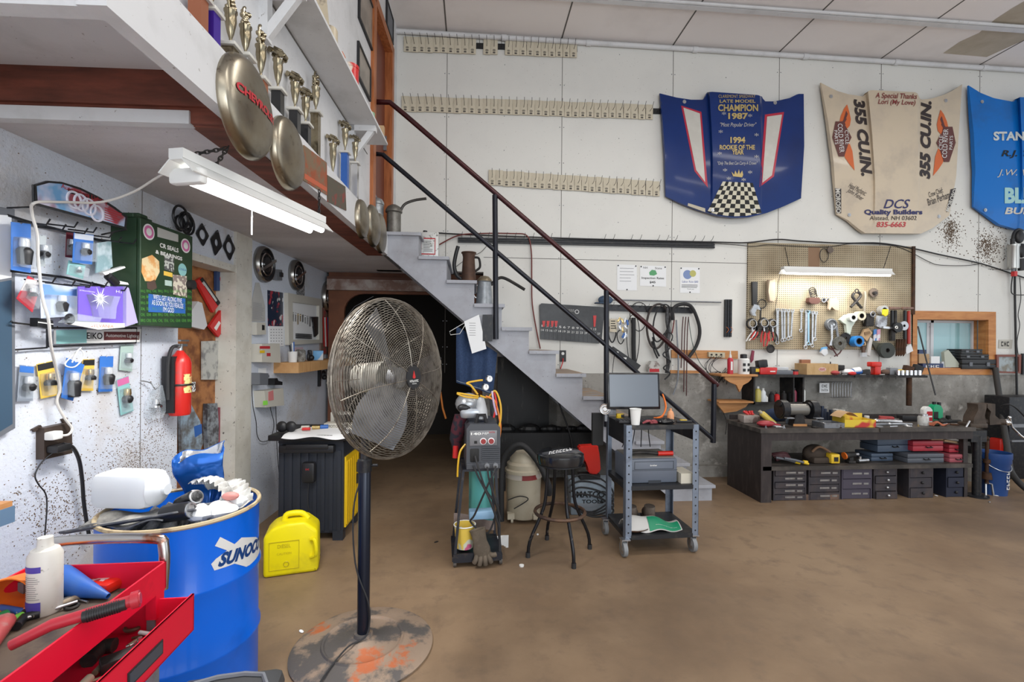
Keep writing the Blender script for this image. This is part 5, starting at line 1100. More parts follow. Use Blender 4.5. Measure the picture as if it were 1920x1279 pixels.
# --- pedestal fan
fp=FL(681,1214); k=fk(fp)
fan=thing('pedestal_fan','large industrial pedestal fan with a wire cage on a worn round base','fan',fp,0)
m_base=M('rusty_fan_base',(.10,.09,.085),.6,.2,n=(4,.47,.54,(.30,.22,.16),8),n2=(3.1,.58,.62,(.45,.13,.05),8),bump=.3,bs=30)
m=B(); m.lathe([(.345,0),(.35,.012),(.335,.02),(.27,.028),(.205,.04),(.20,.048),(.19,.046),(.185,.04),(.09,.048),(.075,.06),(.05,.065),(.045,.08)],56); obj('base',m,m_base,fan)
m=B(); m.lathe([(.030,.05),(.031,.06),(.031,.90),(.029,.905)],20); obj('pole',m,M('fan_pole_paint',(.009,.013,.026),.3,.4),fan)
m=B(); m.lathe([(.036,.9),(.036,.96),(.02,.965),(.02,1.3)],16); m.cyl((.03,0,.93),(.065,0,.93),.008); obj('collar',m,BLKM,fan)
RZ=R(60); ax=Vector((sin(RZ),-cos(RZ),0)); hz=1.385
hd=bpy.data.objects.new('fan_head',None); COL.objects.link(hd); hd.parent=fan; hd.location=ax*.175+Vector((0,0,hz)); hd.rotation_euler=(R(-3),0,RZ)
m=B()
def domeR(R0,R1,d0,d1,n,pw):
    for i in range(n+1):
        t_=i/n; r=R0+(R1-R0)*t_; d=d1+(d0-d1)*(1-t_**pw); m.ring((0,-d,0),r,.0017,56,ts=4)
domeR(.055,.385,.125,.03,34,2.6); domeR(.388,.392,.025,0,2,1)
for i in range(8):
    a=2*PI*i/8+.2; P=[]
    for j in range(9): t_=j/8; r=.05+(.385-.05)*t_; d=.03+(.125-.03)*(1-t_**2.6); P.append((r*cos(a+.25*sin(PI*t_)*(1 if i%2 else -1)*.3),-d-.003,r*sin(a+.25*sin(PI*t_)*(1 if i%2 else -1)*.3)))
    m.tube(P,.0024,5)
obj('front_guard',m,M('guard_wire',(.27,.24,.20),.4,.7,n=(20,.45,.7,(.09,.07,.055),3)),hd)
m=B(); domeR(.10,.385,-.13,-.03,26,2.2); m.ring((0,0,0),.392,.005,56); m.ring((0,.02,0),.39,.003,56)
for i in range(10):
    a=2*PI*i/10; P=[]
    for j in range(8): t_=j/7; r=.09+(.385-.09)*t_; d=-.03+(-.13+.03)*(1-t_**2.2); P.append((r*cos(a),-d+.003,r*sin(a)))
    m.tube(P,.0024,5)
obj('rear_guard',m,M('guard_wire',(.42,.38,.30)),hd)
m=B(); m.disc((0,-.122,0),.056,.008,32); bd=obj('badge',m,BLK,hd)
m=B(); m.prism([(-.011,.0),(0,.032),(.011,0),(.006,-.006),(-.006,-.006)],.130,.1315); obj('flame_logo',m,REDP,bd); text('~6',0,-.018,.07,.011,.1315,WHT,bd,bold=.02); text('~9',0,-.031,.035,.005,.1315,WHT,bd)
m_bld=M('fan_blade_metal',(.17,.17,.18),.4,.7,n=(9,.45,.75,(.11,.11,.11),4))
for i in range(3):
    a0=R(238+120*i)
    m=B()
    def bf(u,v):
        r=.05+.285*u; w_=(.09+.08*sin(PI*min(u*1.05,1)*.75)); s_=(v-.5)*w_*1.5; tw_=R(38-14*u); x=r; y=-.02-s_*sin(tw_); z=s_*cos(tw_)
        return Vector((x*cos(a0)-z*sin(a0),y,x*sin(a0)+z*cos(a0)))
    m.sheet(bf,12,8,.003); obj('blade',m,m_bld,hd)
m=B(); m.cyl((0,.0,0),(0,-.05,0),.05,seg=24); obj('hub',m,GRY,hd)
m=B(); m.cyl((0,.03,0),(0,.21,0),.085,.075,24); m.cyl((0,.21,0),(0,.225,0),.06,.03,24); obj('motor',m,M('cream_motor',(.30,.29,.25),.4,.2,n=(9,.5,.7,(.25,.22,.18),4)),hd)
m=B(); m.box(-.03,.03,.08,.16,-.16,-.06); obj('yoke',m,BLKM,hd)
m=B(); m.tube([Vector((.02,.03,.95)),Vector((-.045,-.02,.75)),Vector((-.035,-.035,.45)),Vector((.03,-.035,.25)),Vector((.035,-.02,.14)),Vector((.02,-.045,.08)),Vector((-.05,-.09,.065)),Vector((-.10,-.2,.045)),Vector((-.13,-.33,.03)),Vector((-.14,-.42,.008))],.0042,7,smooth=6); obj('power_lead',m,RUB,fan)
# --- blue drum and the rubbish in it
m_dr=M('blue_drum_paint',(.0,.13,.72),.34,.0,coat=.12,spec=.3,n=(3,.55,.8,(.001,.09,.5),5))
dc=Vector(); Zd=2.03; r_=(346-CX)/F*Zd; dc=Vector((r_*cos(YAW)+Zd*sin(YAW),-r_*sin(YAW)+Zd*cos(YAW),0)); RD=.29
dc.z=0; drum=thing('steel_drum','blue steel drum used as a trash can with a white diamond logo','drum',dc,0)
pr=[(RD-.01,0),(RD,.01),(RD,.27),(RD+.009,.285),(RD+.009,.295),(RD,.31),(RD,.555),(RD+.009,.57),(RD+.009,.58),(RD,.595),(RD,.835)]
m=B(); m.lathe(pr,72,cap=False); m.lathe([(RD-.006,.835),(RD-.006,.55),(RD-.006,.02),(0,.02)],48,cap=False); obj('body',m,m_dr,drum)
m=B(); m.ring((0,0,.842),RD,.009,72,'z'); obj('rim',m,M('tan_rim',(.45,.36,.22),.5,n=(14,.5,.7,(.12,.07,.04),4)),drum)
# logo wrapped on the drum
def wrap(a0,z0,o=.0015):
    def f(X,Z): a=a0+X/RD; return Vector(((RD+o)*cos(a),(RD+o)*sin(a),z0+Z))
    return f
aL=math.atan2(-1,0)+.53
def dpx(px,py):
    rr=ray(px,py); o=Vector((0,0,H))-dc; A_=rr.x**2+rr.y**2; B_=2*(o.x*rr.x+o.y*rr.y); C_=o.x**2+o.y**2-(RD+.002)**2; dsc=max(B_*B_-4*A_*C_,0); t_=(-B_-math.sqrt(dsc))/(2*A_); return math.atan2(o.y+rr.y*t_,o.x+rr.x*t_),H+rr.z*t_
def dpoly(pts,mat,nm,o=.0015):
    m=B(); Q_=[]
    N=len(pts)
    P=[dpx(*p) for p in pts]
    vs=[m.b.verts.new(((RD+o)*cos(a),(RD+o)*sin(a),z)) for a,z in P]; m.b.faces.new(vs)
    bmesh.ops.subdivide_edges(m.b,edges=m.b.edges[:],cuts=4); bmesh.ops.triangulate(m.b,faces=m.b.faces)
    bmesh.ops.subdivide_edges(m.b,edges=m.b.edges[:],cuts=2,use_grid_fill=True)
    for v in m.b.verts:
        l=math.hypot(v.co.x,v.co.y); f=(RD+o)/l; v.co.x*=f; v.co.y*=f
    return obj(nm,m,mat,drum,smooth=False)
lg_=dpoly([(413,1007),(441,1021),(431,1029),(428,1033),(403,1024)],WHT,'logo_arrow')
dpoly([(396,1058),(405,1048),(453,1008),(480,1007),(487,1014),(487,1040),(462,1063),(440,1057),(424,1063),(402,1070)],WHT,'logo_diamond')
a_,z_=dpx(446,1040); a1,z1=dpx(404,1056); a2,z2=dpx(486,1018)
wd=(a2-a1)*RD; sl_=math.atan2(z2-z1,wd)
text('SUNOCO',0,0,math.hypot(wd,z2-z1)*.92,.055,0,M('drum_logo_blue',(.0,.045,.2),.4),drum,rot=sl_,shear=.3,fn=lambda X,Z:Vector(((RD+.003)*cos((a1+a2)/2+X/RD),(RD+.003)*sin((a1+a2)/2+X/RD),(z1+z2)/2+.008+Z)),bold=.05)
def ind(name,label,cat,x,y,z,b,mat,rot=(0,0,0),grp=None,smooth=True):
    o=obj(name,b,mat,None,dc+Vector((x,y,z-.03)),smooth=smooth); o.rotation_euler=rot; return tag(o,label,cat,grp)
random.seed(11)
m=B(); m.sheet(lambda u,v:Vector(((.27*u)*cos(2*PI*v),(.27*u)*sin(2*PI*v),.77+.03*sin(9*u+3*v*6.28)+.02*sin(17*v*6.28))),10,40); 
o=obj('crumpled_rubbish',m,M('rubbish_mix',(.10,.10,.10),.6,n=(14,.45,.6,(.4,.4,.4),5),n2=(9,.55,.62,(.05,.08,.1),3)),None,dc); tag(o,'mixed crumpled rubbish filling the blue drum','rubbish'); o['kind']='stuff'
jp=dc+Vector((-.165,-.04,.935))
jug=thing('plastic_jug','large translucent white gallon jug lying on its side on the drum','jug',jp,R(-8))
m=B(); m.box(-.15,.10,-.07,.07,-.075,.075,bev=.035); m.lathe([(.07,.095),(.06,.105),(.035,.12),(.022,.125),(.022,.14),(0,.14)],20,Matrix.Rotation(PI/2,4,'Y')@Matrix.Scale(1,4)); obj('body',m,M('milky_plastic',(.72,.75,.78),.35,n=(3,.4,.7,(.62,.65,.7),2)),jug)
# open blue bag
bgp=dc+Vector((.00,.13,.82)); bag=thing('chip_bag','shiny blue foil bag standing open on the rubbish','bag',bgp,R(5))
m=B()
def bagf(u,v):
    a=2*PI*u; r1=.055+.03*v+.008*sin(5*a+4*v); sq=.5; z=v*.23*(1+.0*sin(a)); return Vector((r1*cos(a)*1.25+.0,r1*sin(a)*sq+.02*sin(6*v),z+.03*sin(a+1)*v+.015*sin(3*a)*v))
m.sheet(bagf,36,14,.002); obj('foil',m,M('blue_foil_bag',(.01,.10,.42),.18,.4,n=(7,.6,.65,(.6,.65,.7),3)),bag)
m=B(); m.sheet(lambda u,v:bagf(u,.75+.24*v)*1.0-Vector((0,0,.0))+Vector((-.003*cos(2*PI*u),-.003*sin(2*PI*u),0)),36,3); obj('silver_lining',m,M('silver_foil',(.65,.66,.68),.2,.9),bag)
text('~8',.02,.10,.07,.014,.05,WHT,bag)
def can_(name,label,x,y,z,r,h,mat,rx,rz):
    t=thing(name,label,'can' if 'can' in name else 'bottle',dc+Vector((x,y,z-.03)),rz); M_=Matrix.Rotation(rx,4,'X')
    m=B(); m.lathe([(r*.85,0),(r,.006),(r,h-.012),(r*.8,h)],24,M_); obj('body',m,mat,t)
    m=B(); m.lathe([(r*.86,h-.001),(r*.86,h+.004),(r*.7,h+.005),(r*.7,h)],24,M_); obj('lid',m,STL,t); return t
can_('drink_can','black drink can with a silver top lying behind the black bottle',.0,-.02,.885,.033,.12,M('black_can',(.01,.01,.012),.2,n=(22,.64,.66,(.6,.6,.6),1)),R(65),R(60))
t=can_('plastic_bottle','black plastic bottle with a pale label lying at the front of the drum',.0,-.13,.885,.035,.12,M('matte_black_plastic',(.01,.01,.012),.35),R(80),R(80))
m=B(); m.box(.105,.145,-.0362,-.0355,-.015,.02); obj('label',m,M('pale_label',(.55,.55,.45)),t)
m=B(); m.box(-.24,.2,-.022,.022,-.004,.004,bev=.002); ind('black_trim_strip','long black plastic trim piece lying across the front of the drum opening','trim piece',-.06,-.19,.885,m,M('dusty_black_plastic',(.06,.065,.08),.6,n=(20,.5,.7,(.16,.16,.16),3)),(R(-25),R(-6),R(12)))
m=B(); m.sheet(lambda u,v:Vector((.28*(u-.5),.16*(v-.5),.012*sin(9*u)*cos(7*v))),16,10,.006); ind('shredded_grey_plastic','grey torn plastic sheet with dust on the left of the drum opening','plastic sheet',-.13,-.12,.872,m,M('torn_plastic',(.14,.14,.14),.6,n=(9,.45,.65,(.4,.38,.34),5)),(0,0,.2))
m=B(); m.sheet(lambda u,v:Vector((.26*(u-.5)*(1-.2*v),.16*(v-.5),.05*sin(PI*u)+.008*sin(50*u)+.02*sin(8*v))),40,12,.003); ind('foam_tray','crinkled clear plastic egg tray at the right of the drum opening','tray',.12,.08,.895,m,M('crinkled_clear',(.62,.62,.60),.18,.2,n=(18,.45,.6,(.4,.39,.37),3)),(R(-20),R(12),-.5))
for i,(x,y,z,s_,l) in enumerate(((.19,-.07,.875,.05,'largest'),(.13,-.11,.88,.045,'front'),(.21,.0,.89,.04,'rear'))):
    m=B(); m.ball((0,0,0),s_,(1.3,1,.7),12)
    for v in m.b.verts: v.co*=1+random.uniform(-.18,.18)
    ind('crumpled_tissue',l+' white crumpled tissue on the right side of the drum','tissue',x,y,z,m,PAP,grp='tissues in the drum')
m=B(); m.ball((0,0,0),.022,(1.6,1,.8),10); ind('pink_wrapper','small pink scrap among the tissues on the drum','wrapper',.215,-.04,.925,m,M('pinkish_scrap',(.5,.2,.18)))
# --- yellow diesel can
gp_=FL(535,1078); k=fk(gp_); gc_=thing('fuel_can','yellow plastic diesel can on the floor behind the blue drum','fuel can',gp_+Vector((.01,.1,0)),R(14)); gc_.scale=(.88,.88,.9)
m=B(); W_=.19
m.prism([(-W_,.0),(-W_,.3),(-W_+.06,.36),(-.03,.385),(.10,.385),(.19,.31),(.195,.02),(.18,0)],-.13,.13)
bmesh.ops.bevel(m.b,geom=m.b.edges[:],offset=.025,segments=3,affect='EDGES',profile=.5); 
m_yc=M('yellow_can_plastic',(.85,.72,.005),.42,spec=.3,n=(4,.5,.8,(.6,.5,.02),4)); obj('body',m,m_yc,gc_)
m=B(); m.tube([(-.06,0,.37),(-.04,0,.415),(.06,0,.415),(.11,0,.37)],.022,10,smooth=5); obj('top_handle',m,m_yc,gc_)
m=B(); m.tube([(.14,-.135,.25),(.17,-.16,.25),(.18,-.165,.15),(.14,-.135,.12)],.014,8,smooth=4); obj('side_grip',m,m_yc,gc_)
m=B(); m.frame([(-.15,.05),(.06,.05),(.06,.26),(-.15,.26)],[(-.146,.054),(.056,.054),(.056,.256),(-.146,.256)],.13,.133); obj('embossed_panel',m,M('yellow_emboss',(.5,.4,.01),.4),gc_)
text('DIESEL',-.045,.225,.09,.028,.1335,M('yellow_emboss',(.5,.4,.01)),gc_); text('CAUTION',-.045,.17,.1,.016,.1335,M('yellow_emboss',(.5,.4,.01)),gc_); m=B(); m.ring((-.03,-.133,.09),.018,.003,18); obj('ring_mark',m,M('yellow_emboss',(.5,.4,.01)),gc_)
# --- black and yellow cabinet
P1=FL(643,1013); P2=FL(680,968); dv=(P2-P1); rzc=math.atan2(dv.y,dv.x)-PI/2; kc=fk(P1)
cab=thing('rolling_cabinet','black and yellow ribbed plastic cabinet with papers on top beside the fan','cabinet',P1,rzc*.5)
Hc=.87; Wc=.50; Dc=.42
m=B(); m.box(-Wc,0,0,Dc,.06,Hc-.1)
for i in range(8): x=-Wc+.03+i*(Wc-.06)/7; m.box(x-.014,x+.014,-.012,0,.08,Hc-.16)
m.box(-.08,0,-.005,.06,0,.08); m.box(-Wc,-Wc+.08,-.005,.06,0,.08); m.box(-.06,0,Dc-.06,Dc,0,.08); m.box(-Wc,-Wc+.06,Dc-.06,Dc,0,.06)
m_cb=M('charcoal_plastic',(.02,.024,.034),.5); obj('body',m,m_cb,cab,smooth=False)
m=B(); m.box(0.0,.012,.03,Dc-.02,.09,Hc-.22)
for i in range(6): y=.06+i*.06; m.box(.012,.018,y-.018,y+.018,.11,Hc-.26)
obj('yellow_door',m,M('cabinet_yellow',(.75,.48,.01),.45),cab,smooth=False)
m=B(); m.box(-Wc+.02,-.06,-.06,.0,Hc-.17,Hc-.11,bev=.01); m.box(-Wc+.08,-.10,-.07,-.055,Hc-.135,Hc-.10,bev=.005); obj('front_handle',m,BLK,cab)
m=B(); m.box(-Wc-.06,.05,-.06,Dc+.04,Hc-.075,Hc-.03,bev=.008); m.box(-Wc,-.0,-.01,Dc,Hc-.1,Hc-.07); obj('worktop',m,BLK,cab)
m=B(); m.box(-.30,-.20,-.075,-.012,Hc-.40,Hc-.24,bev=.018); ch=obj('charger',m,BLK,cab); text('~3',-.25,Hc-.29,.03,.012,.076,REDI,ch); 
m=B(); m.tube([(-.25,-.05,Hc-.4),(-.255,-.05,Hc-.55),(-.24,-.04,Hc-.7),(-.26,-.03,.08)],.004,6,smooth=5); obj('charger_lead',m,RUB,cab)
for z in (Hc-.36,Hc-.46): m=B(); m.box(.015,.03,.3,.33,z-.05,z+.03); obj('latch',m,BLK,cab)
CT=cab.matrix_basis; rzc2=rzc*.5
def ct(x,y,z=0): return P1+Matrix.Rotation(rzc2,3,'Z')@Vector((x,y,Hc-.03+z))
m=B(); m.sheet(lambda u,v:Vector(((-.44+.48*u),(-.10+.40*v),.004+.004*sin(7*u+5*v)- (.03*max(0,(.12-v))/.12)*(.6+.4*sin(9*u)))),20,14,.001); o=obj('paper_sheet',m,PAP,None,ct(0,0)); o.rotation_euler=(0,0,rzc2); tag(o,'large white paper sheet spread over the black cabinet top','paper')
t=thing('sunglasses_case','open black clam case at the left corner of the cabinet top','case',ct(-.46,.04),rzc2); 
for s_ in (-1,1): m=B(); m.ball((s_*.035,0,.05),.055,(.8,.45,.8),16); obj('shell',m,BLK,t)
t=thing('cable_heap','coiled black cable heaped on a white power brick behind the paper','cable',ct(-.10,.32),rzc2)
for i in range(5): m=B(); m.ring((random.uniform(-.03,.03),random.uniform(-.03,.03),.05+.012*i),.09-.008*i,.008,24,'z',e=.6); obj('coil',m,RUB,t)
o=obj('filter_box',B().box(-.18,.14,.0,.10,0,.045),M('cream_box_print',(.55,.52,.45),.6),None,ct(-.05,.22)); o.rotation_euler=(0,0,rzc2); tag(o,'flat cream filter box with black lettering behind the paper','box'); text('MOTOGARD FILTER',-.02,.022,.26,.022,.001,INK,o)
o=obj('switch_box',B().box(-.08,.08,-.03,.03,0,.12,bev=.005),M('cream_paint',(.55,.53,.47)),None,ct(-.14,.38)); tag(o,'cream box standing at the back of the cabinet against the wall','box')
for i,(x,y,c_,l) in enumerate(((-.36,.16,M('cream_paint',(.5,.5,.5)),'cream roll'),(-.28,.18,GOLD,'tan roll'),(-.22,.2,BLU,'blue ended tube'),(-.33,.1,REDP,'small red cap'))): 
    b=B(); b.cyl((-.03,0,.02),(.03,.01,.02),.018 if i<3 else .012); o=obj('small_tube',b,c_,None,ct(x,y)); tag(o,l+' lying among odds and ends on the cabinet top','tube','odds on the cabinet top')
# --- red tool cart
cz=.85; cc=FL(312,1052,cz); c0=Vector((cc.x,cc.y,0))
tc=thing('tool_cart','red metal rolling tool cart with an open drawer and chrome handle','tool cart',c0,R(1.5))
CW=.40; CL=.62; m_rc=M('red_cart_paint',(.68,.008,.035),.38,0,spec=.35,n=(6,.58,.85,(.3,.01,.02),6))
m=B(); h_=.085
m.box(-.006,0,-CL,0,cz-h_,cz); m.box(-CW,-CW+.006,-CL,0,cz-h_,cz); m.box(-CW,0,-.006,0,cz-h_,cz); m.box(-CW,0,-CL,-CL+.006,cz-h_,cz); m.box(-.03,-.0,-.05,-.01,cz-.16,cz-h_); obj('tray_sides',m,m_rc,tc,smooth=False)
m=B(); m.box(-CW+.006,-.006,-CL+.006,-.006,cz-h_,cz-h_+.006); obj('tray_floor',m,M('greasy_tray_floor',(.10,.07,.05),.7,n=(9,.45,.65,(.03,.02,.02),6)),tc)
for x in (-.02,-CW+.01): 
    for y in (-.03,-CL+.01): m=B(); m.box(x-.012,x+.012,y-.012,y+.012,.1,cz-.03); obj('leg',m,GRY,tc)
m=B(); m.tube([(-CW+.02,.02,cz-.1),(-CW+.02,.03,cz+.02),(-CW+.05,.035,cz+.06),(-.07,.035,cz+.06),(-.025,.03,cz+.03),(-.022,.02,cz-.1)],.016,10,smooth=5); obj('handle',m,M('worn_chrome_tube',(.5,.48,.46),.25,1,n=(6,.5,.6,(.35,.12,.05),5)),tc)
dz0,dz1=.642,.757; do=.10
dw=bpy.data.objects.new('drawer',None); 
m=B(); m.box(do-.008,do,-.56,-.03,dz0,dz1); m.box(do-.004,do-.0,-.56,-.03,dz1-.004,dz1+.0); m.box(-.30,do,-.036,-.03,dz0,dz1-.01); m.box(-.30,do,-.56,-.554,dz0,dz1-.01); m.box(-.30,do,-.56,-.03,dz0,dz0+.005)
dwo=obj('drawer',m,m_rc,tc,smooth=False)
m=B(); m.box(do,do+.003,-.33,-.19,dz0+.03,dz0+.07); obj('name_plate',m,M('black_plate',(.02,.02,.025),.3),dwo); m=B(); m.frame([(0,0)],[(0,0)],0,0) if False else None
m=B(); m.box(do+.003,do+.004,-.325,-.195,dz0+.035,dz0+.065); obj('plate_inlay',m,M('dark_inlay',(.05,.06,.08),.3),dwo)
m=B(); m.ball((do+.008,-.40,dz0+.05),.014); obj('drawer_lock',m,CHR,dwo)
m=B(); m.box(-CW+.02,-.02,-CL+.02,-.02,.12,.13); obj('lower_shelf',m,m_rc,tc)
for x in (-.03,-CW+.03): 
    for y in (-.04,-CL+.04): m=B(); m.cyl((x-.012,y,.05),(x+.012,y,.05),.05); m.box(x-.01,x+.01,y-.01,y+.01,.05,.11); obj('caster',m,BLK,tc)
TZ=cz-h_+.006
def tr(x,y,z=0): return c0+Matrix.Rotation(R(1.5),3,'Z')@Vector((x,y,TZ+z))
def trt(name,label,cat,px,py,z,rz=0,grp=None): o=FL(px,py,TZ+z); return thing(name,label,cat,o,rz,grp)
t=trt('spray_bottle','dirty white plastic bottle with blue label bands standing in the cart tray','bottle',84,1147,0,R(12))
kb=depth(t.location)/F
m=B(); W_=25.5*kb; hb=(1147-1025)*kb
m.lathe([(W_*.92,0),(W_,.006),(W_,hb*.88),(W_*.8,hb*.97),(W_*.5,hb),(W_*.46,hb+.006),(W_*.44,hb+18*kb),(W_*.30,hb+18*kb)],32); obj('body',m,M('dirty_white_bottle',(.62,.6,.55),.4,n=(7,.5,.8,(.5,.45,.38),6),n2=(25,.64,.7,(.2,.17,.13),3)),t)
def lab(z0,z1,mat,nm,a0=-150,a1=-75,o=.0008):
    m=B(); N=14
    for i in range(N):
        a=R(a0+(a1-a0)*i/N); c_=R(a0+(a1-a0)*(i+1)/N); m.b.faces.new([m.b.verts.new(((W_+o)*cos(x),(W_+o)*sin(x),z)) for x,z in ((a,z0),(c_,z0),(c_,z1),(a,z1))])
    return obj(nm,m,mat,t)
lab(hb*.08,hb*.24,M('violet_label',(.07,.05,.32),.5),'label_band'); lab(hb*.68,hb*.77,M('violet_label',(.07,.05,.32)),'label_band')
for i in range(12): lab(hb*(.28+.03*i),hb*(.288+.03*i),M('grey_ink',(.2,.2,.2)),'label_print',-148,-78-random.random()*20)
# funnels
def funnel(label,p0,p1,r0,r1,mat):
    t=thing('funnel',label,'funnel',p0); d=p1-p0; M_=d.to_track_quat('Z','Y').to_matrix().to_4x4(); L_=d.length
    m=B(); m.lathe([(r0*.93,.002),(r0,0),(r0*1.02,.008),(r1,L_),(r1*.8,L_),(r0*.9,.01)],32,M_,cap=False); obj('cone',m,mat,t); return t
funnel('orange funnel with its mouth towards the camera at the left of the cart tray',FL(8,1125,TZ+.055),FL(90,1068,TZ+.03),.056,.010,M('orange_funnel',(.75,.18,.02),.45,n=(8,.5,.8,(.5,.12,.03),4)))
funnel('blue funnel lying with its tip towards the right in the cart tray',FL(108,1088,TZ+.045),FL(203,1118,TZ+.012),.045,.008,M('blue_funnel',(.02,.11,.45),.45,n=(8,.5,.8,(.05,.13,.35),4)))
t=trt('shop_cloth_pack','red plastic wrapped packet with a white printed label in the cart tray','packet',184,1100,0,R(-12)); m=B(); m.box(-.085,.085,-.05,.05,0,.035,bev=.014); m.tube([(-.08,-.02,.03),(-.10,0,.055),(-.085,.03,.03)],.008,6); t_=t; obj('wrap',m,M('red_film',(.62,.02,.01),.2,coat=.5),t); m=B(); m.box(-.05,.05,-.03,.03,.035,.0358); obj('label',m,M('label_mix',(.6,.45,.45),.5,n=(60,.5,.52,(.3,.02,.02),0)),t)
# torque wrench lying over the tray lip
def bar(name,label,cat,pts,r,mat,seg=10,grp=None,sm=0):
    o0=Vector(pts[0]); b=B(); b.tube([Vector(p)-o0 for p in pts],r,seg,smooth=sm); o=obj(name,b,mat,None,o0); return tag(o,label,cat,grp)
pa=FL(20,1195,cz+.0); pb=FL(262,1122,cz+.03)
t=thing('grip_wrench','long red handled gripping tool lying over the tray lip','wrench',pa); d=pb-pa
m=B(); m.tube([Vector((0,0,-.02)),d*.3,d*.95],[.012,.014,.015],12); m.tube([d*.93,d*1.0],[.021,.021],14); m.tube([d*1.0,d*1.01],[.016,.015],14); obj('handle',m,M('scuffed_red_plastic',(.42,.02,.035),.4,n=(12,.5,.8,(.2,.02,.03),4)),t)
m=B(); m.tube([d*.55+Vector((0,-.006,-.002)),d*.9+Vector((0,-.006,-.002))],.0145,12); 
for i in range(14): q_=d*(.58+.02*i)+Vector((0,-.006,-.002)); m.tube([q_,q_+d*.008],.0165,10)
obj('rubber_grip',m,BLK,t)
random.seed(5)
tools=[('screwdriver','bright green handled screwdriver at the lower left of the tray',[(0,1180),(26,1163),(42,1155)],M('lime_plastic',(.2,.6,.08),.4),.012),
('screwdriver','dark green handled screwdriver beside the bright green one',[(-5,1160),(14,1152)],GRN,.014),
('pliers','black pliers with a small blue tip lying under the red handle',[(30,1175),(45,1158),(75,1150)],BLK,.012),
('ratchet','black rubber ended grip lying by the tray lip',[(45,1152),(72,1140)],RUB,.013),
('pry_bar','thin dark steel bar lying in front of the white bottle',[(30,1150),(140,1118)],GRY,.005),
('pry_bar','second thin steel bar parallel to the first in front of the white bottle',[(45,1160),(145,1128)],STL,.005),
('blue_grip','small blue handled tool lying left of the white bottle',[(0,1140),(46,1148)],BLU,.010),
('long_dowel','long pale dirty wooden dowel lying along the tray side',[(60,1155),(160,1113),(245,1075)],M('dirty_wood',(.35,.28,.2),.7,n=(9,.45,.7,(.15,.11,.08),5)),.008),
('chrome_socket_bar','row of shiny sockets on a rail at the lower left of the tray',[(30,1157),(58,1142)],CHR,.006),
('red_clamp','dull red greasy tool at the left edge of the tray',[(-30,1220),(10,1165)],M('dull_red_tool',(.35,.05,.05),.5,n=(8,.5,.7,(.3,.28,.27),4)),.022)]
for nm,lb,pp,mt,r in tools:
    bar(nm,lb,'tool',[FL(px,py,TZ+.012+ (.02 if nm=='red_clamp' else 0)) for px,py in pp],r,mt,grp=None)
DZ=dz0+.01
for i,(nm,lb,pp,mt,r) in enumerate((('wrench','tan greasy spanner lying in the open drawer',[(178,1262),(205,1235),(236,1222)],M('greasy_brass',(.3,.26,.18),.5,.4),.008),('wrench','second greasy spanner near the drawer front',[(240,1212),(258,1200)],M('greasy_brass',(.3,.26,.18)),.006),('hook_tool','curved pale hook tool in the open drawer',[(236,1213),(250,1208),(257,1199)],STL,.004),('small_clip','pale clip near the back of the open drawer',[(262,1186),(280,1189)],PAP,.006),('tin_snips','dark heap of flat tools at the near part of the open drawer',[(165,1240),(190,1215),(215,1210)],DRK,.02),('pale_handle','pale bone coloured handle at the very front of the drawer',[(150,1290),(168,1272)],M('bone_plastic',(.5,.45,.35),.5),.012))):
    bar(nm,lb,'tool',[FL(px,py,DZ+.012) for px,py in pp],r,mt,sm=3)
# rounded black object at the bottom edge
o=FL(425,1262,.62); 
t=thing('creeper_seat','rounded dark grey moulded seat in front of the blue drum at the bottom edge','seat',FL(425,1330,.40)+Vector((0,-.02,0)),R(8))
m=B(); m.box(-.16,.16,-.16,.1,0,.07,bev=.032); obj('cushion',m,M('grey_moulded_rubber',(.05,.052,.055),.5),t)
m=B(); m.tube([(-.12,-.1,.07),(-.1,.05,.073),(.1,.05,.073),(.12,-.1,.07)],.008,6,smooth=3); obj('raised_rib',m,GREYP,t)
m=B(); m.cyl((0,-.03,-.40),(0,-.03,0),.03); m.cyl((0,-.03,-.40),(0,-.03,-.37),.15,.12,28); obj('pedestal',m,BLKM,t)
# --- welder cart
wo=FL(895,1062); k=fk(wo); wc=thing('welding_cart','narrow black angle iron welding cart on small wheels beside the shop vacuum','welding cart',wo,R(4))
def X_(px): return (px-895)*k
def Z_(py): return max((1062-py)*k,0)
m_bi=M('black_angle_iron',(.018,.02,.028),.45,.3,n=(12,.55,.75,(.09,.07,.05),4))
m=B()
for a,c in (((853,1040),(868,882)),((938,1040),(929,882))):
    for y in (0,.34): m.tube([(X_(a[0]),y,Z_(a[1])),(X_(c[0]),y+(.0 if y else .03),Z_(c[1]))],.013,4)
m.box(X_(848),X_(942),-.012,.36,Z_(1050),Z_(1041)); m.box(X_(866),X_(932),-.0,.36,Z_(884),Z_(880)); m.box(X_(850),X_(940),-.014,.0,Z_(1052),Z_(1036))
m.tube([(X_(930),.34,Z_(882)),(X_(932),.40,Z_(800)),(X_(930),.42,Z_(760))],.01,6)
obj('frame',m,m_bi,wc,smooth=False)
for px in (853,939):
    for y in (.02,.34): m=B(); m.cyl((X_(px)-.011,y,.034),(X_(px)+.011,y,.034),.034); m.box(X_(px)-.014,X_(px)+.014,y-.012,y+.012,.04,.075); obj('wheel',m,M('dirty_caster',(.10,.09,.08),.6),wc)
def onw(name,label,cat,px,py,y=0,rz=0): return thing(name,label,cat,wo+Matrix.Rotation(R(4),3,'Z')@Vector((X_(px),y,Z_(py))),R(4)+rz)
t=onw('welder','dark grey 140 MP welding machine with two knobs on the cart shelf','welder',905,880,.01)
w2=32*k; hw=84*k
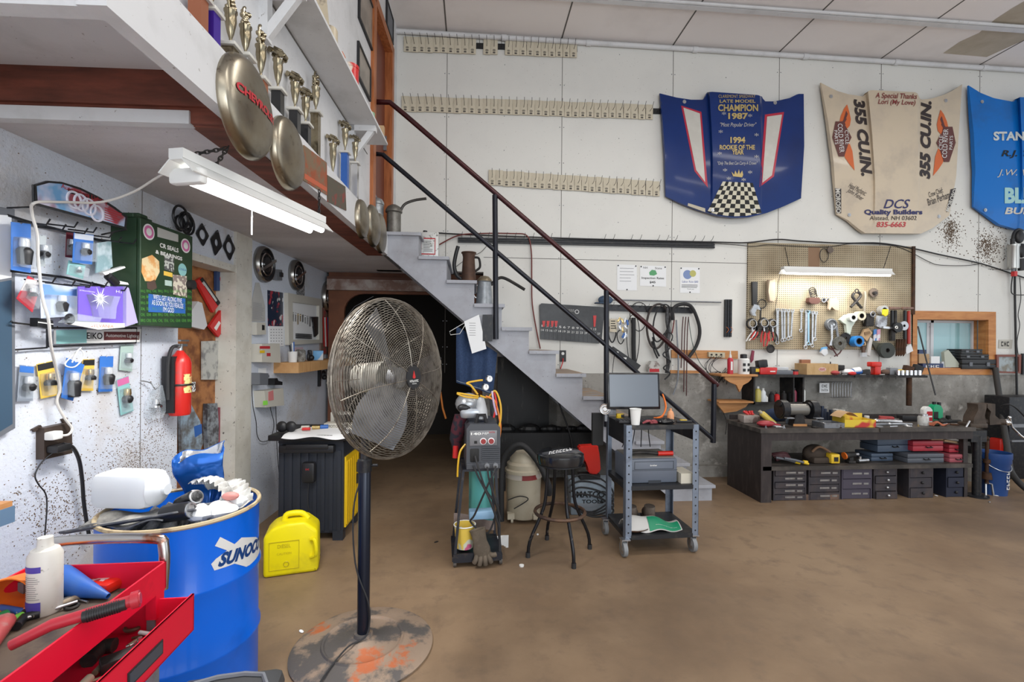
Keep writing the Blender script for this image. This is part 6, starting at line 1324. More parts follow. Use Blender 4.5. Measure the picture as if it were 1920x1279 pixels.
m=B(); m.prism([(-w2,0),(-w2,hw*.9),(-w2*.8,hw),(w2*.8,hw),(w2,hw*.9),(w2,0)],-.38,.0); m.box(-w2,w2,-.012,0,0,hw*.13,bev=.004); 
for i in range(7): m.box(-w2*.1,w2*.95,-.010,0,hw*(.2+.045*i),hw*(.222+.045*i))
obj('case',m,M('charcoal_case',(.05,.054,.064),.45),t,smooth=False)
m=B(); m.box(-w2*.82,w2*.8,-.004,0,hw*.52,hw*.86,bev=.003); pn=obj('control_panel',m,M('grey_panel',(.17,.17,.18),.4),t); text('140',-w2*.45,hw*.79,w2*.6,hw*.055,.006,WHT,pn,bold=.03); text('MP',w2*.1,hw*.79,w2*.42,hw*.05,.006,WHT,pn,shear=.2); text('~5',w2*.5,hw*.82,w2*.36,hw*.03,.006,REDI,pn)
for x in (-.02,.45): m=B(); m.disc((w2*x,-.006,hw*.62),w2*.2,.002,20); obj('dial',m,PAP,t); m=B(); m.disc((w2*x,-.008,hw*.62),w2*.15,.012,16); obj('knob',m,M('dark_red_knob',(.25,.02,.02),.4),t)
m=B(); m.box(-w2*.55,-w2*.38,-.006,-.003,hw*.57,hw*.63); obj('switch',m,INK,t)
m=B(); m.box(-w2*.8,-w2*.25,-.006,.02,hw*.15,hw*.46,bev=.01); obj('lead_recess',m,INK,t)
m=B(); m.tube([(-w2*.4,.06,hw),(-w2*.3,.06,hw+.055),(w2*.1,.06,hw+.055),(w2*.2,.06,hw)],.014,8); obj('handle',m,BLK,t)
for x in (.2,.7): m=B(); m.cyl((w2*x,0,hw*.08),(w2*x,-.03,hw*.08),.018); obj('socket',m,GRY,t)
for i,P in enumerate(([(-.5,.3,0),(-.35,.1,.05),(.1,-.4,.05),(.85,-.9,.03),(.95,-1.8,.03)],[(-.6,.1,.02),(-.3,-.15,.04),(.3,-.6,.06),(.95,-1.3,.03)],[(.2,.08,.03),(.3,-.2,.05),(.7,-.7,.05),(1.0,-1.1,.03)],[(.7,.08,.03),(.5,-.05,.07),(.2,-.3,.06),(-.5,-1.0,.0),(-.7,-1.2,-.03),(.3,-1.45,-.02),(.9,-.8,.0)])):
    m=B(); m.tube([(w2*x,-y-.02,hw*z) for x,z,y in P],.007,7,smooth=5); obj('lead',m,RUB,t)
t=onw('gas_cylinder','teal gas cylinder standing at the back of the welding cart','gas cylinder',902,974,.20); m=B(); t.location=FL(902,974,.14); r_=.10; m.lathe([(r_,0),(r_,.62),(r_*.9,.68),(r_*.4,.76),(r_*.3,.78)],28); obj('body',m,M('teal_cylinder_paint',(.10,.38,.36),.4,.2,n=(4,.5,.7,(.05,.22,.3),6)),t); m=B(); m.cyl((0,0,.77),(0,0,.86),.02); obj('valve',m,GOLD,t)
t=onw('plastic_bin','translucent pale blue bin under the teal cylinder','bin',905,985,.13); m=B(); m.box(-.09,.09,-.03,.05,-.0,.06,bev=.006); obj('body',m,M('pale_blue_bin',(.25,.42,.6),.3),t)
t=onw('welding_helmet','silver welding helmet with a dark visor resting behind the welder','helmet',878,782,.2); m=B(); m.ball((0,0,.07),.085,(1.1,1.1,.95)); m.box(-.06,.1,-.1,-.02,-.03,.05,bev=.025); obj('shell',m,M('silver_helmet',(.42,.44,.46),.3,.6,n=(6,.5,.7,(.3,.32,.36),3)),t); m=B(); m.ball((-.03,-.075,.05),.05,(1,.5,.6)); obj('visor',m,BLK,t)
t=onw('grinder_body','white and grey plastic tool body among the cords above the welder','tool',903,790,.14); m=B(); m.lathe([(.05,0),(.045,.06),(.03,.12),(.02,.15),(0,.155)],20); obj('body',m,M('light_grey_plastic',(.5,.52,.54),.4),t)
for i,(px,py) in enumerate(((916,712),(909,728))):
    t=onw('pressure_gauge',['upper','lower'][i]+' round white pressure gauge above the welder','gauge',px,py,.10,R(20)); m=B(); m.disc((0,0,0),.024,.02,24); obj('case',m,CHR,t); m=B(); m.disc((0,-.02,0),.02,.001,24); obj('face',m,PAP,t); m=B(); m.box(-.001,.001,-.0225,-.021,-.002,.016); obj('needle',m,INK,t)
ye=M('yellow_cord',(.62,.36,.02),.4)
def wp(px,py,y): return wo+Matrix.Rotation(R(4),3,'Z')@Vector((X_(px),y,Z_(py)))
for i,(lb,mt,P) in enumerate((('yellow cord hanging in a wide loop at the right of the welder',ye,[(900,745,.1),(915,748,.08),(928,735,.06),(938,760,.05),(938,790,.04),(932,810,.04)]),('yellow cord bundle pointing left over the silver helmet',ye,[(896,745,.05),(880,742,.04),(855,738,.04),(870,745,.04),(895,748,.05)]),('yellow cord bent up to the gauge fitting',ye,[(895,742,.08),(882,725,.08),(874,720,.08),(895,716,.1),(905,715,.1)]),('orange cord tangled among the right hand loops',M('orange_cord_m',(.65,.2,.03),.4),[(910,745,.06),(925,752,.04),(932,770,.04),(938,800,.04),(936,825,.04)]),('pale lilac cord among the loops above the welder',M('lilac_cord',(.45,.35,.5),.4),[(922,735,.05),(924,755,.03),(930,780,.03)]),('red cord among the loops above the welder',REDP,[(926,738,.06),(930,760,.04),(925,785,.04)]),('yellow hose hanging down the left side of the cart',ye,[(872,835,.05),(862,848,.04),(858,870,.03),(857,895,.03)]))):
    bar('coiled_cord',lb,'cord',[wp(*p) for p in P],.007,mt,7,sm=6)
o=bar('plaid_jacket','dark red plaid cloth bundle hanging left of the welder','cloth',[wp(866,790,.3),wp(862,815,.3),wp(856,838,.3),wp(858,858,.3)],[.05,.06,.05,.03],M('red_plaid',(.07,.01,.02),.8,n=(22,.48,.55,(.01,.01,.02),1)),12)
bar('red_strap','bright red strap below the plaid cloth','strap',[wp(856,850,.28),wp(855,875,.28)],.022,REDP)
t=onw('tub','yellow printed plastic tub with a white rim on the lower shelf of the welding cart','tub',872,1033,.08); r_=20*k; m=B(); m.lathe([(r_*.8,0),(r_,42*k),(r_*1.05,43*k),(r_*.95,43*k),(r_*.76,.004),(0,.004)],28,cap=False); obj('body',m,M('yellow_tub_print',(.70,.50,.08),.4,n=(9,.5,.56,(.6,.62,.5),2),n2=(7,.6,.64,(.6,.12,.25),2)),t); m=B(); m.ring((0,0,43*k),r_*1.02,.004,28,'z'); obj('rim',m,WHT,t)
# glove
t=onw('work_glove','brown dirty work glove draped over the front of the cart shelf','glove',905,1040,-.02,0); m_gl=M('dirty_suede',(.09,.07,.05),.85,n=(12,.45,.7,(.14,.11,.08),4))
m=B(); m.lathe([(.03,-.02),(.058,.01),(.06,.05),(.048,.10),(.05,.15),(.058,.19),(.05,.19),(.0,.15)],24,Matrix.Translation((0,0,0))@Matrix.Rotation(R(-12),4,'Y')@Matrix.Diagonal((1,.42,1,1))); obj('palm',m,m_gl,t)
for i,(x0,x1,z1,r) in enumerate(((-.042,-.062,-.04,.017),(-.015,-.025,-.055,.018),(.012,.016,-.055,.018),(.038,.055,-.042,.017),(.045,.088,.01,.017))): m=B(); m.tube([(x0,-.0,.01),((x0+x1)/2,-.02,(z1+.01)/2-.002),(x1,-.015,z1)],[r,r*.95,r*.75],10,smooth=3); obj('finger',m,m_gl,t)
t=thing('cardboard_sheet','creased brown and white cardboard lying on the floor behind the glove','cardboard',FL(915,1018),R(-5)); m=B(); m.sheet(lambda u,v:Vector(((u-.5)*.32,(v-.5)*.2,.01+.012*sin(5*u+3*v))),8,6,.004); obj('sheet',m,PAP,t)
t=onw('leather_apron','folded greyish brown leather piece hanging over the cart shelf back','leather',893,1000,.22); m=B(); m.sheet(lambda u,v:Vector(((u-.5)*.30,.02*sin(6*u),.0+.07*v-.07*u+.0)),12,4,.006); obj('hide',m,M('dusty_leather',(.22,.17,.15),.8,n=(5,.45,.7,(.14,.10,.09),5)),t)
# --- vacuum
vo=FL(981,972); k=fk(vo); vac=thing('shop_vacuum','old cream drum shop vacuum with a black hose under the stairs','vacuum',vo,0)
r_=33*k; m_cv=M('old_cream_plastic',(.48,.43,.33),.45,n=(4,.45,.75,(.36,.3,.22),6))
m=B(); m.lathe([(r_*.86,.03),(r_*.95,.05),(r_*.97,.25),(r_*1.0,.37),(r_*1.03,.38)],32); obj('tank',m,m_cv,vac)
m=B(); m.lathe([(r_*1.01,.375),(r_*1.01,.425)],32,cap=False); obj('label_band',m,M('red_white_band',(.22,.03,.03),.5,n=(5,.5,.52,(.5,.45,.4),0)),vac)
m=B(); m.lathe([(r_*1.06,.425),(r_*1.06,.45),(r_*.95,.46),(r_*.95,.5),(r_*.8,.52),(r_*.78,.545),(r_*.45,.60),(0,.61)],32); obj('lid',m,m_cv,vac)
m=B(); m.tube([Vector((-.2,-.05,.0)),Vector((-.2,-.05,.4)),Vector((-.17,-.06,.58)),Vector((-.04,-.1,.68)),Vector((.1,-.13,.55)),Vector((.2,-.15,.35)),Vector((.21,-.13,.25))],.026,12,smooth=6); obj('hose',m,RUB,vac)
for a in range(4): an=a*PI/2+.7; m=B(); m.cyl((r_*cos(an),r_*sin(an),.025),(r_*cos(an)+.02,r_*sin(an),.025),.025); m.box(r_*cos(an)-.03,r_*cos(an)+.03,r_*sin(an)-.03,r_*sin(an)+.03,.04,.09); obj('dolly_foot',m,m_cv,vac)
m=B(); m.tube([Vector((-.15,-.16,.22)),Vector((-.05,-.19,.26)),Vector((.02,-.19,.23)),Vector((-.1,-.18,.15))],.005,6,smooth=5); obj('cord',m,RUB,vac)
# --- stool
so_=FL(1049,1037); k=fk(so_); st_=thing('bar_stool','black vinyl bar stool with a round seat and rusty foot ring','stool',so_,R(10))
zs_=.765
m=B(); m.lathe([(.155,zs_-.095),(.172,zs_-.085),(.178,zs_-.05),(.175,zs_-.02),(.15,zs_-.003),(.06,zs_),(0,zs_)],40); obj('seat',m,M('black_vinyl_seat',(.012,.013,.016),.18,coat=.4),st_)
text('~7',0,0,.26,.10,0,PAP,st_,fn=lambda X,Z:Vector((X*.85+Z*.35,X*.35+Z*.85-.02,zs_+.003)),bold=.04)
m=B(); m.lathe([(.165,zs_-.10),(.165,zs_-.09)],36); obj('seat_pan',m,BLKM,st_)
for i in range(4):
    a=PI/2*i-PI/2+.05; m=B(); m.tube([(.10*cos(a),.10*sin(a),zs_-.10),(.115*cos(a),.115*sin(a),.42),(.15*cos(a),.15*sin(a),.30),(.235*cos(a),.235*sin(a),.12),(.25*cos(a),.25*sin(a),.0)],.0125,10,smooth=3); lg2=obj('leg',m,M('black_stool_tube',(.012,.012,.015),.3,.4,n=(16,.6,.7,(.15,.12,.1),3)),st_)
    m=B(); m.cyl((.25*cos(a),.25*sin(a),0),(.25*cos(a),.25*sin(a),.035),.017); obj('rubber_foot',m,RUB,lg2)
m=B(); m.ring((0,0,.31),.185,.013,40,'z'); obj('foot_ring',m,M('rusty_ring',(.14,.08,.05),.6,.5,n=(9,.4,.6,(.06,.04,.035),4)),st_)
# --- crates behind the stool
t=thing('tool_box','pale blue and black lettered box behind the bar stool','box',FL(1115,966),R(-3)); k=fk(t.location)
m=B(); m.box(-.22,.18,0,.25,0,.30,bev=.01); obj('body',m,M('blue_grey_box',(.26,.32,.38),.5,n=(3,.45,.7,(.16,.18,.2),5)),t); text('MATCO',-.04,.19,.26,.06,.002,INK,t,bold=.03); text('TOOLS',-.02,.125,.2,.035,.002,INK,t,bold=.03)
m=B(); m.ring((.07,-.004,.17),.05,.004,20); obj('round_logo',m,INK,t); lines(t,-.18,.1,.03,.11,6,.001,M('faint_ink',(.3,.3,.32)))
for i in range(4): bar('cable_coil',['dark cable coil draped over the lettered box, top','second turn of dark cable on the lettered box','third dark cable loop trailing behind the stool','lowest dark cable loop lying by the lettered box'][i],'cable',[FL(1060+i*4,905+i*9,.33-.05*i),FL(1090,890+i*12,.36-.05*i),FL(1130,900+i*12,.34-.06*i),FL(1150,930+i*10,.2-.04*i),FL(1110,960+i*3,.10),FL(1065,945,.12)],.008,RUB,7,sm=6)
t=thing('plastic_shroud','bright red plastic shroud standing behind the bar stool','plastic part',PL((0,4.36,0),0).at(1105,885),0); k=fk(t.location)
m=B(); m.prism([(-22*k,50*k),(14*k,52*k),(16*k,38*k),(18*k,20*k),(20*k,4*k),(10*k,-4*k),(-4*k,0),(-6*k,20*k),(-22*k,42*k)],-.05,.05); bmesh.ops.bevel(m.b,geom=m.b.edges[:],offset=.012,segments=2,affect='EDGES'); obj('shell',m,M('bright_red_plastic',(.6,.02,.01),.35),t)
m=B(); m.box(-.1,.09,-.06,.06,.302-t.location.z,-.012); obj('stand',m,DRK,t)
# made-up dark machine standing in for shade and black clutter under the stairs
a=FL(945,925); t=thing('understair_mass','black made-up machine filling the shaded space under the stairs','dark machine',Vector((PL((0,4.95,0),0).at(935,800).x,4.95,0)),0)
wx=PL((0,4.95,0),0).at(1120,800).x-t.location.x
m_gr=M('understair_black',(.010,.010,.011),.5,.3,n=(6,.6,.75,(.07,.065,.06),8,(5,1,.8)))  # black colour stands in for the shade under the stairs
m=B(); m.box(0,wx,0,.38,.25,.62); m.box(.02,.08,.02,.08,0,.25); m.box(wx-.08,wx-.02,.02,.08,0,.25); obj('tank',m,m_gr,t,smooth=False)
m=B(); m.box(0,wx*.55,.3,.36,.62,1.42); obj('dark_back_panel',m,m_gr,t,smooth=False)
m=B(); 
for i in range(14): x=random.uniform(.05,wx-.1); m.ball((x+.04,.12,.64),random.uniform(.04,.09),(1.2,.8,.7),12); obj('dark_lump',m,m_gr,t,smooth=False); m=B()
m.b.free()
m=B(); m.tube([(wx*.55,.1,1.2),(wx*.62,.02,.9),(wx*.72,-.02,.6),(wx*.75,-.03,.35)],.009,6,smooth=5); obj('machine_hose',m,RUB,t)
# wheels / dark shape and dark plank in the passage
bar('orange_rope','orange rope hanging in the dark passage behind the fan','rope',[ARCH.at(826,735,.1),ARCH.at(830,765,.1),ARCH.at(836,785,.1)],.012,M('orange_cord_m',(.65,.2,.03)))
bar('white_wire','pale wire loop hanging in the dark passage','wire',[ARCH.at(645,600,.1),ARCH.at(665,575,.1),ARCH.at(700,556,.1)],.004,GRY)
# --- printer cart
c1=FL(1172,1043); pc=thing('utility_cart','grey slotted angle utility cart on casters carrying a monitor and printer','cart',c1,R(2)); 
MC2=Matrix.Rotation(R(2),3,'Z'); PW=.57; PD=.46; ZT=.965
kf=fk(c1)
m_sl=M('slotted_angle_steel',(.22,.26,.33),.45,.5,n=(12,.5,.75,(.14,.16,.2),4)); m_top=M('black_cart_panel',(.02,.021,.024),.45,.2,n=(9,.55,.75,(.08,.07,.06),5))
for (x,y) in ((0,0),(PW,0),(0,PD),(PW,PD)):
    m=B(); s_=1 if x==0 else -1; q_=1 if y==0 else -1
    m.box(min(x,x+s_*.048),max(x,x+s_*.048),min(y,y+q_*.004),max(y,y+q_*.004),.13,ZT); m.box(min(x,x+s_*.004),max(x,x+s_*.004),min(y,y+q_*.048),max(y,y+q_*.048),.13,ZT); lg3=obj('upright',m,m_sl,pc,smooth=False)
    if y==0:
        for i in range(13): m=B(); m.disc((x+s_*.024,-.0005,.17+i*.062),.006,.001,10); obj('slot_hole',m,INK,lg3)
for z,nm,mt in ((ZT-.0,'top_panel',m_top),(.515,'middle_shelf',m_top),(.15,'bottom_shelf',m_top)):
    m=B(); m.box(.005,PW-.005,.004,PD-.004,z-.035,z-.006); m.box(.045,PW-.045,-.004,.004,z-.03,z); m.box(0.006,PW-.006,.006,PD-.006,z-.006,z); obj(nm,m,mt,pc,smooth=False)
m=B(); m.box(.004,.008,.01,PD-.01,ZT-.15,ZT-.01); obj('side_panel',m,m_top,pc,smooth=False); m=B(); m.box(PW-.008,PW-.004,.01,PD-.01,ZT-.13,ZT-.01); obj('side_panel',m,m_top,pc,smooth=False)
for (x,y) in ((-.01,0),(PW-.03,.03),(-.02,PD-.05),(PW-.02,PD)):
    m=B(); m.cyl((x-.015,y,.055),(x+.015,y,.055),.055,seg=28); cs=obj('caster_wheel',m,M('grey_caster_rubber',(.22,.23,.24),.5),pc); m=B(); m.cyl((x-.017,y,.055),(x+.017,y,.055),.035,seg=24); obj('caster_hub',m,STL,cs)
    m=B(); m.box(x-.022,x-.018,y-.018,y+.018,.05,.13); m.box(x+.018,x+.022,y-.018,y+.018,.05,.13); m.box(x-.025,x+.04,y-.03,y+.03,.122,.13); obj('caster_fork',m,STL,cs)
def pcp(x,y,z): return c1+MC2@Vector((x,y,z))
def onc(name,label,cat,x,y,z=ZT,rz=0,grp=None): return thing(name,label,cat,pcp(x,y,z),R(2)+rz,grp)
t=onc('computer_monitor','black flat computer monitor with a blank grey screen on the cart','monitor',.16,.24,ZT,R(-2)); t_=t
m=B(); Mt=Matrix.Rotation(R(-6),4,'X'); m.box(-.215,.215,-.0,.035,.085,.375,M=Mt,bev=.006); obj('bezel',m,M('glossy_black',(.012,.012,.014),.2),t)
m=B(); m.box(-.198,.198,-.002,0.001,.105,.36,M=Mt); obj('screen',m,M('matte_screen',(.10,.12,.15),.25),t)
m=B(); m.cyl((0,.075,.005),(0,.075,.2),.025); m.lathe([(.10,0),(.10,.008),(.03,.015)],28,Matrix.Translation((0,.05,0))); obj('stand',m,BLK,t); text('ASUS',0,.094,.03,.007,.004,STL,t)
t=onc('foam_cup','white foam cup on the front edge of the cart top','cup',.085,.035,ZT); kk=kf; m=B(); m.lathe([(.030,0),(.041,.112),(.044,.114),(.044,.119),(.038,.119),(.027,.005),(0,.005)],28,cap=False); m.lathe([(0,0),(.03,0)],28,cap=False); obj('cup',m,M('foam_white',(.82,.82,.8),.7),t)
t=onc('keyboard','black computer keyboard lying under the monitor','keyboard',.19,.13,ZT,R(-4)); m=B(); m.box(-.21,.21,-.06,.06,0,.018,bev=.004); obj('case',m,BLK,t); m=B()
for i in range(16):
    for j in range(5): m.box(-.2+i*.025,-.18+i*.025,-.053+j*.022,-.035+j*.022,.018,.023)
obj('keys',m,M('dark_key_caps',(.04,.04,.045),.5),t)
for i in range(3): bar('jumper_wire',['red crumpled wire bundle right of the foam cup','second loop of the red wire bundle','third loop of the red wire bundle'][i],'wire',[pcp(.14,.03,ZT+.01),pcp(.17+.01*i,.02,ZT+.03),pcp(.2,.04+.01*i,ZT+.02),pcp(.23,.03,ZT+.03-.008*i),pcp(.26,.05,ZT+.01),pcp(.2,.03,ZT+.012)],.007,M('faded_red_wire',(.3,.06,.07),.6),7,sm=4)
t=onc('black_pouch','crumpled black plastic pouch right of the red wires','pouch',.33,.05,ZT); m=B(); m.ball((0,0,.018),.05,(1.4,.9,.45),16); 
for v in m.b.verts: v.co+=Vector((0,0,random.uniform(-.004,.006)))
obj('body',m,M('glossy_black',(.012,.012,.014)),t)
bar('orange_cable','orange extension cord coiled behind the right of the monitor','cord',[pcp(.30,.2,ZT+.02),pcp(.36,.18,ZT+.04),pcp(.41,.22,ZT+.11),pcp(.40,.26,ZT+.2),pcp(.42,.25,ZT+.1),pcp(.37,.2,ZT+.03),pcp(.3,.15,ZT+.03)],.006,ORG,7,sm=6)
t=onc('orange_bottle','small pale orange plastic bottle beside the orange cord','bottle',.42,.16,ZT); m=B(); m.lathe([(.025,0),(.027,.05),(.02,.075),(.01,.085),(.01,.1)],18); obj('body',m,M('pale_orange_bottle',(.7,.32,.15),.4),t)
t=onc('tape_knife','small black and yellow utility knife on the right corner of the cart','knife',.50,.1,ZT,R(-10)); m=B(); m.box(-.06,.06,-.012,.012,0,.018,bev=.004); obj('body',m,BLK,t); m=B(); m.box(-.03,.02,-.013,.013,.017,.021); obj('yellow_slider',m,YEL,t)
t=onc('headlamp','round chrome lamp clamped at the left rear corner of the cart','lamp',-.06,.32,ZT+.08,R(-10)); m=B(); m.ring((0,-.02,0),.038,.008,24); m.disc((0,0,0),.036,.02,24); m.ring((0,-.022,0),.02,.005,18); obj('reflector',m,CHR,t); m=B(); m.box(.02,.09,-.02,.02,-.05,0,bev=.008); m.box(.0,.02,-.01,.01,-.10,-.03); obj('bracket',m,GRY,t)
t=onc('tape_measure','small yellow and black tape measure behind the round lamp','tape measure',.06,.3,ZT); m=B(); m.box(-.03,.03,-.02,.02,0,.045,bev=.01); obj('case',m,YEL,t); m=B(); m.box(.0,.031,-.021,.021,.01,.04,bev=.005); obj('black_side',m,BLK,t)
t=onc('laser_printer','grey laser printer on the middle shelf of the cart','printer',.24,.06,.515); m=B(); m.box(-.19,.19,0,.33,0,.185,bev=.012); obj('body',m,M('slate_printer',(.13,.15,.19),.45),t)
m=B(); m.box(-.18,.18,.02,.31,.185,.19); obj('top_tray',m,M('dusty_printer_top',(.24,.22,.19),.7,n=(9,.45,.7,(.14,.13,.12),4)),t); m=B(); m.frame([(-.15,.105),(.16,.105),(.16,.165),(-.15,.165)],[(-.147,.108),(.157,.108),(.157,.162),(-.147,.162)],-.001,.002); m.box(-.19,.19,-.0015,.001,.096,.099); m.box(-.04,.06,-.002,.001,.0,.022); obj('panel_lines',m,M('dark_line',(.03,.035,.045)),t); text('brother',.0,.135,.055,.012,.003,WHT,t,bold=.03)
pa=pcp(.05,.14,.72); pb=pcp(.42,.12,.725)
t=thing('bolt_cutter','black handled bolt cutter with a red grip lying on the printer','bolt cutter',pa,R(0)); d=pb-pa; m=B(); m.tube([Vector((0,0,0)),d*.3+Vector((0,0,.012)),d*.7],.013,10,smooth=3); obj('arm',m,DRK,t); m=B(); m.tube([d*.68,d],.018,12); obj('red_grip',m,M('bright_red_plastic',(.6,.02,.01)),t)
t=onc('small_box','white carton on the middle shelf right of the printer','box',.50,.08,.515); m=B(); m.box(-.055,.05,-.05,.14,0,.075); obj('carton',m,M('cream_carton',(.62,.58,.48),.7),t,smooth=False)
t=onc('paper_sheet','upright white paper sticking out beyond the right leg of the cart','paper',.615,.14,.46); m=B(); m.sheet(lambda u,v:Vector(((u-.5)*.06+.02*v,.03*u,v*.12)),3,3,.001); obj('sheet',m,PAP,t)
t=onc('paper_sack','white and green printed paper sack lying on the bottom shelf of the cart','sack',.24,.10,.15); m=B()
def sk(u,v): return Vector(((u-.5)*.44,-.07+(v)*.17,.012+.095*sin(PI*min(max(v,0),1))*(.7+.3*sin(5*u))+.01*sin(13*u)))
m.sheet(sk,20,10,.004); obj('sack',m,M('sack_white',(.62,.6,.57),.6,n=(5,.5,.8,(.5,.48,.45),4)),t)
m=B(); m.sheet(lambda u,v:sk(.42+.56*u,.02+.42*v)+Vector((0,-.003,.004)),14,6,.001); obj('green_print',m,M('green_sack_print',(.01,.25,.12),.5),t); text('oconobogros',.10,0,.17,.022,0,WHT,t,fn=lambda X,Z:sk(X/.44+.5,.12+Z*1.2)+Vector((0,-.005,.009)))
for i in range(2):
    t=onc('work_boot',['brown worn boot, the left of the pair, on the bottom shelf behind the sack','brown worn boot, the right of the pair, on the bottom shelf behind the sack'][i],'boot',.17+.13*i,.30,.15,R(60+20*i),'boots on the cart'); m=B(); m.box(-.1,.1,-.035,.035,0,.018,bev=.006); m.ball((.05,0,.045),.045,(1.3,.85,.85)); m.tube([(-.05,0,.04),(-.06,0,.13)],[.045,.042],14); obj('upper',m,M('worn_boot_leather',(.12,.09,.07),.8,n=(9,.45,.7,(.2,.16,.13),4)),t); m=B(); m.box(-.105,.105,-.038,.038,0,.015,bev=.004); obj('sole',m,RUB,t)
for i in range(4): bar('cart_lead',['first','second','third','fourth'][i]+' black lead, counted from the left, hanging under the cart top behind the printer','lead',[pcp(.12+.07*i,.35,ZT-.03),pcp(.15+.06*i,.37,.85),pcp(.11+.08*i,.38,.72)],.004,RUB,6,sm=4)
for i in range(5): bar('wire_coil',['outer','second','third','fourth','inner'][i]+' ring of the rusty wire coil on the bottom cart shelf','wire',[pcp(.05+.05*cos(a)*(1+.25*i)+.05,.06+.03*sin(a)*(1+.2*i),.16+.004*i) for a in [2*PI*j/12 for j in range(13)]],.0028,RUST,5)
t=thing('white_disc','small white bottle cap on the floor in front of the vacuum','cap',FL(978,1062)); m=B(); m.lathe([(.016,0),(.017,.01),(0,.011)],18); obj('cap',m,WHT,t)
t=thing('bracket_lamp_plate','black box mounted at the left rear of the utility cart','box',pcp(-.11,.40,.74)); m=B(); m.box(-.03,.06,-.02,.02,0,.26); obj('box',m,INK,t)
# ============================================================ PEGBOARD
pb_=BT('pegboard','tan perforated pegboard panel crowded with hanging tools and tape','pegboard',1401,655,.0)
def m_pegf():
    m=bpy.data.materials.new('pegboard_holes'); m.use_nodes=True; nt=m.node_tree; p=nt.nodes['Principled BSDF']; L=nt.links.new
    p.inputs['Roughness'].default_value=.75
    tc=nt.nodes.new('ShaderNodeTexCoord'); sx=nt.nodes.new('ShaderNodeSeparateXYZ'); L(tc.outputs['Object'],sx.inputs[0])
    def wrapd(o):
        a=nt.nodes.new('ShaderNodeMath'); a.operation='MULTIPLY'; a.inputs[1].default_value=1/.0254; L(o,a.inputs[0])
        f=nt.nodes.new('ShaderNodeMath'); f.operation='FRACT'; L(a.outputs[0],f.inputs[0])
        s=nt.nodes.new('ShaderNodeMath'); s.operation='SUBTRACT'; s.inputs[1].default_value=.5; L(f.outputs[0],s.inputs[0])
        q=nt.nodes.new('ShaderNodeMath'); q.operation='POWER'; q.inputs[1].default_value=2; L(s.outputs[0],q.inputs[0]); return q.outputs[0]
    ad=nt.nodes.new('ShaderNodeMath'); ad.operation='ADD'; L(wrapd(sx.outputs[0]),ad.inputs[0]); L(wrapd(sx.outputs[2]),ad.inputs[1])
    lt=nt.nodes.new('ShaderNodeMath'); lt.operation='LESS_THAN'; lt.inputs[1].default_value=.055; L(ad.outputs[0],lt.inputs[0])
    n=nt.nodes.new('ShaderNodeTexNoise'); n.inputs['Scale'].default_value=2.2; n.inputs['Detail'].default_value=8; L(tc.outputs['Object'],n.inputs[0])
    r=nt.nodes.new('ShaderNodeValToRGB'); r.color_ramp.elements[0].position=.4; r.color_ramp.elements[1].position=.72; r.color_ramp.elements[0].color=(.46,.39,.27,1); r.color_ramp.elements[1].color=(.27,.21,.13,1); L(n.outputs[0],r.inputs[0])
    x=nt.nodes.new('ShaderNodeMix'); x.data_type='RGBA'; L(lt.outputs[0],x.inputs[0]); L(r.outputs[0],x.inputs[6]); x.inputs[7].default_value=(.07,.05,.03,1); L(x.outputs[2],p.inputs['Base Color']); return m
PO=.022
m=B(); m.prism(pb_.Q((1401,455),(1710,463),(1708,656),(1398,655)),0,PO); pb_.add('board',m,m_pegf(),False)
m=B(); m.prism(pb_.Q((1706,463),(1711,463),(1710,590),(1705,590)),PO-.01,PO+.02); pb_.add('edge_strip',m,RUST,False)
m=B(); m.prism(pb_.Q((1513,463),(1535,464),(1534,506),(1513,506)),PO,PO+.001); pb_.add('brown_stain_patch',m,M('patch_stain',(.25,.15,.09),.8),False)
def PT(name,label,cat,px,py,off=.03,group='tools hanging on the pegboard'): return TH(BACK,name,label,cat,px,py,PO+off,group)
def poly(t,nm,pts,mat,o0=0,o1=.02,sm=False,bev=0):
    m=B(); m.prism(t.Q(*pts),o0,o1)
    if bev: bmesh.ops.bevel(m.b,geom=m.b.edges[:],offset=bev,segments=2,affect='EDGES')
    return t.add(nm,m,mat,sm)
def ringp(t,nm,px,py,rp,th,mat,o=-.01,e=1,seg=26): m=B(); a=t.q(px,py); m.ring((a[0],o,a[1]),rp*t.k,th,seg,e=e); return t.add(nm,m,mat)
def discp(t,nm,px,py,rp,th,mat,o=0): m=B(); a=t.q(px,py); m.disc((a[0],o,a[1]),rp*t.k,th,28); return t.add(nm,m,mat)
# second shop light
a=BACK.at(1467,512,.28); c=BACK.at(1669,516,.28); sl2=thing('shop_light','white fluorescent shop light hanging in front of the pegboard','shop light',a,0); L2=(c-a).length
m=B(); trough(m,0,L2,.07,.05,0); m.box(0,L2,-.03,.03,.045,.075); obj('housing',m,WHT,sl2,smooth=False)
m=B(); m.cyl((.03,-.03,-.004),(L2-.03,-.03,-.004),.015); obj('lamp_tube',m,m_tube,sl2)
area('pegboard_light_glow',tuple(a+Vector((L2/2,.0,-.04))),(R(20),0,0),L2,.1,13,(1,.97,.9))
for p0,p1,lb in (((1472,464,.03),(1480,503,.25),'left'),((1670,462,.03),(1656,505,.25),'right')): cord(BACK,'light_chain',lb+' hanging wire of the pegboard light',[p0,((p0[0]+p1[0])/2,(p0[1]+p1[1])/2,.14),p1],.004,BLK,'wire')
cord(BACK,'drop_cable','black lead falling from the left end of the pegboard light',[(1463,515,.26),(1459,530,.1),(1458,550,.06),(1455,570,.05),(1452,590,.05)],.003,BLK)
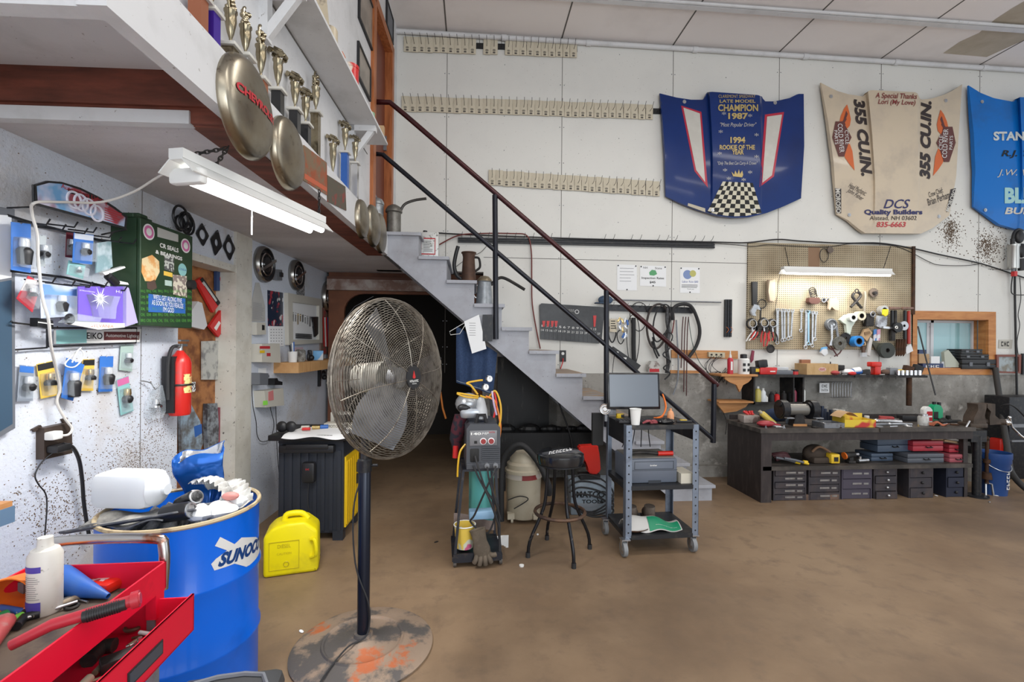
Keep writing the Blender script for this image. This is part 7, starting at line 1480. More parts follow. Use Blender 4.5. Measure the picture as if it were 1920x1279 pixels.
# tools
t=PT('pipe_wrench','large black handled adjustable wrench at the top left of the pegboard','wrench',1413,552); poly(t,'handle',[(1408,529),(1418,529),(1417,572),(1409,572)],BLK,0,.03); poly(t,'jaw',[(1411,571),(1420,573),(1423,582),(1416,580),(1413,587),(1415,593),(1408,592),(1405,583)],STL,0,.035)
t=PT('filter_wrench','thin black ring wrench beside the adjustable wrench','wrench',1428,570); ringp(t,'band',1428,570,8,.006,DRK); poly(t,'handle',[(1425,578),(1427,578),(1426,600),(1424,600)],DRK,0,.01)
t=PT('work_rag','beige cloth roll hanging at the upper left of the pegboard','cloth',1443,545); poly(t,'cloth',[(1437,524),(1440,528),(1450,524),(1450,560),(1447,567),(1438,566),(1436,548)],M('beige_cloth',(.5,.4,.3),.9),0,.05,True,.008)
for i,(px,py,rp) in enumerate(((1409,607,9),(1431,606,9),(1447,607,8))): t=PT('strap_wrench',['left','middle','right'][i]+' black band strap wrench in the row of three','wrench',px,py,.05,'strap wrenches on the pegboard'); ringp(t,'band',px,py,rp,.012,DRK,-.0); ringp(t,'band_edge',px,py,rp*.8,.006,STL,-.03); m=B(); a=t.q(px,py+8); m.cyl((a[0],-.01,a[1]),(a[0]+.0,-.02,a[1]-.05),.012); t.add('stub',m,STL)
for i,(x0,y0,x1,y1,c_) in enumerate(((1416,618,1399,640,WHT),(1418,620,1407,638,REDP),(1431,620,1427,642,REDP),(1436,622,1432,650,REDP),(1444,620,1443,640,REDP),(1448,620,1453,641,BLK),(1424,615,1414,634,BLK))):
    t=PT('pliers',['white handled slip pliers, the lowest left one of the pliers','red handled pliers behind the white handled pair','red handled pliers hanging straight down, left one','long red handled pliers with its tip lowest','short red handled pliers, right one','black handled pliers at the right of the pliers row','black handled pliers half hidden behind the bands'][i],'pliers',x0,y0,.04,'pliers on the pegboard'); 
    a,b_,c,d=t.q(x0-2,y0),t.q(x0+2,y0),t.q(x1+4,y1-1),t.q(x1-1,y1)
    m=B(); m.tube([(a[0],-.01,a[1]),((a[0]+d[0])/2-.012,-.015,(a[1]+d[1])/2),(d[0],-.01,d[1])],.008,8,smooth=3); t.add('handle',m,c_); m=B(); m.tube([(b_[0],-.01,b_[1]),((b_[0]+c[0])/2+.012,-.015,(b_[1]+c[1])/2),(c[0],-.01,c[1])],.008,8,smooth=3); t.add('handle',m,c_)
    m=B(); m.prism(t.Q((x0-3,y0+2),(x0+3,y0+2),(x0+2,y0-9),(x0-2,y0-9)),.0,.02); t.add('jaws',m,DRK,False)
t=PT('funnel_cup','small black oil cup hanging below the pliers','cup',1442,655,.04); ringp(t,'rim',1443,654,7,.008,DRK,-.02); discp(t,'bowl',1443,654,6.5,.02,DRK)
t=PT('screwdriver','dark red handled blade hanging from the bottom of the pegboard','screwdriver',1410,668,.02); poly(t,'handle',[(1409,657),(1413,658),(1411,675),(1407,680),(1406,672)],M('maroon_handle',(.2,.02,.05),.4),0,.02)
def wrench(px,y0,px2,y1,w,mat,label):
    t=PT('combination_wrench',label,'wrench',px,(y0+y1)/2,.02,'combination wrenches on the pegboard'); poly(t,'shank',[(px-w/2,y0+4),(px+w/2,y0+4),(px2+w/2,y1-4),(px2-w/2,y1-4)],mat,0,.012)
    ringp(t,'ring_end',px2,y1-2,2.3+w*.2,.006,mat,-.006); m=B(); m.frame(t.Q((px-3,y0),(px+3,y0-1),(px+3,y0+5),(px-3,y0+5)),t.Q((px-1.2,y0+1),(px+1.4,y0),(px+1,y0+3),(px-1,y0+3)),0,.014); t.add('open_end',m,mat,False)
wd_=['widest and leftmost','second from the left','third from the left','fourth from the left','fifth from the left']
for i,(x,x2,y1,w_) in enumerate(((1457,1456.5,644,4.5),(1465,1466,640,3),(1470,1470,639,3),(1477,1477,637,3),(1485,1482,635,3))): wrench(x,579+i*.5,x2,y1,w_,STL,wd_[i]+' chrome wrench in the left group')
wrench(1502,580,1501,622,2.6,STL,'short chrome wrench hanging alone between the two groups')
for i,(x,x2,y1,w_,mt) in enumerate(((1511,1509.5,653,4,STL),(1515,1515,646,3,M('pale_blue_steel',(.35,.55,.7),.35,.5)),(1523,1522,650,3.2,STL),(1529,1527,638,2.6,STL))): wrench(x,582+i,x2,y1,w_,mt,['first chrome','pale blue','long chrome','last thin chrome'][i]+' wrench in the right group')
t=PT('wire_ring','thin black wire ring with a brown disc at the top of the pegboard','ring',1544,478,.01); ringp(t,'wire',1544,479,8.5,.004,BLK,-.01,1.5); discp(t,'disc',1555,469,6,.01,M('brown_disc',(.12,.09,.07),.6),-.01)
t=PT('spring_clamp','coil sprung brown grinding cup in the upper middle of the pegboard','tool',1521,560); poly(t,'cup',[(1511,559),(1531,559),(1532,567),(1527,571),(1515,571),(1510,567)],M('brown_cup',(.10,.04,.03),.5),0,.06,False,.004)
for i in range(4): ringp(t,'coil',1521,545+i*3.6,6.5,.006,DRK,-.02-.008*i,.8)
for i,(px) in enumerate((1543,1552)): t=PT('metal_ring',['left','right'][i]+' small chrome ring of the pair under the light','ring',px,563,.02); ringp(t,'ring',px,563,3.8,.008,CHR,-.01); discp(t,'face',px,563,2.6,.01,BLK)
t=PT('work_rag','loose beige rag hanging right of the two chrome rings','cloth',1561,573); poly(t,'cloth',[(1553,561),(1566,558),(1571,570),(1570,583),(1562,582),(1556,575),(1553,583),(1550,580)],M('beige_cloth',(.5,.4,.3)),0,.03,True,.004)
t=PT('spring_clamp','open dark A-shaped spring clamp at the upper right of the pegboard','clamp',1603,562)
m=B(); 
for P in ([(1599,550),(1596,556),(1601,564),(1613,578)],[(1607,548),(1611,554),(1606,562),(1593,576)]): m.tube([(t.q(*p)[0],-.02,t.q(*p)[1]) for p in P],.016,8,smooth=4)
t.add('arms',m,DRK); ringp(t,'pivot',1604,546,3.4,.007,DRK,-.02)
t=PT('rope_length','grey cord hanging straight down right of the clamp','cord',1620,560,.03); m=B(); m.tube([(0,-.01,t.q(1620,547)[1]),(.004,-.015,0),(-.01,-.01,t.q(1620,590)[1]),(.0,-.01,t.q(1620,612)[1])],.012,8,smooth=4); t.add('cord',m,M('grey_rope',(.30,.27,.22),.8))
t=PT('grinding_disc','small brown grinding disc alone at the upper right','disc',1637,549); discp(t,'disc',1637,549,8.5,.015,M('brown_disc',(.12,.09,.07))); discp(t,'hub',1636,550,3,.05,DRK)
def roll(label,px,py,r,mat,dep=.06,core=.55,name='tape_roll',o=.02):
    t=PT(name,label,'tape' if name=='tape_roll' else 'disc',px,py,o,'tape rolls and discs on the pegboard'); Mt=Matrix.Rotation(PI/2,4,'X'); rr=r*t.k
    m=B(); m.lathe([(rr*core,0),(rr,0),(rr,dep),(rr*core,dep),(rr*core,0)],32,Mt,cap=False); t.add('roll',m,mat); m=B(); m.lathe([(rr*core*1.0,.002),(rr*core*.98,dep*1.01),(rr*core*.8,dep*1.01),(rr*core*.8,.002)],28,Mt,cap=False); t.add('core',m,DRK); return t
mtp=M('cream_tape',(.6,.55,.42),.6); roll('cream masking tape roll in the middle of the right tool cluster',1606,593,8.5,mtp,.08); roll('white tape roll on the white dispenser',1592,596,8,M('white_tape',(.62,.65,.62),.5),.07,.5,o=.05)
t=PT('tape_dispenser','white plastic tape gun hanging under the white roll','tape dispenser',1587,610); poly(t,'frame',[(1570,600),(1582,590),(1598,592),(1600,603),(1592,614),(1590,628),(1583,624),(1582,608),(1576,606)],M('white_green_plastic',(.6,.66,.58),.45),0,.04,False,.004)
t=PT('caster_wheel','grey rubber wheel hanging at the left of the tape cluster','wheel',1556,609); discp(t,'tyre',1556,609,11.5,.03,M('grey_rubber_wheel',(.14,.15,.16),.6)); ringp(t,'rim',1556,609,9,.008,GRY,-.035); discp(t,'hub',1558,609,2,.05,STL)
t=PT('face_wrench','long chrome pin wrench crossing the grey wheel','wrench',1558,628,.06); poly(t,'shank',[(1556,609),(1560,609),(1560,636),(1562,648),(1553,648),(1557,636)],STL,0,.015)
t=PT('face_wrench','dull steel pin wrench leaning right of the chrome one','wrench',1567,622,.04); poly(t,'shank',[(1564,605),(1568,605),(1573,636),(1569,638)],GRY,0,.012)
roll('grey sanding disc in front of the pin wrenches',1573,644,13,M('grey_abrasive',(.13,.13,.12),.9,n=(30,.4,.6,(.08,.08,.07),2)),.02,.3,'grinding_disc',.07); roll('dark sanding disc tucked behind the grey one',1584,634,10,DRK,.02,.3,'grinding_disc',.03); roll('bright blue tape roll',1600,640,10,M('blue_tape',(.02,.20,.55),.5),.09,.6,o=.03)
t=PT('dark_device','dark plastic socket holder under the grey cord','holder',1626,600); poly(t,'body',[(1619,588),(1634,588),(1633,612),(1617,612)],DRK,0,.05,False,.006); ringp(t,'ring',1629,590,4.5,.008,GRY,-.06)
t=PT('paper_envelope','folded brown paper envelopes in the middle of the right cluster','envelope',1620,628); poly(t,'paper',[(1617,618),(1624,615),(1632,624),(1622,640),(1612,630)],CARD,0,.03); poly(t,'fold',[(1616,623),(1626,621),(1628,625),(1617,629)],M('dark_card_fold',(.2,.12,.06),.8),.03,.036)
t=PT('vernier_tool','silver and white tool hanging below the envelopes','tool',1624,655,.03); poly(t,'body',[(1628,632),(1633,636),(1630,652),(1628,668),(1622,666),(1625,648)],M('pale_tool',(.5,.48,.46),.4),0,.03,False,.003); roll('small tan roll beside the silver tool',1616,645,4.5,CARD,.03,.4)
t=PT('paint_brush','wood handled small brush with clear bristle cap at the bottom of the cluster','brush',1617,660,.03); poly(t,'handle',[(1615,648),(1620,648),(1620,662),(1615,662)],M('brown_handle',(.1,.05,.03),.5),0,.02); poly(t,'cap',[(1613,661),(1622,661),(1622,669),(1613,669)],GLS,0,.03)
roll('silver tape roll at the top right of the cluster',1651,582,8.5,M('silver_tape',(.45,.45,.44),.35,.4),.06,.55)
t=PT('ear_plugs','yellow plastic clip beside the silver tape roll','clip',1659,586,.08); poly(t,'clip',[(1654,580),(1664,580),(1663,590),(1658,594),(1653,590)],M('bright_yellow',(.75,.65,.02),.5),0,.02,False,.003)
t=PT('tape_bag','clear plastic bag hanging under the silver tape roll','bag',1650,600,.02); poly(t,'film',[(1643,592),(1660,594),(1659,610),(1650,616),(1640,612)],M('blue_grey_film',(.42,.45,.5),.2,n=(10,.5,.6,(.2,.2,.22),3)),0,.03)
for i,(x0,mt,lb) in enumerate(((1637,M('blue_pack',(.05,.2,.5),.4,n=(12,.5,.55,(.6,.6,.65),1)),'blue'),(1643.5,M('pink_pack',(.5,.25,.35),.4,n=(12,.5,.55,(.6,.6,.65),1)),'pink'))): t=PT('glue_pack',lb+' and white carded glue pack','pack',x0+3,629,.02+.01*i); poly(t,'card',[(x0,618),(x0+6,617),(x0+5,639),(x0-.5,639)],mt,0,.012)
roll('large dark green-black tape roll low at the right of the pegboard',1658,657,14.5,M('dark_green_tape',(.035,.04,.035),.6),.05,.32,'grinding_disc',.05)
t=PT('trowel','flat dark green folded sheet behind the large dark roll','plastic sheet',1645,648,.02); poly(t,'sheet',[(1632,641),(1662,645),(1656,668),(1646,664)],M('olive_plastic',(.08,.08,.06),.6),0,.015)
roll('black grinding disc with a white hub',1682,614,9.2,BLK,.02,.2,'grinding_disc',.09); t=roll('silver flap disc behind the black one',1693,611,8.5,M('silver_disc',(.42,.43,.46),.3,.6),.02,.3,'grinding_disc',.06)
t=PT('disc_hub','white plastic hub nut in the black disc','nut',1681,614,.115); ringp(t,'nut',1681,614,2.2,.006,WHT,0,seg=14)
for i,(px,c_,h0,h1) in enumerate(((1671,BLK,582,638),(1677,DRK,582,625),(1695,BLK,582,650),(1702,M('red_hammer_shaft',(.4,.03,.02),.4),583,645))):
    t=PT('hammer',['black shafted hammer nearest the discs','dark shafted short hammer','thick black shafted hammer','red shafted hammer beside the window frame'][i],'hammer',px,600,.05,'hammers on the pegboard')
    poly(t,'shaft',[(px-2.2,h0),(px+2.2,h0),(px+2.6,h1),(px-2.6,h1)],c_,0,.025,False,.004); m=B(); a=t.q(px-6,578.5); c=t.q(px+7,578.5); m.cyl((a[0],-.02,a[1]),(c[0],-.02,c[1]),.02,.015,12); t.add('head',m,M('wood_and_steel',(.22,.13,.10),.5,n=(8,.45,.6,(.08,.06,.05),3)))
t=PT('drill_chuck_tool','light steel tool with a round neck behind the black disc','tool',1664,614,.05); poly(t,'body',[(1652,612),(1680,614),(1680,618),(1652,616)],STL,0,.03,False,.003)
t=PT('grease_gun','dark grease gun with a black bottle hanging by the hammers','tool',1669,628,.03); poly(t,'body',[(1665,618),(1673,618),(1673,639),(1665,639)],DRK,0,.05,False,.006)
for i in range(4): t=PT('hanging_key',['left','second','third','right'][i]+' rusty brush or key of the bunch below the hammers','key',1680+i*4,655,.04+.01*i,'rusty key bunch'); x0=1678+i*5; poly(t,'blade',[(x0+2,636),(x0+5,636),(x0+5-i*1.2+2,662),(x0-i*.6+1,668)],RUST,0,.015)
t=PT('paper_card','white card hanging at the lower right corner of the pegboard','card',1704,653,.04); poly(t,'card',[(1695,650),(1708,645),(1712,658),(1700,664)],PAP,0,.003)
t=PT('spray_tag','blue and white hanging sample bag at the bottom middle','bag',1543,660,.03); poly(t,'bag',[(1539,652),(1548,650),(1549,663),(1543,668),(1536,662)],M('blue_white_box',(.15,.4,.7)),0,.03,False,.003)
t=PT('needle_pliers','dark red and chrome pliers crossing at the bottom middle of the pegboard','pliers',1560,660,.04); m=B()
for P in ([(1553,645),(1560,656),(1568,668)],[(1566,646),(1558,656),(1546,645)],[(1578,650),(1572,662),(1562,668)]): m.tube([(t.q(*p)[0],-.02,t.q(*p)[1]) for p in P],.008,8,smooth=3)
t.add('arms',m,M('dark_red_metal',(.12,.05,.05),.4,.4))
# ============================================================ UPPER TOOL SHELF
SHY=5.16; SP_=PL((0,SHY,0),0); zS=SP_.at(1550,703).z
xl=SP_.at(1350,702).x; xr=SP_.at(1735,702).x; sh2=thing('tool_shelf','long dark shelf of small tools under the pegboard','shelf',(xl,SHY,zS),0)
m=B(); m.box(.38,xr-xl,0,D-.02-SHY,-.03,0); m.box(xr-xl-.9,xr-xl+.02,-.01,.01,-.03,-.005); sh2b=obj('board',m,DRK,sh2,smooth=False)
m=B(); x0=SP_.at(1712,702).x-xl; m.cyl((x0,.05,-.37),(x0,.05,-.03),.028); obj('post',m,RUST,sh2)
t=thing('corner_shelf','orange pine bracket shelf at the left end of the dark shelf','shelf',(xl,SHY,zS),0)
m=B(); m.box(0,.44,-.03,.27,-.022,.004,bev=.006); obj('board',m,WOOD,t)
m=B(); m.prism([(.06,-.022),(.38,-.022),(.38,-.05),(.34,-.09),(.28,-.12),(.24,-.20),(.20,-.12),(.12,-.09),(.06,-.05)],-.03,-.0); obj('bracket',m,WOOD,t)
t=thing('corner_shelf','lower orange pine bracket shelf between wall and bench','shelf',(xl-.01,SHY+.03,zS-.31),0); m=B(); m.box(0,.42,-.03,.24,-.02,0,bev=.006); obj('board',m,WOOD,t)
m=B(); m.prism([(.0,-.02),(.40,-.02),(.36,-.07),(.25,-.12),(.1,-.14)],-.06,-.03); obj('bracket',m,WOOD,t)
def shelf_item(name,label,cat,px,build,dy=.06,z=None,group='things on the dark tool shelf',rz=0,plane=None,base=None):
    zz=zS if base is None else base; Y=SHY+dy; P=PL((0,Y,0),0); o=P.at(px,700); o.z=zz; t=thing(name,label,cat,o,rz,group); t_k=fk(o); build(t,t_k); return t
def part(t,nm,mat,fn,sm=True): b=B(); fn(b); return obj(nm,b,mat,t,smooth=sm)
shelf_item('spray_bottle','tall red bottle with a white nozzle at the left end of the pine shelf','bottle',1369,lambda t,k:(part(t,'bottle',M('red_bottle',(.5,.02,.04),.35),lambda b:b.lathe([(5*k,0),(5.2*k,.01),(5.2*k,28*k),(3*k,31*k)],20)),part(t,'nozzle',WHT,lambda b:b.lathe([(2.5*k,31*k),(2.2*k,36*k),(1.2*k,37*k),(1*k,44*k)],14)),part(t,'label',WHT,lambda b:b.box(-1.8*k,1.8*k,-5.5*k,-5*k,8*k,24*k))),group='bottles on the pine shelf')
shelf_item('outlet_tower','white and black multi outlet tower with a black cap on the pine shelf','power strip',1394,lambda t,k:(part(t,'body',WHT,lambda b:b.lathe([(10*k,0),(10*k,28*k),(8*k,30*k)],24)),part(t,'cap',BLK,lambda b:b.lathe([(6*k,30*k),(6*k,37*k),(4*k,38*k)],20)),[part(t,'outlet_block',BLK,lambda b,x=x,z=z:b.box(x*k,(x+4)*k,-10.6*k,-8*k,z*k,(z+5)*k)) for x in (-6,2) for z in (6,16)]))
shelf_item('battery_pack','yellow and black tool battery beside the outlet tower','battery',1414,lambda t,k:(part(t,'case',BLK,lambda b:b.box(-8*k,8*k,-.03,.03,0,14*k,bev=.004)),part(t,'yellow_face',YEL,lambda b:b.box(0,8*k,-.032,-.03,5*k,11*k))))
shelf_item('battery_charger','red cordless tool charger with a black battery on top','charger',1437,lambda t,k:(part(t,'base',REDP,lambda b:b.box(-17*k,17*k,-.05,.05,0,13*k,bev=.012)),part(t,'battery',BLK,lambda b:b.box(-16*k,2*k,-.04,.04,14*k,28*k,M=Matrix.Rotation(-.15,4,'Y'),bev=.01)),part(t,'lettering',WHT,lambda b:b.box(2*k,12*k,-.052,-.05,5*k,7*k))))
shelf_item('battery_charger','flat grey charger with rounded top right of the red one','charger',1467,lambda t,k:(part(t,'base',GREYP,lambda b:b.box(-18*k,16*k,-.05,.05,0,8*k,bev=.008)),part(t,'cover',M('light_grey_plastic',(.5,.52,.54)),lambda b:b.box(-15*k,8*k,-.04,.04,8*k,14*k,bev=.008))))
shelf_item('tape_puck','small red and black round tin beside the wooden crate','tin',1490,lambda t,k:(part(t,'tin',REDP,lambda b:b.lathe([(6*k,0),(6*k,6*k)],20)),part(t,'lid',BLK,lambda b:b.lathe([(6.3*k,6*k),(6.3*k,9*k)],20))))
shelf_item('wooden_crate','pale pine crate with a pink logo in the middle of the dark shelf','crate',1529,lambda t,k:(part(t,'crate',M('pale_pine_crate',(.55,.36,.17),.6,n=(5,.5,.7,(.45,.27,.1),5,(4,1,1))),lambda b:(b.box(-28*k,29*k,-.11,-.10,0,20*k),b.box(-30*k,-28*k,-.11,.1,0,20*k),b.box(29*k,31*k,-.11,.1,0,20*k),b.box(-28*k,29*k,.09,.10,0,20*k),b.box(-28*k,29*k,-.1,.09,0,.01)),False),part(t,'logo_oval',M('pale_pink',(.65,.45,.4),.5),lambda b:b.prism([(7.5*k*cos(a/8*PI),10*k+4*k*sin(a/8*PI)) for a in range(16)],.11,.112)),text('~6',0,10*k,11*k,4*k,.1125,REDI,t,shear=.2)),dy=.12)
shelf_item('clamp_block','rusty brown block standing behind the crate','block',1510,lambda t,k:part(t,'block',M('brown_block',(.3,.12,.06),.7),lambda b:b.box(-10*k,8*k,-.02,.02,0,26*k)),dy=.27)
shelf_item('wire_reel','black wired hand tool lying right of the crate','tool',1570,lambda t,k:part(t,'body',DRK,lambda b:(b.box(-8*k,10*k,-.04,.04,10*k,18*k,bev=.008),b.cyl((-10*k,0,6*k),(12*k,0,12*k),.02),b.cyl((-14*k,0,12*k),(-14*k,0,24*k),.006))))
shelf_item('red_tin','red rag heap beside the crate','rag',1566,lambda t,k:part(t,'cloth',M('dull_red_rag',(.35,.05,.05),.8),lambda b:b.ball((0,0,4*k),6*k,(1.4,1,.7),12)),dy=-.0)
shelf_item('paper_wipes','white crumpled wipes in the middle of the dark shelf','wipes',1590,lambda t,k:part(t,'wipe',PAP,lambda b:b.ball((0,0,5*k),9*k,(1.5,.8,.6),12)))
shelf_item('blue_bottle','blue and white squeeze bottle lying on the dark shelf','bottle',1606,lambda t,k:(part(t,'bottle',BLU,lambda b:b.cyl((-14*k,0,5*k),(8*k,0,6*k),5*k)),part(t,'label',PAP,lambda b:b.cyl((-8*k,0,7*k),(6*k,0,9*k),5.4*k))))
shelf_item('screwdriver','red and blue oval screwdriver handle lying on the dark shelf','screwdriver',1598,lambda t,k:part(t,'handle',REDP,lambda b:b.ball((0,0,3*k),3.4*k,(2.4,1,1),14)),dy=-.02)
shelf_item('heat_gun','bright red upright drill body on the dark shelf','drill',1640,lambda t,k:(part(t,'body',M('bright_red_plastic',(.6,.02,.01)),lambda b:(b.box(-11*k,9*k,-.04,.04,15*k,24*k,bev=.01),b.box(-4*k,8*k,-.035,.035,0,16*k,bev=.008)))))
for i,(px,mt,lb) in enumerate(((1622,DRK,'greasy dark shears'),(1660,M('brown_rag',(.13,.08,.06),.9),'brown rag lump'),(1672,GRY,'grey metal fitting'),(1688,YEL,'small yellow squeeze tube'),(1700,RUST,'rusty square block'),(1716,DRK,'dark jar with a wide lid'))):
    shelf_item('shelf_oddment',lb+' on the right half of the dark shelf','tool',px,lambda t,k,mt=mt,i=i:part(t,'body',mt,lambda b:(b.ball((0,0,5*k),7*k,(1.3,.8,.75),10) if i in(1,3) else b.box(-8*k,8*k,-.03,.03,0,(9+2*i)*k,M=Matrix.Rotation(.12*i-.2,4,'Y'),bev=.006))))
for i in range(6): shelf_item('socket',['leftmost','second','third','fourth','fifth','rightmost'][i]+' chrome socket standing along the front edge of the dark shelf','socket',1684+i*8,lambda t,k,i=i:(part(t,'socket',CHR,lambda b:b.lathe([(3.1*k,0),(3.1*k,9*k),(2.2*k,9*k),(2.2*k,5*k),(0,5*k)],16))),dy=.0,group='chrome sockets on the shelf')
for i,(px,dx,lb) in enumerate(((1638,9,'left'),(1652,-6,'second'),(1664,7,'third'),(1677,-8,'right'))): 
    o=SP_.at(px,704); b=B(); kk_=fk(o); b.tube([(0,-.02,.0),(dx*kk_*.4,-.03,.002),(dx*kk_,-.03,-.0)],.004,6); b.tube([(0,-.02,0),(0,-.02,-7*kk_)],.003,6); tag(obj('hex_key',b,DRK,None,o),lb+' small hex key hooked on the front edge of the dark shelf','hex key')
# cubby under the shelf
x0=SP_.at(1418,705).x; x1=SP_.at(1514,705).x; t=thing('bottle_cubby','dark open cubby fixed below the tool shelf holding sprays','cubby',(x0,SHY+.05,zS-.03),0)
m=B(); W=x1-x0; m.box(0,W,0,.24,-.32,-.295); m.box(0,.02,0,.24,-.32,0); m.box(W-.02,W,0,.24,-.32,0); m.box(W*.78,W*.78+.015,0,.24,-.295,0); obj('frame',m,DRK,t,smooth=False)
zc_=zS-.03-.295
for px,lb,mt,h,r,cp in ((1421,'yellow labelled clear jar',M('yellow_jar',(.5,.42,.1),.3),.17,.035,WHT),(1431,'milky jar with a white lid',M('milky_plastic',(.6,.6,.58)),.15,.03,WHT),(1436,'small white cup',WHT,.07,.025,WHT),(1457,'red cylindrical grease tub',REDP,.10,.03,BLK),(1447,'black round tub',BLK,.11,.03,BLK),(1470,'dark bottle',DRK,.12,.03,BLK),(1484,'black squat can',BLK,.13,.035,BLK),(1490,'maroon bottle',M('maroon_handle',(.2,.02,.05)),.15,.025,BLK),(1505,'white labelled spray bottle',WHT,.17,.03,BLK)):
    shelf_item('small_bottle',lb+' in the cubby under the tool shelf','bottle',px,lambda t,k:(part(t,'bottle',mt,lambda b:b.lathe([(r,0),(r,h*.75),(r*.5,h*.9),(r*.4,h*.92)],18)),part(t,'cap',cp,lambda b:b.lathe([(r*.45,h*.9),(r*.45,h*1.06)],14))),dy=.12,base=zc_,group='bottles in the cubby')
t=BT('wire_rack','thin white wire rack with a small lettered card fixed on the concrete','wire rack',1565,730,.05); m=B(); P=lambda px,py:(t.q(px,py)[0],-.02,t.q(px,py)[1])
for i in range(8): x=1558+i*5; m.tube([P(x,745),P(x,719),P(x+2.5,716)],.004,5)
m.tube([P(1535,716),P(1594,716),P(1594,744),P(1555,745)],.005,5); t.add('wires',m,STL)
m=B(); m.prism(t.Q((1533,718),(1551,718),(1551,736),(1533,736)),.03,.034); cd=t.add('card',m,PAP,False); tq(t,'~3',((1537,721),(1548,726)),.035,INK,cd); tq(t,'~5',((1536,729),(1549,733)),.035,INK,cd)
# ============================================================ WORKBENCH
BY=4.45; bL=BENCH.at(1427,870).x; bR=BENCH.at(1824,870).x; ZB=BENCH.at(1600,803).z+.0; bw=bR-bL; BD=.62
wbn=thing('workbench','long dark greasy wooden workbench under the pegboard','workbench',(bL,BY,0),0)
m_bt=M('greasy_bench_top',(.035,.03,.027),.55,n=(4,.45,.75,(.12,.10,.085),8,(1,3,1)),bump=.2,bs=20); m_bf=M('bench_dark_timber',(.03,.022,.022),.6,n=(5,.5,.8,(.07,.055,.05),6,(4,4,1)))
m=B(); m.box(-.02,bw*.54,-.02,BD,ZB-.04,ZB); m.box(bw*.54,bw,-.03,BD,ZB-.035,ZB+.005); obj('top',m,m_bt,wbn,smooth=False)
zsf=BENCH.at(1600,873).z
m=B(); m.box(.02,bw,-.0,BD-.05,zsf-.04,zsf); obj('lower_shelf',m,m_bt,wbn,smooth=False)
for x in (0,): m=B(); m.box(0,.11,0,.04,0,ZB-.04); obj('front_leg',m,m_bf,wbn,smooth=False)
m=B(); m.box(0,.02,.04,BD,0,ZB-.04); obj('side_panel',m,m_bf,wbn,smooth=False)
m=B(); m.box(.11,bw,.0,.03,ZB-.12,ZB-.04); obj('apron',m,m_bf,wbn,smooth=False)
m=B(); m.box(bw-.05,bw,.05,.10,0,ZB-.04); obj('rear_leg',m,m_bf,wbn,smooth=False)
m=B(); m.box(.02,bw,BD-.02,BD,ZB-.2,ZB+.05); obj('back_rail',m,m_bf,wbn,smooth=False)
m_dw=M('dark_drawer_metal',(.06,.055,.065),.5,.4,n=(8,.45,.75,(.11,.085,.08),5)); m_db=M('blue_drawer_metal',(.03,.035,.06),.5,.4)
for i,(xa,xb,ya,yb,n_,mt,lb) in enumerate(((1450,1512,875,938,5,m_dw,'leftmost drawer cabinet under the bench beside the front leg'),(1516,1576,878,938,4,m_dw,'rusty drawer cabinet, second from the left under the bench'),(1578,1635,876,924,3,M('purple_grey_drawer',(.09,.08,.11),.5,.4),'wide grey drawer cabinet behind the loose grey block'),(1638,1682,876,921,4,m_dw,'narrow brown four drawer cabinet in the middle under the bench'),(1704,1750,873,916,3,m_dw,'dark drawer cabinet with crooked drawers'),(1774,1808,873,919,3,m_db,'blue black drawer cabinet nearest the vise post'))):
    P=PL((0,BY+.05,0),0); a=P.at(xa,yb); c=P.at(xb,ya); w_=c.x-a.x; hh=c.z-a.z if i not in() else 0; zb0=0
    hh=min(c.z,zsf-.045)
    t=thing('drawer_cabinet',lb,'drawer cabinet',(a.x,BY+.05,0),0,'small parts cabinets under the bench')
    m=B(); m.box(0,w_,.02,.36,0,hh); m.box(0,.012,0,.02,0,hh); m.box(w_-.012,w_,0,.02,0,hh); obj('case',m,mt,t,smooth=False)
    for j in range(n_):
        z0=hh/n_*j+.004; z1=hh/n_*(j+1)-.004; m=B(); yo=random.uniform(-.02,.01); m.box(.014,w_-.014,yo,.02+.0,z0,z1); dr_=obj('drawer',m,mt,t,smooth=False)
        m=B()
        if i in (3,4,5): m.ball((w_*.55,yo-.008,(z0+z1)/2),.014)
        else: m.box(w_*.35,w_*.65,yo-.004,yo,(z0+z1)/2-.006,(z0+z1)/2+.012); m.box(w_*.72,w_*.88,yo-.003,yo,(z0+z1)/2-.008,(z0+z1)/2+.01)
        obj('knob' if i>2 else 'pull',m,STL if i<4 else BLK,dr_)
P=PL((0,BY-.02,0),0); a=FL(1578,931); t=thing('metal_block','dark grey metal block on the floor in front of the drawer cabinets','block',FL(1612,931),R(-2)); m=B(); m.box(-.12,.12,0,.12,0,.10,bev=.008); obj('block',m,M('slate_block',(.055,.065,.08),.5),t)
a=FL(1545,938); t=thing('wood_plank','rusty brown plank lying on the floor under the left drawer cabinets','plank',FL(1515,938),R(-1.5)); m=B(); m.box(-.33,.33,0,.05,0,.055,bev=.004); obj('plank',m,M('rust_brown_plank',(.12,.075,.055),.8,n=(6,.45,.7,(.2,.12,.09),6)),t)
def bt(name,label,cat,px,py,z,rz=0,dy=None,group=None):
    """stand a thing at the bench: photo pixel of its base on a surface at height z"""
    o=FL(px,py,z)
    return thing(name,label,cat,o,rz,group),fk(o)
def bp(px,dy,z): o=PL((0,BY+dy,0),0).at(px,780); o.z=z; return o
def bth(name,label,cat,px,dy,z=None,rz=0,group=None): o=bp(px,dy,ZB if z is None else z); return thing(name,label,cat,o,rz,group),fk(o)
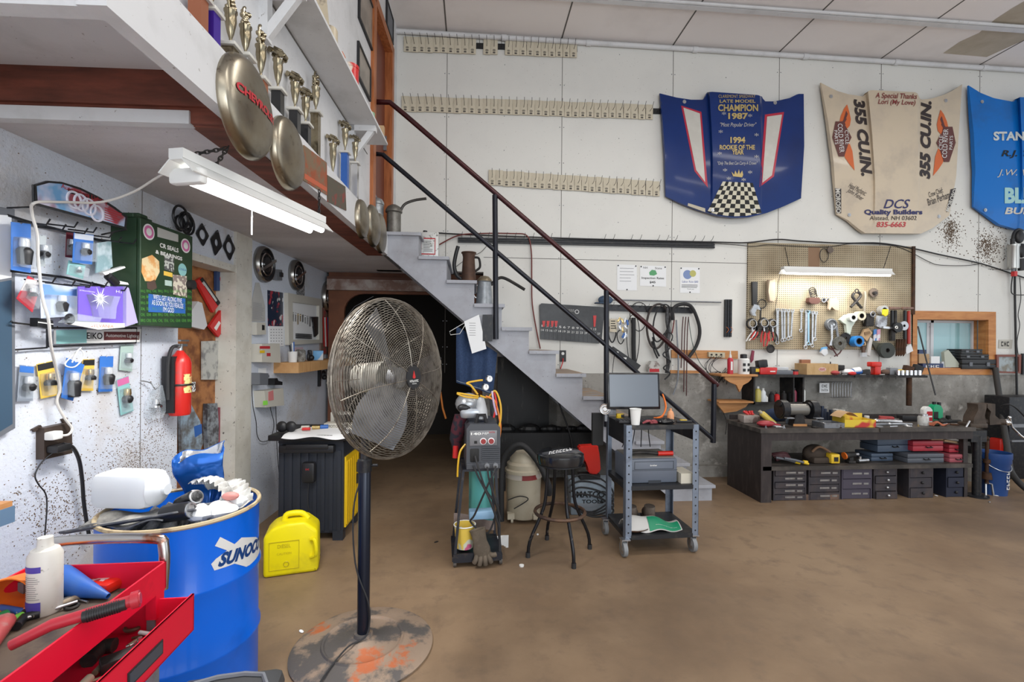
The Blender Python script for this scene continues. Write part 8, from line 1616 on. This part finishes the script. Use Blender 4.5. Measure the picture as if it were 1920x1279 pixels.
# grinder
t,k=bth('bench_grinder','grey bench grinder with two guarded wheels near the left of the bench','bench grinder',1500,.14,rz=R(-4))
m=B(); m.prism([(-13*k,0),(13*k,0),(9*k,12*k),(7*k,22*k),(-7*k,22*k),(-9*k,12*k)],-.10,.0); bmesh.ops.bevel(m.b,geom=m.b.edges[:],offset=.006,segments=2,affect='EDGES'); obj('foot',m,DRK,t)
m=B(); m.box(-13*k,13*k,-.005,.0,0,4*k); obj('wood_base',m,WOOD,t)
m=B(); m.cyl((-20*k,.05,30*k),(18*k,.05,30*k),11*k,seg=28); m.cyl((-26*k,.05,30*k),(24*k,.05,30*k),5*k); obj('motor',m,M('grey_motor_enamel',(.25,.24,.22),.35,.5),t)
for s_ in (-1,1):
    m=B(); m.cyl((s_*22*k,.05,30*k),(s_*34*k,.05,30*k),18*k,seg=32); m.cyl((s_*33*k,.05,30*k),(s_*35*k,.05,30*k),15*k,seg=32); m.cyl((s_*20*k,.03,36*k),(s_*36*k,.03,42*k),8*k,6*k); obj('wheel_guard',m,BLKM,t)
    m=B(); m.box(min(s_*20*k,s_*34*k),max(s_*20*k,s_*34*k),-.09,-.04,16*k,18*k); obj('tool_rest',m,GRY,t)
t,k=bth('parts_bin','clear tub full of red handled bits at the left end of the bench','bin',1406,.4); m=B(); m.box(-18*k,14*k,-.06,.06,0,14*k,bev=.008); obj('tub',m,M('cloudy_tub',(.35,.3,.27),.3,n=(10,.5,.6,(.15,.1,.09),3)),t)
for i in range(6): m=B(); m.cyl((random.uniform(-.08,.05),random.uniform(-.04,.04),14*k),(random.uniform(-.08,.05),random.uniform(-.04,.04),20*k),.012); obj('bit_handle',m,REDP,t)
t,k=bth('spray_can','yellow and white spray can leaning on the red tool','spray can',1445,.26); M_=Matrix.Rotation(R(-48),4,'Y')@Matrix.Translation((0,0,-.03)); M_=Matrix.Translation((0,0,.035))@Matrix.Rotation(R(-50),4,'Y'); m=B(); m.lathe([(5.5*k,-.05),(5.5*k,.12),(4*k,.135)],20,M_); obj('can',m,M('yellow_white_can',(.65,.5,.1),.35,n=(5,.5,.52,(.65,.62,.55),0)),t); m=B(); m.lathe([(3*k,.135),(2.6*k,.165)],14,M_); obj('cap',m,M('beige_plastic',(.5,.45,.33)),t)
t,k=bth('power_tool','red hand power tool lying behind the front left edge of the bench','tool',1436,.12); m=B(); m.ball((0,0,6*k),8*k,(2.2,1.2,.75)); m.cyl((10*k,0,5*k),(28*k,0,2.5*k),3*k,2*k); obj('body',m,M('wine_tool',(.35,.03,.04),.4),t)
t,k=bth('blue_grinder_cover','dark blue rag bundle behind the grinder','rag',1455,.48); m=B(); m.ball((0,0,11*k),16*k,(1.6,.7,.8)); obj('cloth',m,M('navy_cloth',(.02,.035,.08),.9),t)
t,k=bth('metal_tray','shallow grey metal tray of small parts right of the grinder','tray',1556,.09); m=B(); m.box(-21*k,18*k,-.07,.1,0,.004); m.box(-21*k,18*k,-.075,-.07,0,9*k); m.box(-21*k,18*k,.1,.105,0,9*k); m.box(-21.5*k,-21*k,-.07,.1,0,9*k); m.box(18*k,18.5*k,-.07,.1,0,9*k); obj('tray',m,GRY,t,smooth=False)
for i in range(6): m=B(); m.cyl((random.uniform(-.1,.08),random.uniform(-.04,.07),.02),(random.uniform(-.1,.08),random.uniform(-.04,.07),.03),.008); obj('bolt',m,STL,t)
t,k=bth('open_carton','open yellow and red cardboard carton on the middle of the bench','carton',1604,.10,rz=R(-3)); m=B(); m.box(-28*k,30*k,-.06,-.056,0,14*k); m.box(-28*k,30*k,.12,.124,0,22*k); m.box(30*k,30.6*k,-.06,.12,0,14*k); m.box(-28.6*k,-28*k,-.06,.12,0,20*k); m.box(-28*k,30*k,-.06,.12,0,.004); obj('walls',m,M('yellow_carton',(.72,.52,.04),.6,n=(4,.55,.6,(.5,.04,.03),2)),t,smooth=False)
m=B(); m.box(-27*k,29*k,-.055,.118,.005,9*k); m.sheet(lambda u,v:Vector(((-36+34*u)*k,-.05+.15*v,(18+10*sin(u*3))*k)),8,3,.003); obj('inner_card',m,M('tan_card_inner',(.55,.36,.2),.8),t)
t,k=bth('white_cup','white plastic cup and bolts standing behind the carton','cup',1573,.42); m=B(); m.lathe([(8*k,0),(10*k,22*k),(9*k,22*k),(7*k,.01)],20); obj('cup',m,M('dirty_white_bottle',(.62,.6,.55)),t)
t,k=bth('spark_plug_box','dark bottle jack and fittings cluster behind the tray','jack',1553,.38); m=B(); 
for x in (-12,-7,-1,5): m.cyl((x*k,0,0),(x*k,0,(18+abs(x))*k),3*k)
obj('cylinders',m,M('dark_blue_steel',(.03,.04,.07),.4,.5),t)
for i,(px,dy,z1,r,mt,lb) in enumerate(((1668,.25,.03,.022,STL,'long silver exhaust pipe'),(1650,.12,.02,.014,GRY,'ratchet with a dull head'),(1690,.14,.02,.013,STL,'bright spanner on the front'),(1655,.35,.02,.02,M('dull_red_rag',(.35,.05,.05)),'red handled cutter'),(1640,.2,.02,.016,DRK,'dark greasy bar'),(1785,.25,.02,.018,DRK,'dark tangle of hose by the vise'),(1770,.12,.012,.008,STL,'small shiny rod by the vise'))):
    t,k=bth('bench_tool',lb+' lying on the right half of the bench','tool',px,dy,rz=R([-14,10,-4,20,-25,8,30][i]),group='tools lying on the bench'); m=B(); m.tube([(-22*k,0,r),(0,0.01,r*1.1),(20*k,0,r)],r,12,smooth=3); obj('shaft',m,mt,t); m=B(); m.ball((-22*k,0,r*1.1),r*1.5,(1.2,1,.8),12); obj('head',m,mt,t)
t,k=bth('glass_jar','clear jar of white bits in front of the oil bottle','jar',1731,.12); m=B(); m.lathe([(8*k,0),(8.5*k,.01),(8.5*k,16*k),(6.5*k,19*k)],20); obj('glass',m,M('cloudy_jar',(.5,.5,.48),.15,n=(14,.45,.6,(.3,.29,.27),3)),t); m=B(); m.lathe([(7*k,19*k),(7*k,22*k)],18); obj('lid',m,STL,t)
t,k=bth('oil_bottle','white oil bottle with a red label on the bench','bottle',1741,.30); m=B(); m.prism([(-9*k,0),(9*k,0),(9*k,24*k),(3*k,30*k),(-4*k,30*k),(-9*k,25*k)],-.05,.0); bmesh.ops.bevel(m.b,geom=m.b.edges[:],offset=.006,segments=2,affect='EDGES'); obj('bottle',m,WHT,t); m=B(); m.prism([(-6*k,3*k),(8*k,3*k),(8*k,21*k),(-3*k,21*k)],.0,.002); obj('label',m,REDI,t); m=B(); m.prism([(-5*k,10*k),(7*k,10*k),(7*k,13*k),(-5*k,13*k)],.002,.003); obj('label_text',m,PAP,t)
t,k=bth('coolant_jug','green coolant jug with a black cap behind the white oil bottle','jug',1760,.42); m=B(); m.prism([(-11*k,0),(10*k,0),(10*k,22*k),(5*k,29*k),(-6*k,31*k),(-11*k,26*k)],-.07,.0); bmesh.ops.bevel(m.b,geom=m.b.edges[:],offset=.008,segments=2,affect='EDGES'); obj('jug',m,M('green_jug',(.01,.35,.16),.4),t); m=B(); m.lathe([(3*k,30*k),(3*k,35*k)],14,Matrix.Translation((-4*k,.03,0))); m.lathe([(3*k,28*k),(3*k,34*k)],14,Matrix.Translation((6*k,.03,0))); obj('cap',m,BLK,t); m=B(); m.prism([(-10*k,3*k),(-1*k,3*k),(-1*k,17*k),(-10*k,17*k)],0,.002); obj('label',m,DRK,t)
t,k=bth('orange_rag','greasy orange rag on the front edge of the bench','rag',1755,.10); m=B(); m.sheet(lambda u,v:Vector(((u-.5)*32*k,(v-.5)*.12,.012+.02*sin(8*u)*cos(6*v)+.02*sin(PI*u))),14,8,.004); obj('cloth',m,M('greasy_orange_cloth',(.35,.10,.05),.9),t)
cord(BENCH,'fishing_rod','thin black rod leaning from the bench up against the window','x' and [(1754,741,-.5),(1737,676,-.65),(1721,612,-.78)],.008,BLK,'rod')
# vise
t,k=bth('bench_vise','large rusty bench vise on a black steel post at the right end of the bench','vise',1832,.06,0.0)
zt4=ZB
m=B(); m.cyl((0,0,0),(0,0,zt4-.1),.038); m.lathe([(.10,0),(.10,.015),(.04,.02)],24); obj('post',m,BLKM,t)
m=B(); m.box(-.1,.08,-.03,.12,zt4-.16,zt4-.04); m.prism([(-.05,zt4-.04),(.05,zt4-.04),(.10,zt4-.30),(.03,zt4-.34),(.0,zt4-.2)],-.06,-.03); obj('gusset',m,BLKM,t)
m_vs=M('rusty_vise_iron',(.06,.045,.035),.6,.5,n=(9,.4,.7,(.11,.08,.06),5),bump=.2)
m=B(); m.box(-.14,.06,-.06,.08,zt4-.01,zt4+.04,bev=.01); m.prism([(-.10,zt4+.04),(.05,zt4+.04),(.03,zt4+.12),(.05,zt4+.20),(.05,zt4+.24),(-.05,zt4+.24),(-.045,zt4+.18),(-.09,zt4+.10)],-.06,.05); obj('fixed_jaw',m,m_vs,t)
m=B(); m.prism([(.09,zt4+.02),(.22,zt4+.03),(.20,zt4+.08),(.15,zt4+.12),(.15,zt4+.24),(.06,zt4+.24),(.06,zt4+.20),(.10,zt4+.16),(.085,zt4+.10)],-.06,.05); m.cyl((.0,0,zt4+.055),(.30,-.02,zt4+.045),.035,.03); obj('moving_jaw',m,m_vs,t)
m=B(); m.ball((.31,-.03,zt4+.045),.035); m.tube([(.30,-.06,zt4+.10),(.34,-.05,zt4+.0),(.44,-.05,zt4-.09),(.53,-.05,zt4-.15)],.010,8); m.ball((.53,-.05,zt4-.15),.016); m.ball((.30,-.06,zt4+.10),.016); obj('handle',m,CHR,t)
m=B(); m.tube([(-.12,-.03,zt4+.06),(-.17,-.05,zt4+.02),(-.21,-.06,zt4-.02)],.008,8); obj('lock_lever',m,STL,t)
# lower shelf things
zl=zsf
def case(label,px,dy,w_,h_,mat,z=0,rz=0,d_=.22):
    t,k=bth('tool_case',label,'tool case',px,dy,zl+z,rz,'plastic tool cases under the bench'); m=B(); m.box(-w_/2*k,w_/2*k,0,d_,.0,h_*k*.52,bev=.008); obj('lower_shell',m,mat,t); m=B(); m.box(-w_/2*k,w_/2*k,0,d_,h_*k*.54,h_*k,bev=.008); obj('lid',m,mat,t)
    m=B(); m.tube([(-5*k,0,h_*k*.45),(-5*k,-.02,h_*k*.4),(5*k,-.02,h_*k*.4),(5*k,0,h_*k*.45)],.006,6); obj('handle',m,BLK,t); return t
mcb=M('blue_grey_case',(.07,.10,.15),.45); mcg=M('grey_case',(.09,.10,.12),.45); mcr=M('red_case',(.40,.03,.05),.45)
case('large blue grey plastic case under the middle of the bench',1678,.14,72,24,mcb,.10,R(3)); case('lower blue case under the large blue grey one',1655,.16,44,14,mcb,0.0); case('slim blue case tilted on top of the pile under the bench',1714,.22,60,12,mcb,.27,R(5),.2)
case('grey tool case lying under the red one',1737,.06,74,17,mcg,0); case('bright red tool case on top of the grey one',1741,.09,62,19,mcr,.115); case('small red case at the right end, upper of two',1796,.1,34,14,mcr,.095); case('small dusty red case at the right end, lower of two',1797,.06,34,15,M('dusty_red_case',(.35,.08,.10),.6),0)
t,k=bth('instruction_card','small printed cards on top of the red tool case','card',1758,.12,zl+.225); m=B(); m.box(-12*k,12*k,0,.1,0,.012); obj('card',m,CARD,t)
t,k=bth('flat_carton','thin tan carton tilted on the small red cases','carton',1786,.12,zl+.195); m=B(); m.box(-16*k,16*k,0,.12,0,.02,M=Matrix.Rotation(R(8),4,'Y')); obj('carton',m,CARD,t)
for i,(px,dy,c_) in enumerate(((1490,.08,'left'),(1506,.05,'right'))):
    t,k=bth('jumper_clamp',c_+' yellow tipped jumper cable clamp under the bench','clamp',px,dy,zl,0,'jumper cable clamps'); m=B(); m.tube([(-34*k,.02,12*k),(-15*k,0,9*k),(0,-.01,5*k)],.012,8,smooth=3); obj('cable',m,GREYP,t); m=B(); m.tube([(0,-.01,5*k),(9*k,-.015,2.5*k)],[.016,.012],8); m.tube([(0,-.01,7*k),(9*k,.0,6*k)],[.012,.01],8); obj('grip',m,YEL,t)
t,k=bth('red_hose_coil','dark red hose and tool heap at the left of the lower shelf','hose',1468,.14,zl); m=B()
for i in range(4): m.tube([(-14*k,.02*i,6*k+4*k*i*.6),(0,.0,9*k+3*k*i),(16*k,.02*i,5*k+3*k*i)],.018,8,smooth=3)
obj('hose',m,M('dark_wine_rubber',(.07,.02,.025),.6),t)
t,k=bth('tool_bag','brown and black tool bag with a yellow battery end under the bench','tool bag',1542,.10,zl); m=B(); m.ball((-.02,.08,16*k),17*k,(1.35,.9,1.0),20); m.box(-20*k,14*k,-.03,.16,0,12*k,bev=.02); obj('body',m,M('dark_brown_canvas',(.05,.035,.025),.8),t)
m=B(); m.box(10*k,27*k,-.06,.04,2*k,19*k,bev=.008); obj('yellow_end',m,M('power_tool_yellow',(.75,.50,.03),.4),t); m=B(); m.box(15*k,23*k,-.065,-.055,6*k,14*k); obj('battery_slot',m,BLK,t); m=B(); m.tube([(-20*k,.0,22*k),(-8*k,-.02,32*k),(12*k,-.03,22*k)],.012,8,smooth=4); obj('strap',m,M('brown_strap',(.16,.09,.05),.8),t)
t,k=bth('cordless_drill','dark cordless drill with a grey chuck in the middle of the lower shelf','drill',1597,.10,zl); m=B(); m.cyl((-14*k,0,14*k),(6*k,0,16*k),.035,.028); m.box(-6*k,2*k,-.02,.02,0,13*k,bev=.008); m.box(-9*k,5*k,-.03,.03,0,5*k,bev=.006); obj('body',m,DRK,t); m=B(); m.cyl((6*k,0,16*k),(13*k,0,16.5*k),.018); obj('chuck',m,STL,t); m=B(); m.cyl((-15*k,0,13.6*k),(-13*k,0,14*k),.036); obj('orange_back',m,ORG,t)
t,k=bth('air_fitting','silver valve fitting beside the drill on the lower shelf','fitting',1617,.08,zl); m=B(); m.cyl((-8*k,0,5*k),(12*k,0,6*k),.018); m.cyl((-4*k,0,5*k),(-4*k,0,13*k),.012); obj('fitting',m,STL,t)
t,k=bth('red_power_tool','dark red power tool behind the blue cases','tool',1640,.22,zl); m=B(); m.box(-14*k,16*k,0,.1,0,10*k,bev=.015); obj('body',m,M('dark_wine_rubber',(.07,.02,.025)),t)
# ============================================================ WINDOW LEDGE AND RIGHT EDGE
WP=PL((0,D+.05,0),0); zw=wz0
def wl_(name,label,cat,px,b,mat,dy=.06,grp=None,rz=0,dz=0): o=PL((0,D+dy,0),0).at(px,690); o.z=zw+dz; ob=obj(name,b,mat,None,o); ob.rotation_euler=(0,0,rz); return tag(ob,label,cat,grp)
kw=fk(WP.at(1780,690))
def wcase(label,px,w_,h_,dz,rz=0):
    o=WP.at(px,690); o.z=zw+dz; t=thing('tool_case',label,'tool case',o,rz,'black cases on the window ledge'); m=B(); m.box(-w_/2*kw,w_/2*kw,-.09,.09,0,h_*.48*kw,bev=.006); obj('lower_shell',m,BLK,t); m=B(); m.box(-w_/2*kw,w_/2*kw,-.09,.09,h_*.52*kw,h_*kw,bev=.006); obj('lid',m,BLK,t)
    for x in (-.25,.25): m=B(); m.box(w_*x*kw-.02,w_*x*kw+.02,-.098,-.088,h_*.3*kw,h_*.7*kw); obj('latch',m,GREYP,t)
wcase('bottom and widest black case of the pile on the window ledge',1822,70,18,0); wcase('middle black case of the pile on the window ledge',1814,58,9,18.5*kw); wcase('top black case of the pile on the window ledge',1808,46,9,28*kw,R(3))
b=B(); b.box(-.14,.14,-.06,.05,0,.065); o=wl_('spark_plug_carton','dark blue carton with white lettering at the left of the window ledge','carton',1741,b,M('navy_carton',(.02,.04,.12),.5)); text('~3',0,.03,.2,.03,.0605,WHT,o)
b=B(); b.box(-.06,.06,-.05,.05,0,.09); wl_('white_carton','white and blue carton standing beside the dark blue one','carton',1767,b,M('blue_white_carton',(.55,.58,.62),.5,n=(8,.55,.58,(.1,.2,.5),1)))
b=B(); b.box(-.07,.07,-.04,.04,0,.12); wl_('brown_carton','brown carton stacked on the dark blue carton','carton',1727,b,CARD,dz=.067)
b=B(); b.box(-.06,.06,-.04,.04,0,.09); wl_('white_booklets','stack of white booklets on the dark blue carton','booklet',1748,b,PAP,dz=.067)
b=B(); b.box(-.05,.05,-.035,.035,0,.05); wl_('dark_blue_box','small dark blue box on top of the brown carton','box',1725,b,M('navy_carton',(.02,.04,.12)),dz=.19)
b=B(); b.prism([(-.12,.0),(.10,.0),(.06,.06),(-.08,.22),(-.14,.19)],-.02,.02); wl_('clear_bag','folded pale plastic bag leaning on the black cases','bag',1786,b,M('pale_green_bag',(.42,.44,.36),.3),dy=.02,dz=.02)
# right edge
t=thing('blue_bucket','blue plastic bucket with white vertical lettering on the floor past the vise','bucket',FL(1862,925),0); k=fk(t.location); m=B(); m.lathe([(19*k,0),(23*k,58*k),(24.5*k,60*k),(24.5*k,66*k),(25.5*k,68*k),(25.5*k,78*k),(24*k,78*k),(18.5*k,.01)],36,cap=False); obj('body',m,M('blue_bucket_plastic',(.015,.06,.22),.4),t); text('~5',4*k,30*k,34*k,8*k,0,WHT,t,rot=PI/2,fn=lambda X,Z:Vector((21.5*k*sin(X/(21.5*k)),-22.5*k*cos(X/(21.5*k)),Z)))
m=B(); m.tube([(24*k*cos(R(a)),24*k*sin(R(a))*1.0-.0,(64-18*sin(R(a-180)))*k) for a in range(180,361,15)],.004,6); obj('bail',m,STL,t)
t=thing('white_bucket','dirty white bucket half hidden behind the vise post','bucket',FL(1845,905)+Vector((-.05,.15,0)),0); m=B(); m.lathe([(.12,0),(.14,.3),(.145,.32)],30); obj('body',m,M('dirty_white_bucket',(.32,.31,.28),.5,n=(6,.45,.7,(.12,.11,.1),5)),t)
t=thing('black_drain_pan','black plastic pan sitting on the dirty white bucket','pan',FL(1845,905)+Vector((-.05,.15,.325)),0); m=B(); m.lathe([(.12,0),(.17,.06),(.175,.10),(.165,.10),(.115,.008)],30,cap=False); obj('pan',m,BLK,t)
t=thing('jack_stand','dark threaded screw jack with pale forked feet beside the blue bucket','jack',FL(1850,928),0); m=B(); m.cyl((0,0,.12),(0,0,.58),.016); m.cyl((0,0,.17),(0,0,.24),.045,.035); m.ball((0,0,.6),.022); m.cyl((0,0,.34),(0,0,.38),.03); obj('screw',m,RUST,t)
for s_ in (-1,1): m=B(); m.tube([(0,0,.13),(s_*.035,-.02,.12),(s_*.045,-.03,.0)],.009,6); obj('foot',m,STL,t)
t=thing('red_gas_can','bright red can behind the blue bucket against the wall','can',PL((0,5.2,0),0).at(1877,840),0); z_=t.location.z; m=B(); m.box(-.09,.09,-.06,.06,-.06,.12,bev=.015); obj('body',m,M('bright_red_plastic',(.6,.02,.01)),t); m=B(); m.box(-.12,.12,-.08,.08,-z_,-.062); obj('crate',m,DRK,t)
t=thing('machine_cabinet','black machine cabinet cut by the right edge of the view','machine',PL((0,5.08,0),0).at(1892,840),0); t.location.z=0; m=B(); m.box(0,.8,0,.28,0,.98,bev=.01); obj('case',m,BLKM,t); m=B(); m.box(-.004,.5,-.02,0,.62,.66); m.box(.0,.5,-.03,0,.45,.47); obj('trim_bars',m,GRY,t)
cord(BACK,'standing_hose','thick black hose rising from the floor to the picture at the right wall','x' and [(1866,690,.06),(1870,720,.12),(1877,765,.25),(1884,810,.4),(1890,850,.55),(1894,880,.7),(1906,900,.85),(1925,918,.95)],.03,M('sooty_rubber',(.028,.026,.025),.6),'hose',12)
cord(BACK,'vertical_cable','black cable running straight down the right side of the wall','x' and [(1903,505,.05),(1903,560,.04),(1906,700,.05),(1908,800,.1),(1912,850,.15),(1918,880,.2)],.012,BLK,'cable')
cord(BACK,'thin_wire','thin wire wriggling beside the vertical black cable','x' and [(1912,520,.03),(1914,560,.02),(1909,590,.02),(1912,610,.02),(1907,640,.02),(1909,665,.02)],.004,BLK,'wire')
cord(BACK,'curved_cable','black cable bending right near the silver filter','x' and [(1899,515,.06),(1896,540,.06),(1900,552,.06),(1925,553,.06)],.006,BLK,'cable')
cord(BACK,'arched_cable','dark cable arching right over the black machine','x' and [(1876,762,.45),(1890,758,.5),(1905,765,.5),(1925,785,.5)],.009,BLK,'cable')
t=BT('air_filter','silver cylindrical air filter hanging under black fittings at the right edge','filter',1900,482,.10); k=t.k; m=B(); m.lathe([(8*k,-22*k),(8.5*k,-20*k),(8.5*k,18*k),(9.5*k,20*k),(9.5*k,23*k),(8*k,23*k)],28); t.add('bowl',m,M('brushed_aluminium',(.5,.5,.48),.3,.9))
m=B(); m.cyl((-2*k,0,23*k),(-2*k,0,34*k),.022); m.tube([(-2*k,0,34*k),(1*k,0,45*k),(9*k,0,52*k),(18*k,0,50*k)],.016,8,smooth=4); m.ball((12*k,0,38*k),.06,(1,.6,1.4),14); t.add('fittings',m,BLK)
m=B(); m.box(-1*k,5*k,-.02,.02,-36*k,-27*k); t.add('red_clip',m,REDP); m=B(); m.cyl((0,0,-27*k),(0,0,-22*k),.018); t.add('drain',m,GRY)
t=BT('air_regulator','black regulator body at the extreme right edge above the filter','regulator',1915,470,.12); m=B(); m.ball((0,0,0),.07,(1,.7,1.3)); m.cyl((0,0,-.1),(0,0,-.25),.03); t.add('body',m,BLK)
# floor debris
random.seed(21)
for i,(px,py,mt,lb) in enumerate(((1855,942,STL,'shiny scrap on the floor in front of the jack'),(1868,930,PAP,'white crumb on the floor by the blue bucket'),(1755,930,PAP,'pale crumb in front of the drawer cabinets'),(1008,1003,PAP,'small pale crumb beside the stool foot'),(818,1017,DRK,'dark small scrap on the floor behind the fan pole'),(565,1185,PAP,'pale speck on the floor left of the fan base'))):
    t=thing('floor_scrap',lb,'scrap',FL(px,py),random.random()*3); m=B(); m.ball((0,0,.004),.012,(1.6,.8,.35),8); obj('scrap',m,mt,t)

# ---- more clutter, each piece its own
random.seed(31)
def lump(t,mt,kind,s_):
    m=B()
    if kind=='ring': m.ring((0,0,s_*.35),s_,s_*.3,20,'z')
    elif kind=='rod': m.tube([(-s_*2,0,s_*.3),(s_*2,.01,s_*.3)],s_*.28,10)
    elif kind=='box': m.box(-s_*1.3,s_*1.3,-s_*.8,s_*.8,0,s_*1.1,bev=s_*.15)
    elif kind=='can': m.lathe([(s_*.8,0),(s_*.85,s_*.1),(s_*.85,s_*2),(s_*.7,s_*2.15),(0,s_*2.15)],20)
    elif kind=='bolt': m.lathe([(s_,0),(s_,s_*.7),(s_*.5,s_*.7),(s_*.5,s_*2.2)],6)
    elif kind=='disc': m.lathe([(s_*1.4,0),(s_*1.5,s_*.2),(s_*1.4,s_*.4),(s_*.3,s_*.5)],24)
    elif kind=='rag': 
        m.sheet(lambda u,v:Vector(((u-.5)*s_*5,(v-.5)*s_*3,s_*.35+s_*.6*sin(7*u+3*v)*cos(5*v)+s_*.4*sin(PI*u))),12,8,.003)
    obj('body',m,mt,t)
CL=[(1452,.10,'rod',.03,STL,'steel chisel','chisel','at the extreme left front corner'),(1436,.03,'bolt',.012,GRY,'short bolt','bolt','at the left front edge'),(1462,.05,'rod',.02,CHR,'chrome socket extension','socket bar','in front of the grinder foot, left side'),(1470,.02,'bolt',.014,STL,'bright nut','nut','left of the grinder foot'),(1478,.30,'can',.03,M('blue_grey_box',(.26,.32,.38)),'blue grey spray tin','tin','behind the grinder'),(1528,.04,'ring',.025,DRK,'black rubber ring','ring','right of the grinder foot'),(1538,.30,'can',.028,BLK,'black aerosol can','can','behind the metal tray'),(1576,.02,'bolt',.013,RUST,'rusty nut','nut','in front of the yellow carton'),(1590,.36,'box',.04,DRK,'black battery brick','battery','behind the yellow carton'),(1625,.40,'can',.03,M('dirty_white_bottle',(.62,.6,.55)),'dirty white tub','tub','behind the yellow carton, right end'),(1646,.06,'disc',.03,GRY,'grey flange plate','flange','right of the yellow carton'),(1662,.40,'box',.05,M('dull_red_rag',(.35,.05,.05)),'dull red tool pouch','pouch','at the back middle of the bench'),(1676,.04,'rod',.025,STL,'bright ratchet','ratchet','on the front edge, middle of the bench'),(1682,.42,'rod',.05,M('silver_pipe',(.4,.38,.35),.35,.8),'fat silver pipe','pipe','at the back, leaning right'),(1700,.40,'box',.06,BLK,'black plastic box','box','behind the tools at the back'),(1702,.05,'ring',.03,STL,'steel ring','ring','near the glass jar'),(1716,.45,'rag',.03,M('black_rag',(.03,.03,.03),.9),'black rag','rag','at the back beside the oil bottle'),(1722,.05,'bolt',.012,GOLD,'brass fitting','fitting','left of the glass jar'),(1772,.36,'rag',.035,DRK,'oily dark cloth','cloth','between the green jug and the vise'),(1790,.10,'ring',.03,RUST,'rusty ring','ring','close to the vise'),(1778,.42,'can',.028,DRK,'dark tin','tin','behind the vise')]
for px,dy,kd,s_,mt,a_,cat_,w_ in CL:
    t,k=bth(cat_.replace(' ','_'),a_+' lying on the bench, '+w_,cat_,px,dy,rz=random.uniform(-.8,.8)); lump(t,mt,kd,s_)
CL2=[(1427,.16,'can',.022,BLK,'black lidded tin','tin','behind the red charger'),(1480,.14,'box',.03,BLK,'black charger block','charger','behind the grey charger'),(1580,.12,'can',.02,DRK,'dark small tin','tin','behind the black hand tool'),(1584,.0,'rod',.014,STL,'bright thin driver','screwdriver','in front of the wipes'),(1618,.0,'rod',.016,GRY,'grey shears','shears','left of the red drill body'),(1626,.12,'box',.03,WHT,'white small carton','carton','behind the red drill body'),(1655,.0,'rod',.018,M('pale_tool',(.5,.48,.46)),'pale long tool','tool','in front of the brown rag'),(1668,.14,'can',.025,GRY,'grey tin','tin','behind the brown rag'),(1694,.16,'can',.026,M('brass_tin',(.4,.32,.15),.4,.6),'brass coloured tin','tin','behind the sockets'),(1706,.14,'box',.04,M('dusty_carton',(.35,.3,.24),.8),'dusty carton','carton','at the right end')]
for px,dy,kd,s_,mt,a_,cat_,w_ in CL2:
    shelf_item(cat_.replace(' ','_'),a_+' on the dark tool shelf, '+w_,cat_,px,lambda t,k:lump(t,mt,kd,s_),dy=dy,rz=random.uniform(-.6,.6),group=None)
# tray and drawer odds
for px,py,kd,s_,mt,a_,cat_,w_ in ((150,1130,'rod',.012,STL,'thin steel rod','rod','behind the red handled tool'),(240,1098,'box',.012,GRY,'grey metal clip','clip','in the far right corner of the tray'),(70,1130,'bolt',.009,GRY,'small grey nut','nut','in front of the white bottle'),(215,1085,'bolt',.008,STL,'bright small bolt','bolt','behind the red packet'),(135,1140,'ring',.014,DRK,'black o-ring','ring','under the red handle')):
    t=trt(cat_,a_+' in the cart tray '+w_,cat_,px,py,0,random.uniform(-1,1)); lump(t,mt,kd,s_)
for px,py,kd,s_,mt,a_,cat_,w_ in ((222,1250,'box',.03,DRK,'black flat tool','tool','near the middle of the drawer'),(268,1196,'rod',.014,RUST,'rusty punch','punch','by the drawer front'),(250,1180,'ring',.02,M('brown_ring',(.12,.05,.03),.6),'brown ring','ring','at the back of the drawer'),(262,1212,'bolt',.012,STL,'bright bolt','bolt','at the far end of the drawer'),(195,1275,'rod',.016,M('greasy_brass',(.3,.26,.18)),'tan lever','lever','at the near end of the drawer')):
    o=FL(px,py,DZ+.002); t=thing(cat_,a_+' in the open drawer '+w_,cat_,o,random.uniform(-1,1)); lump(t,mt,kd,s_)
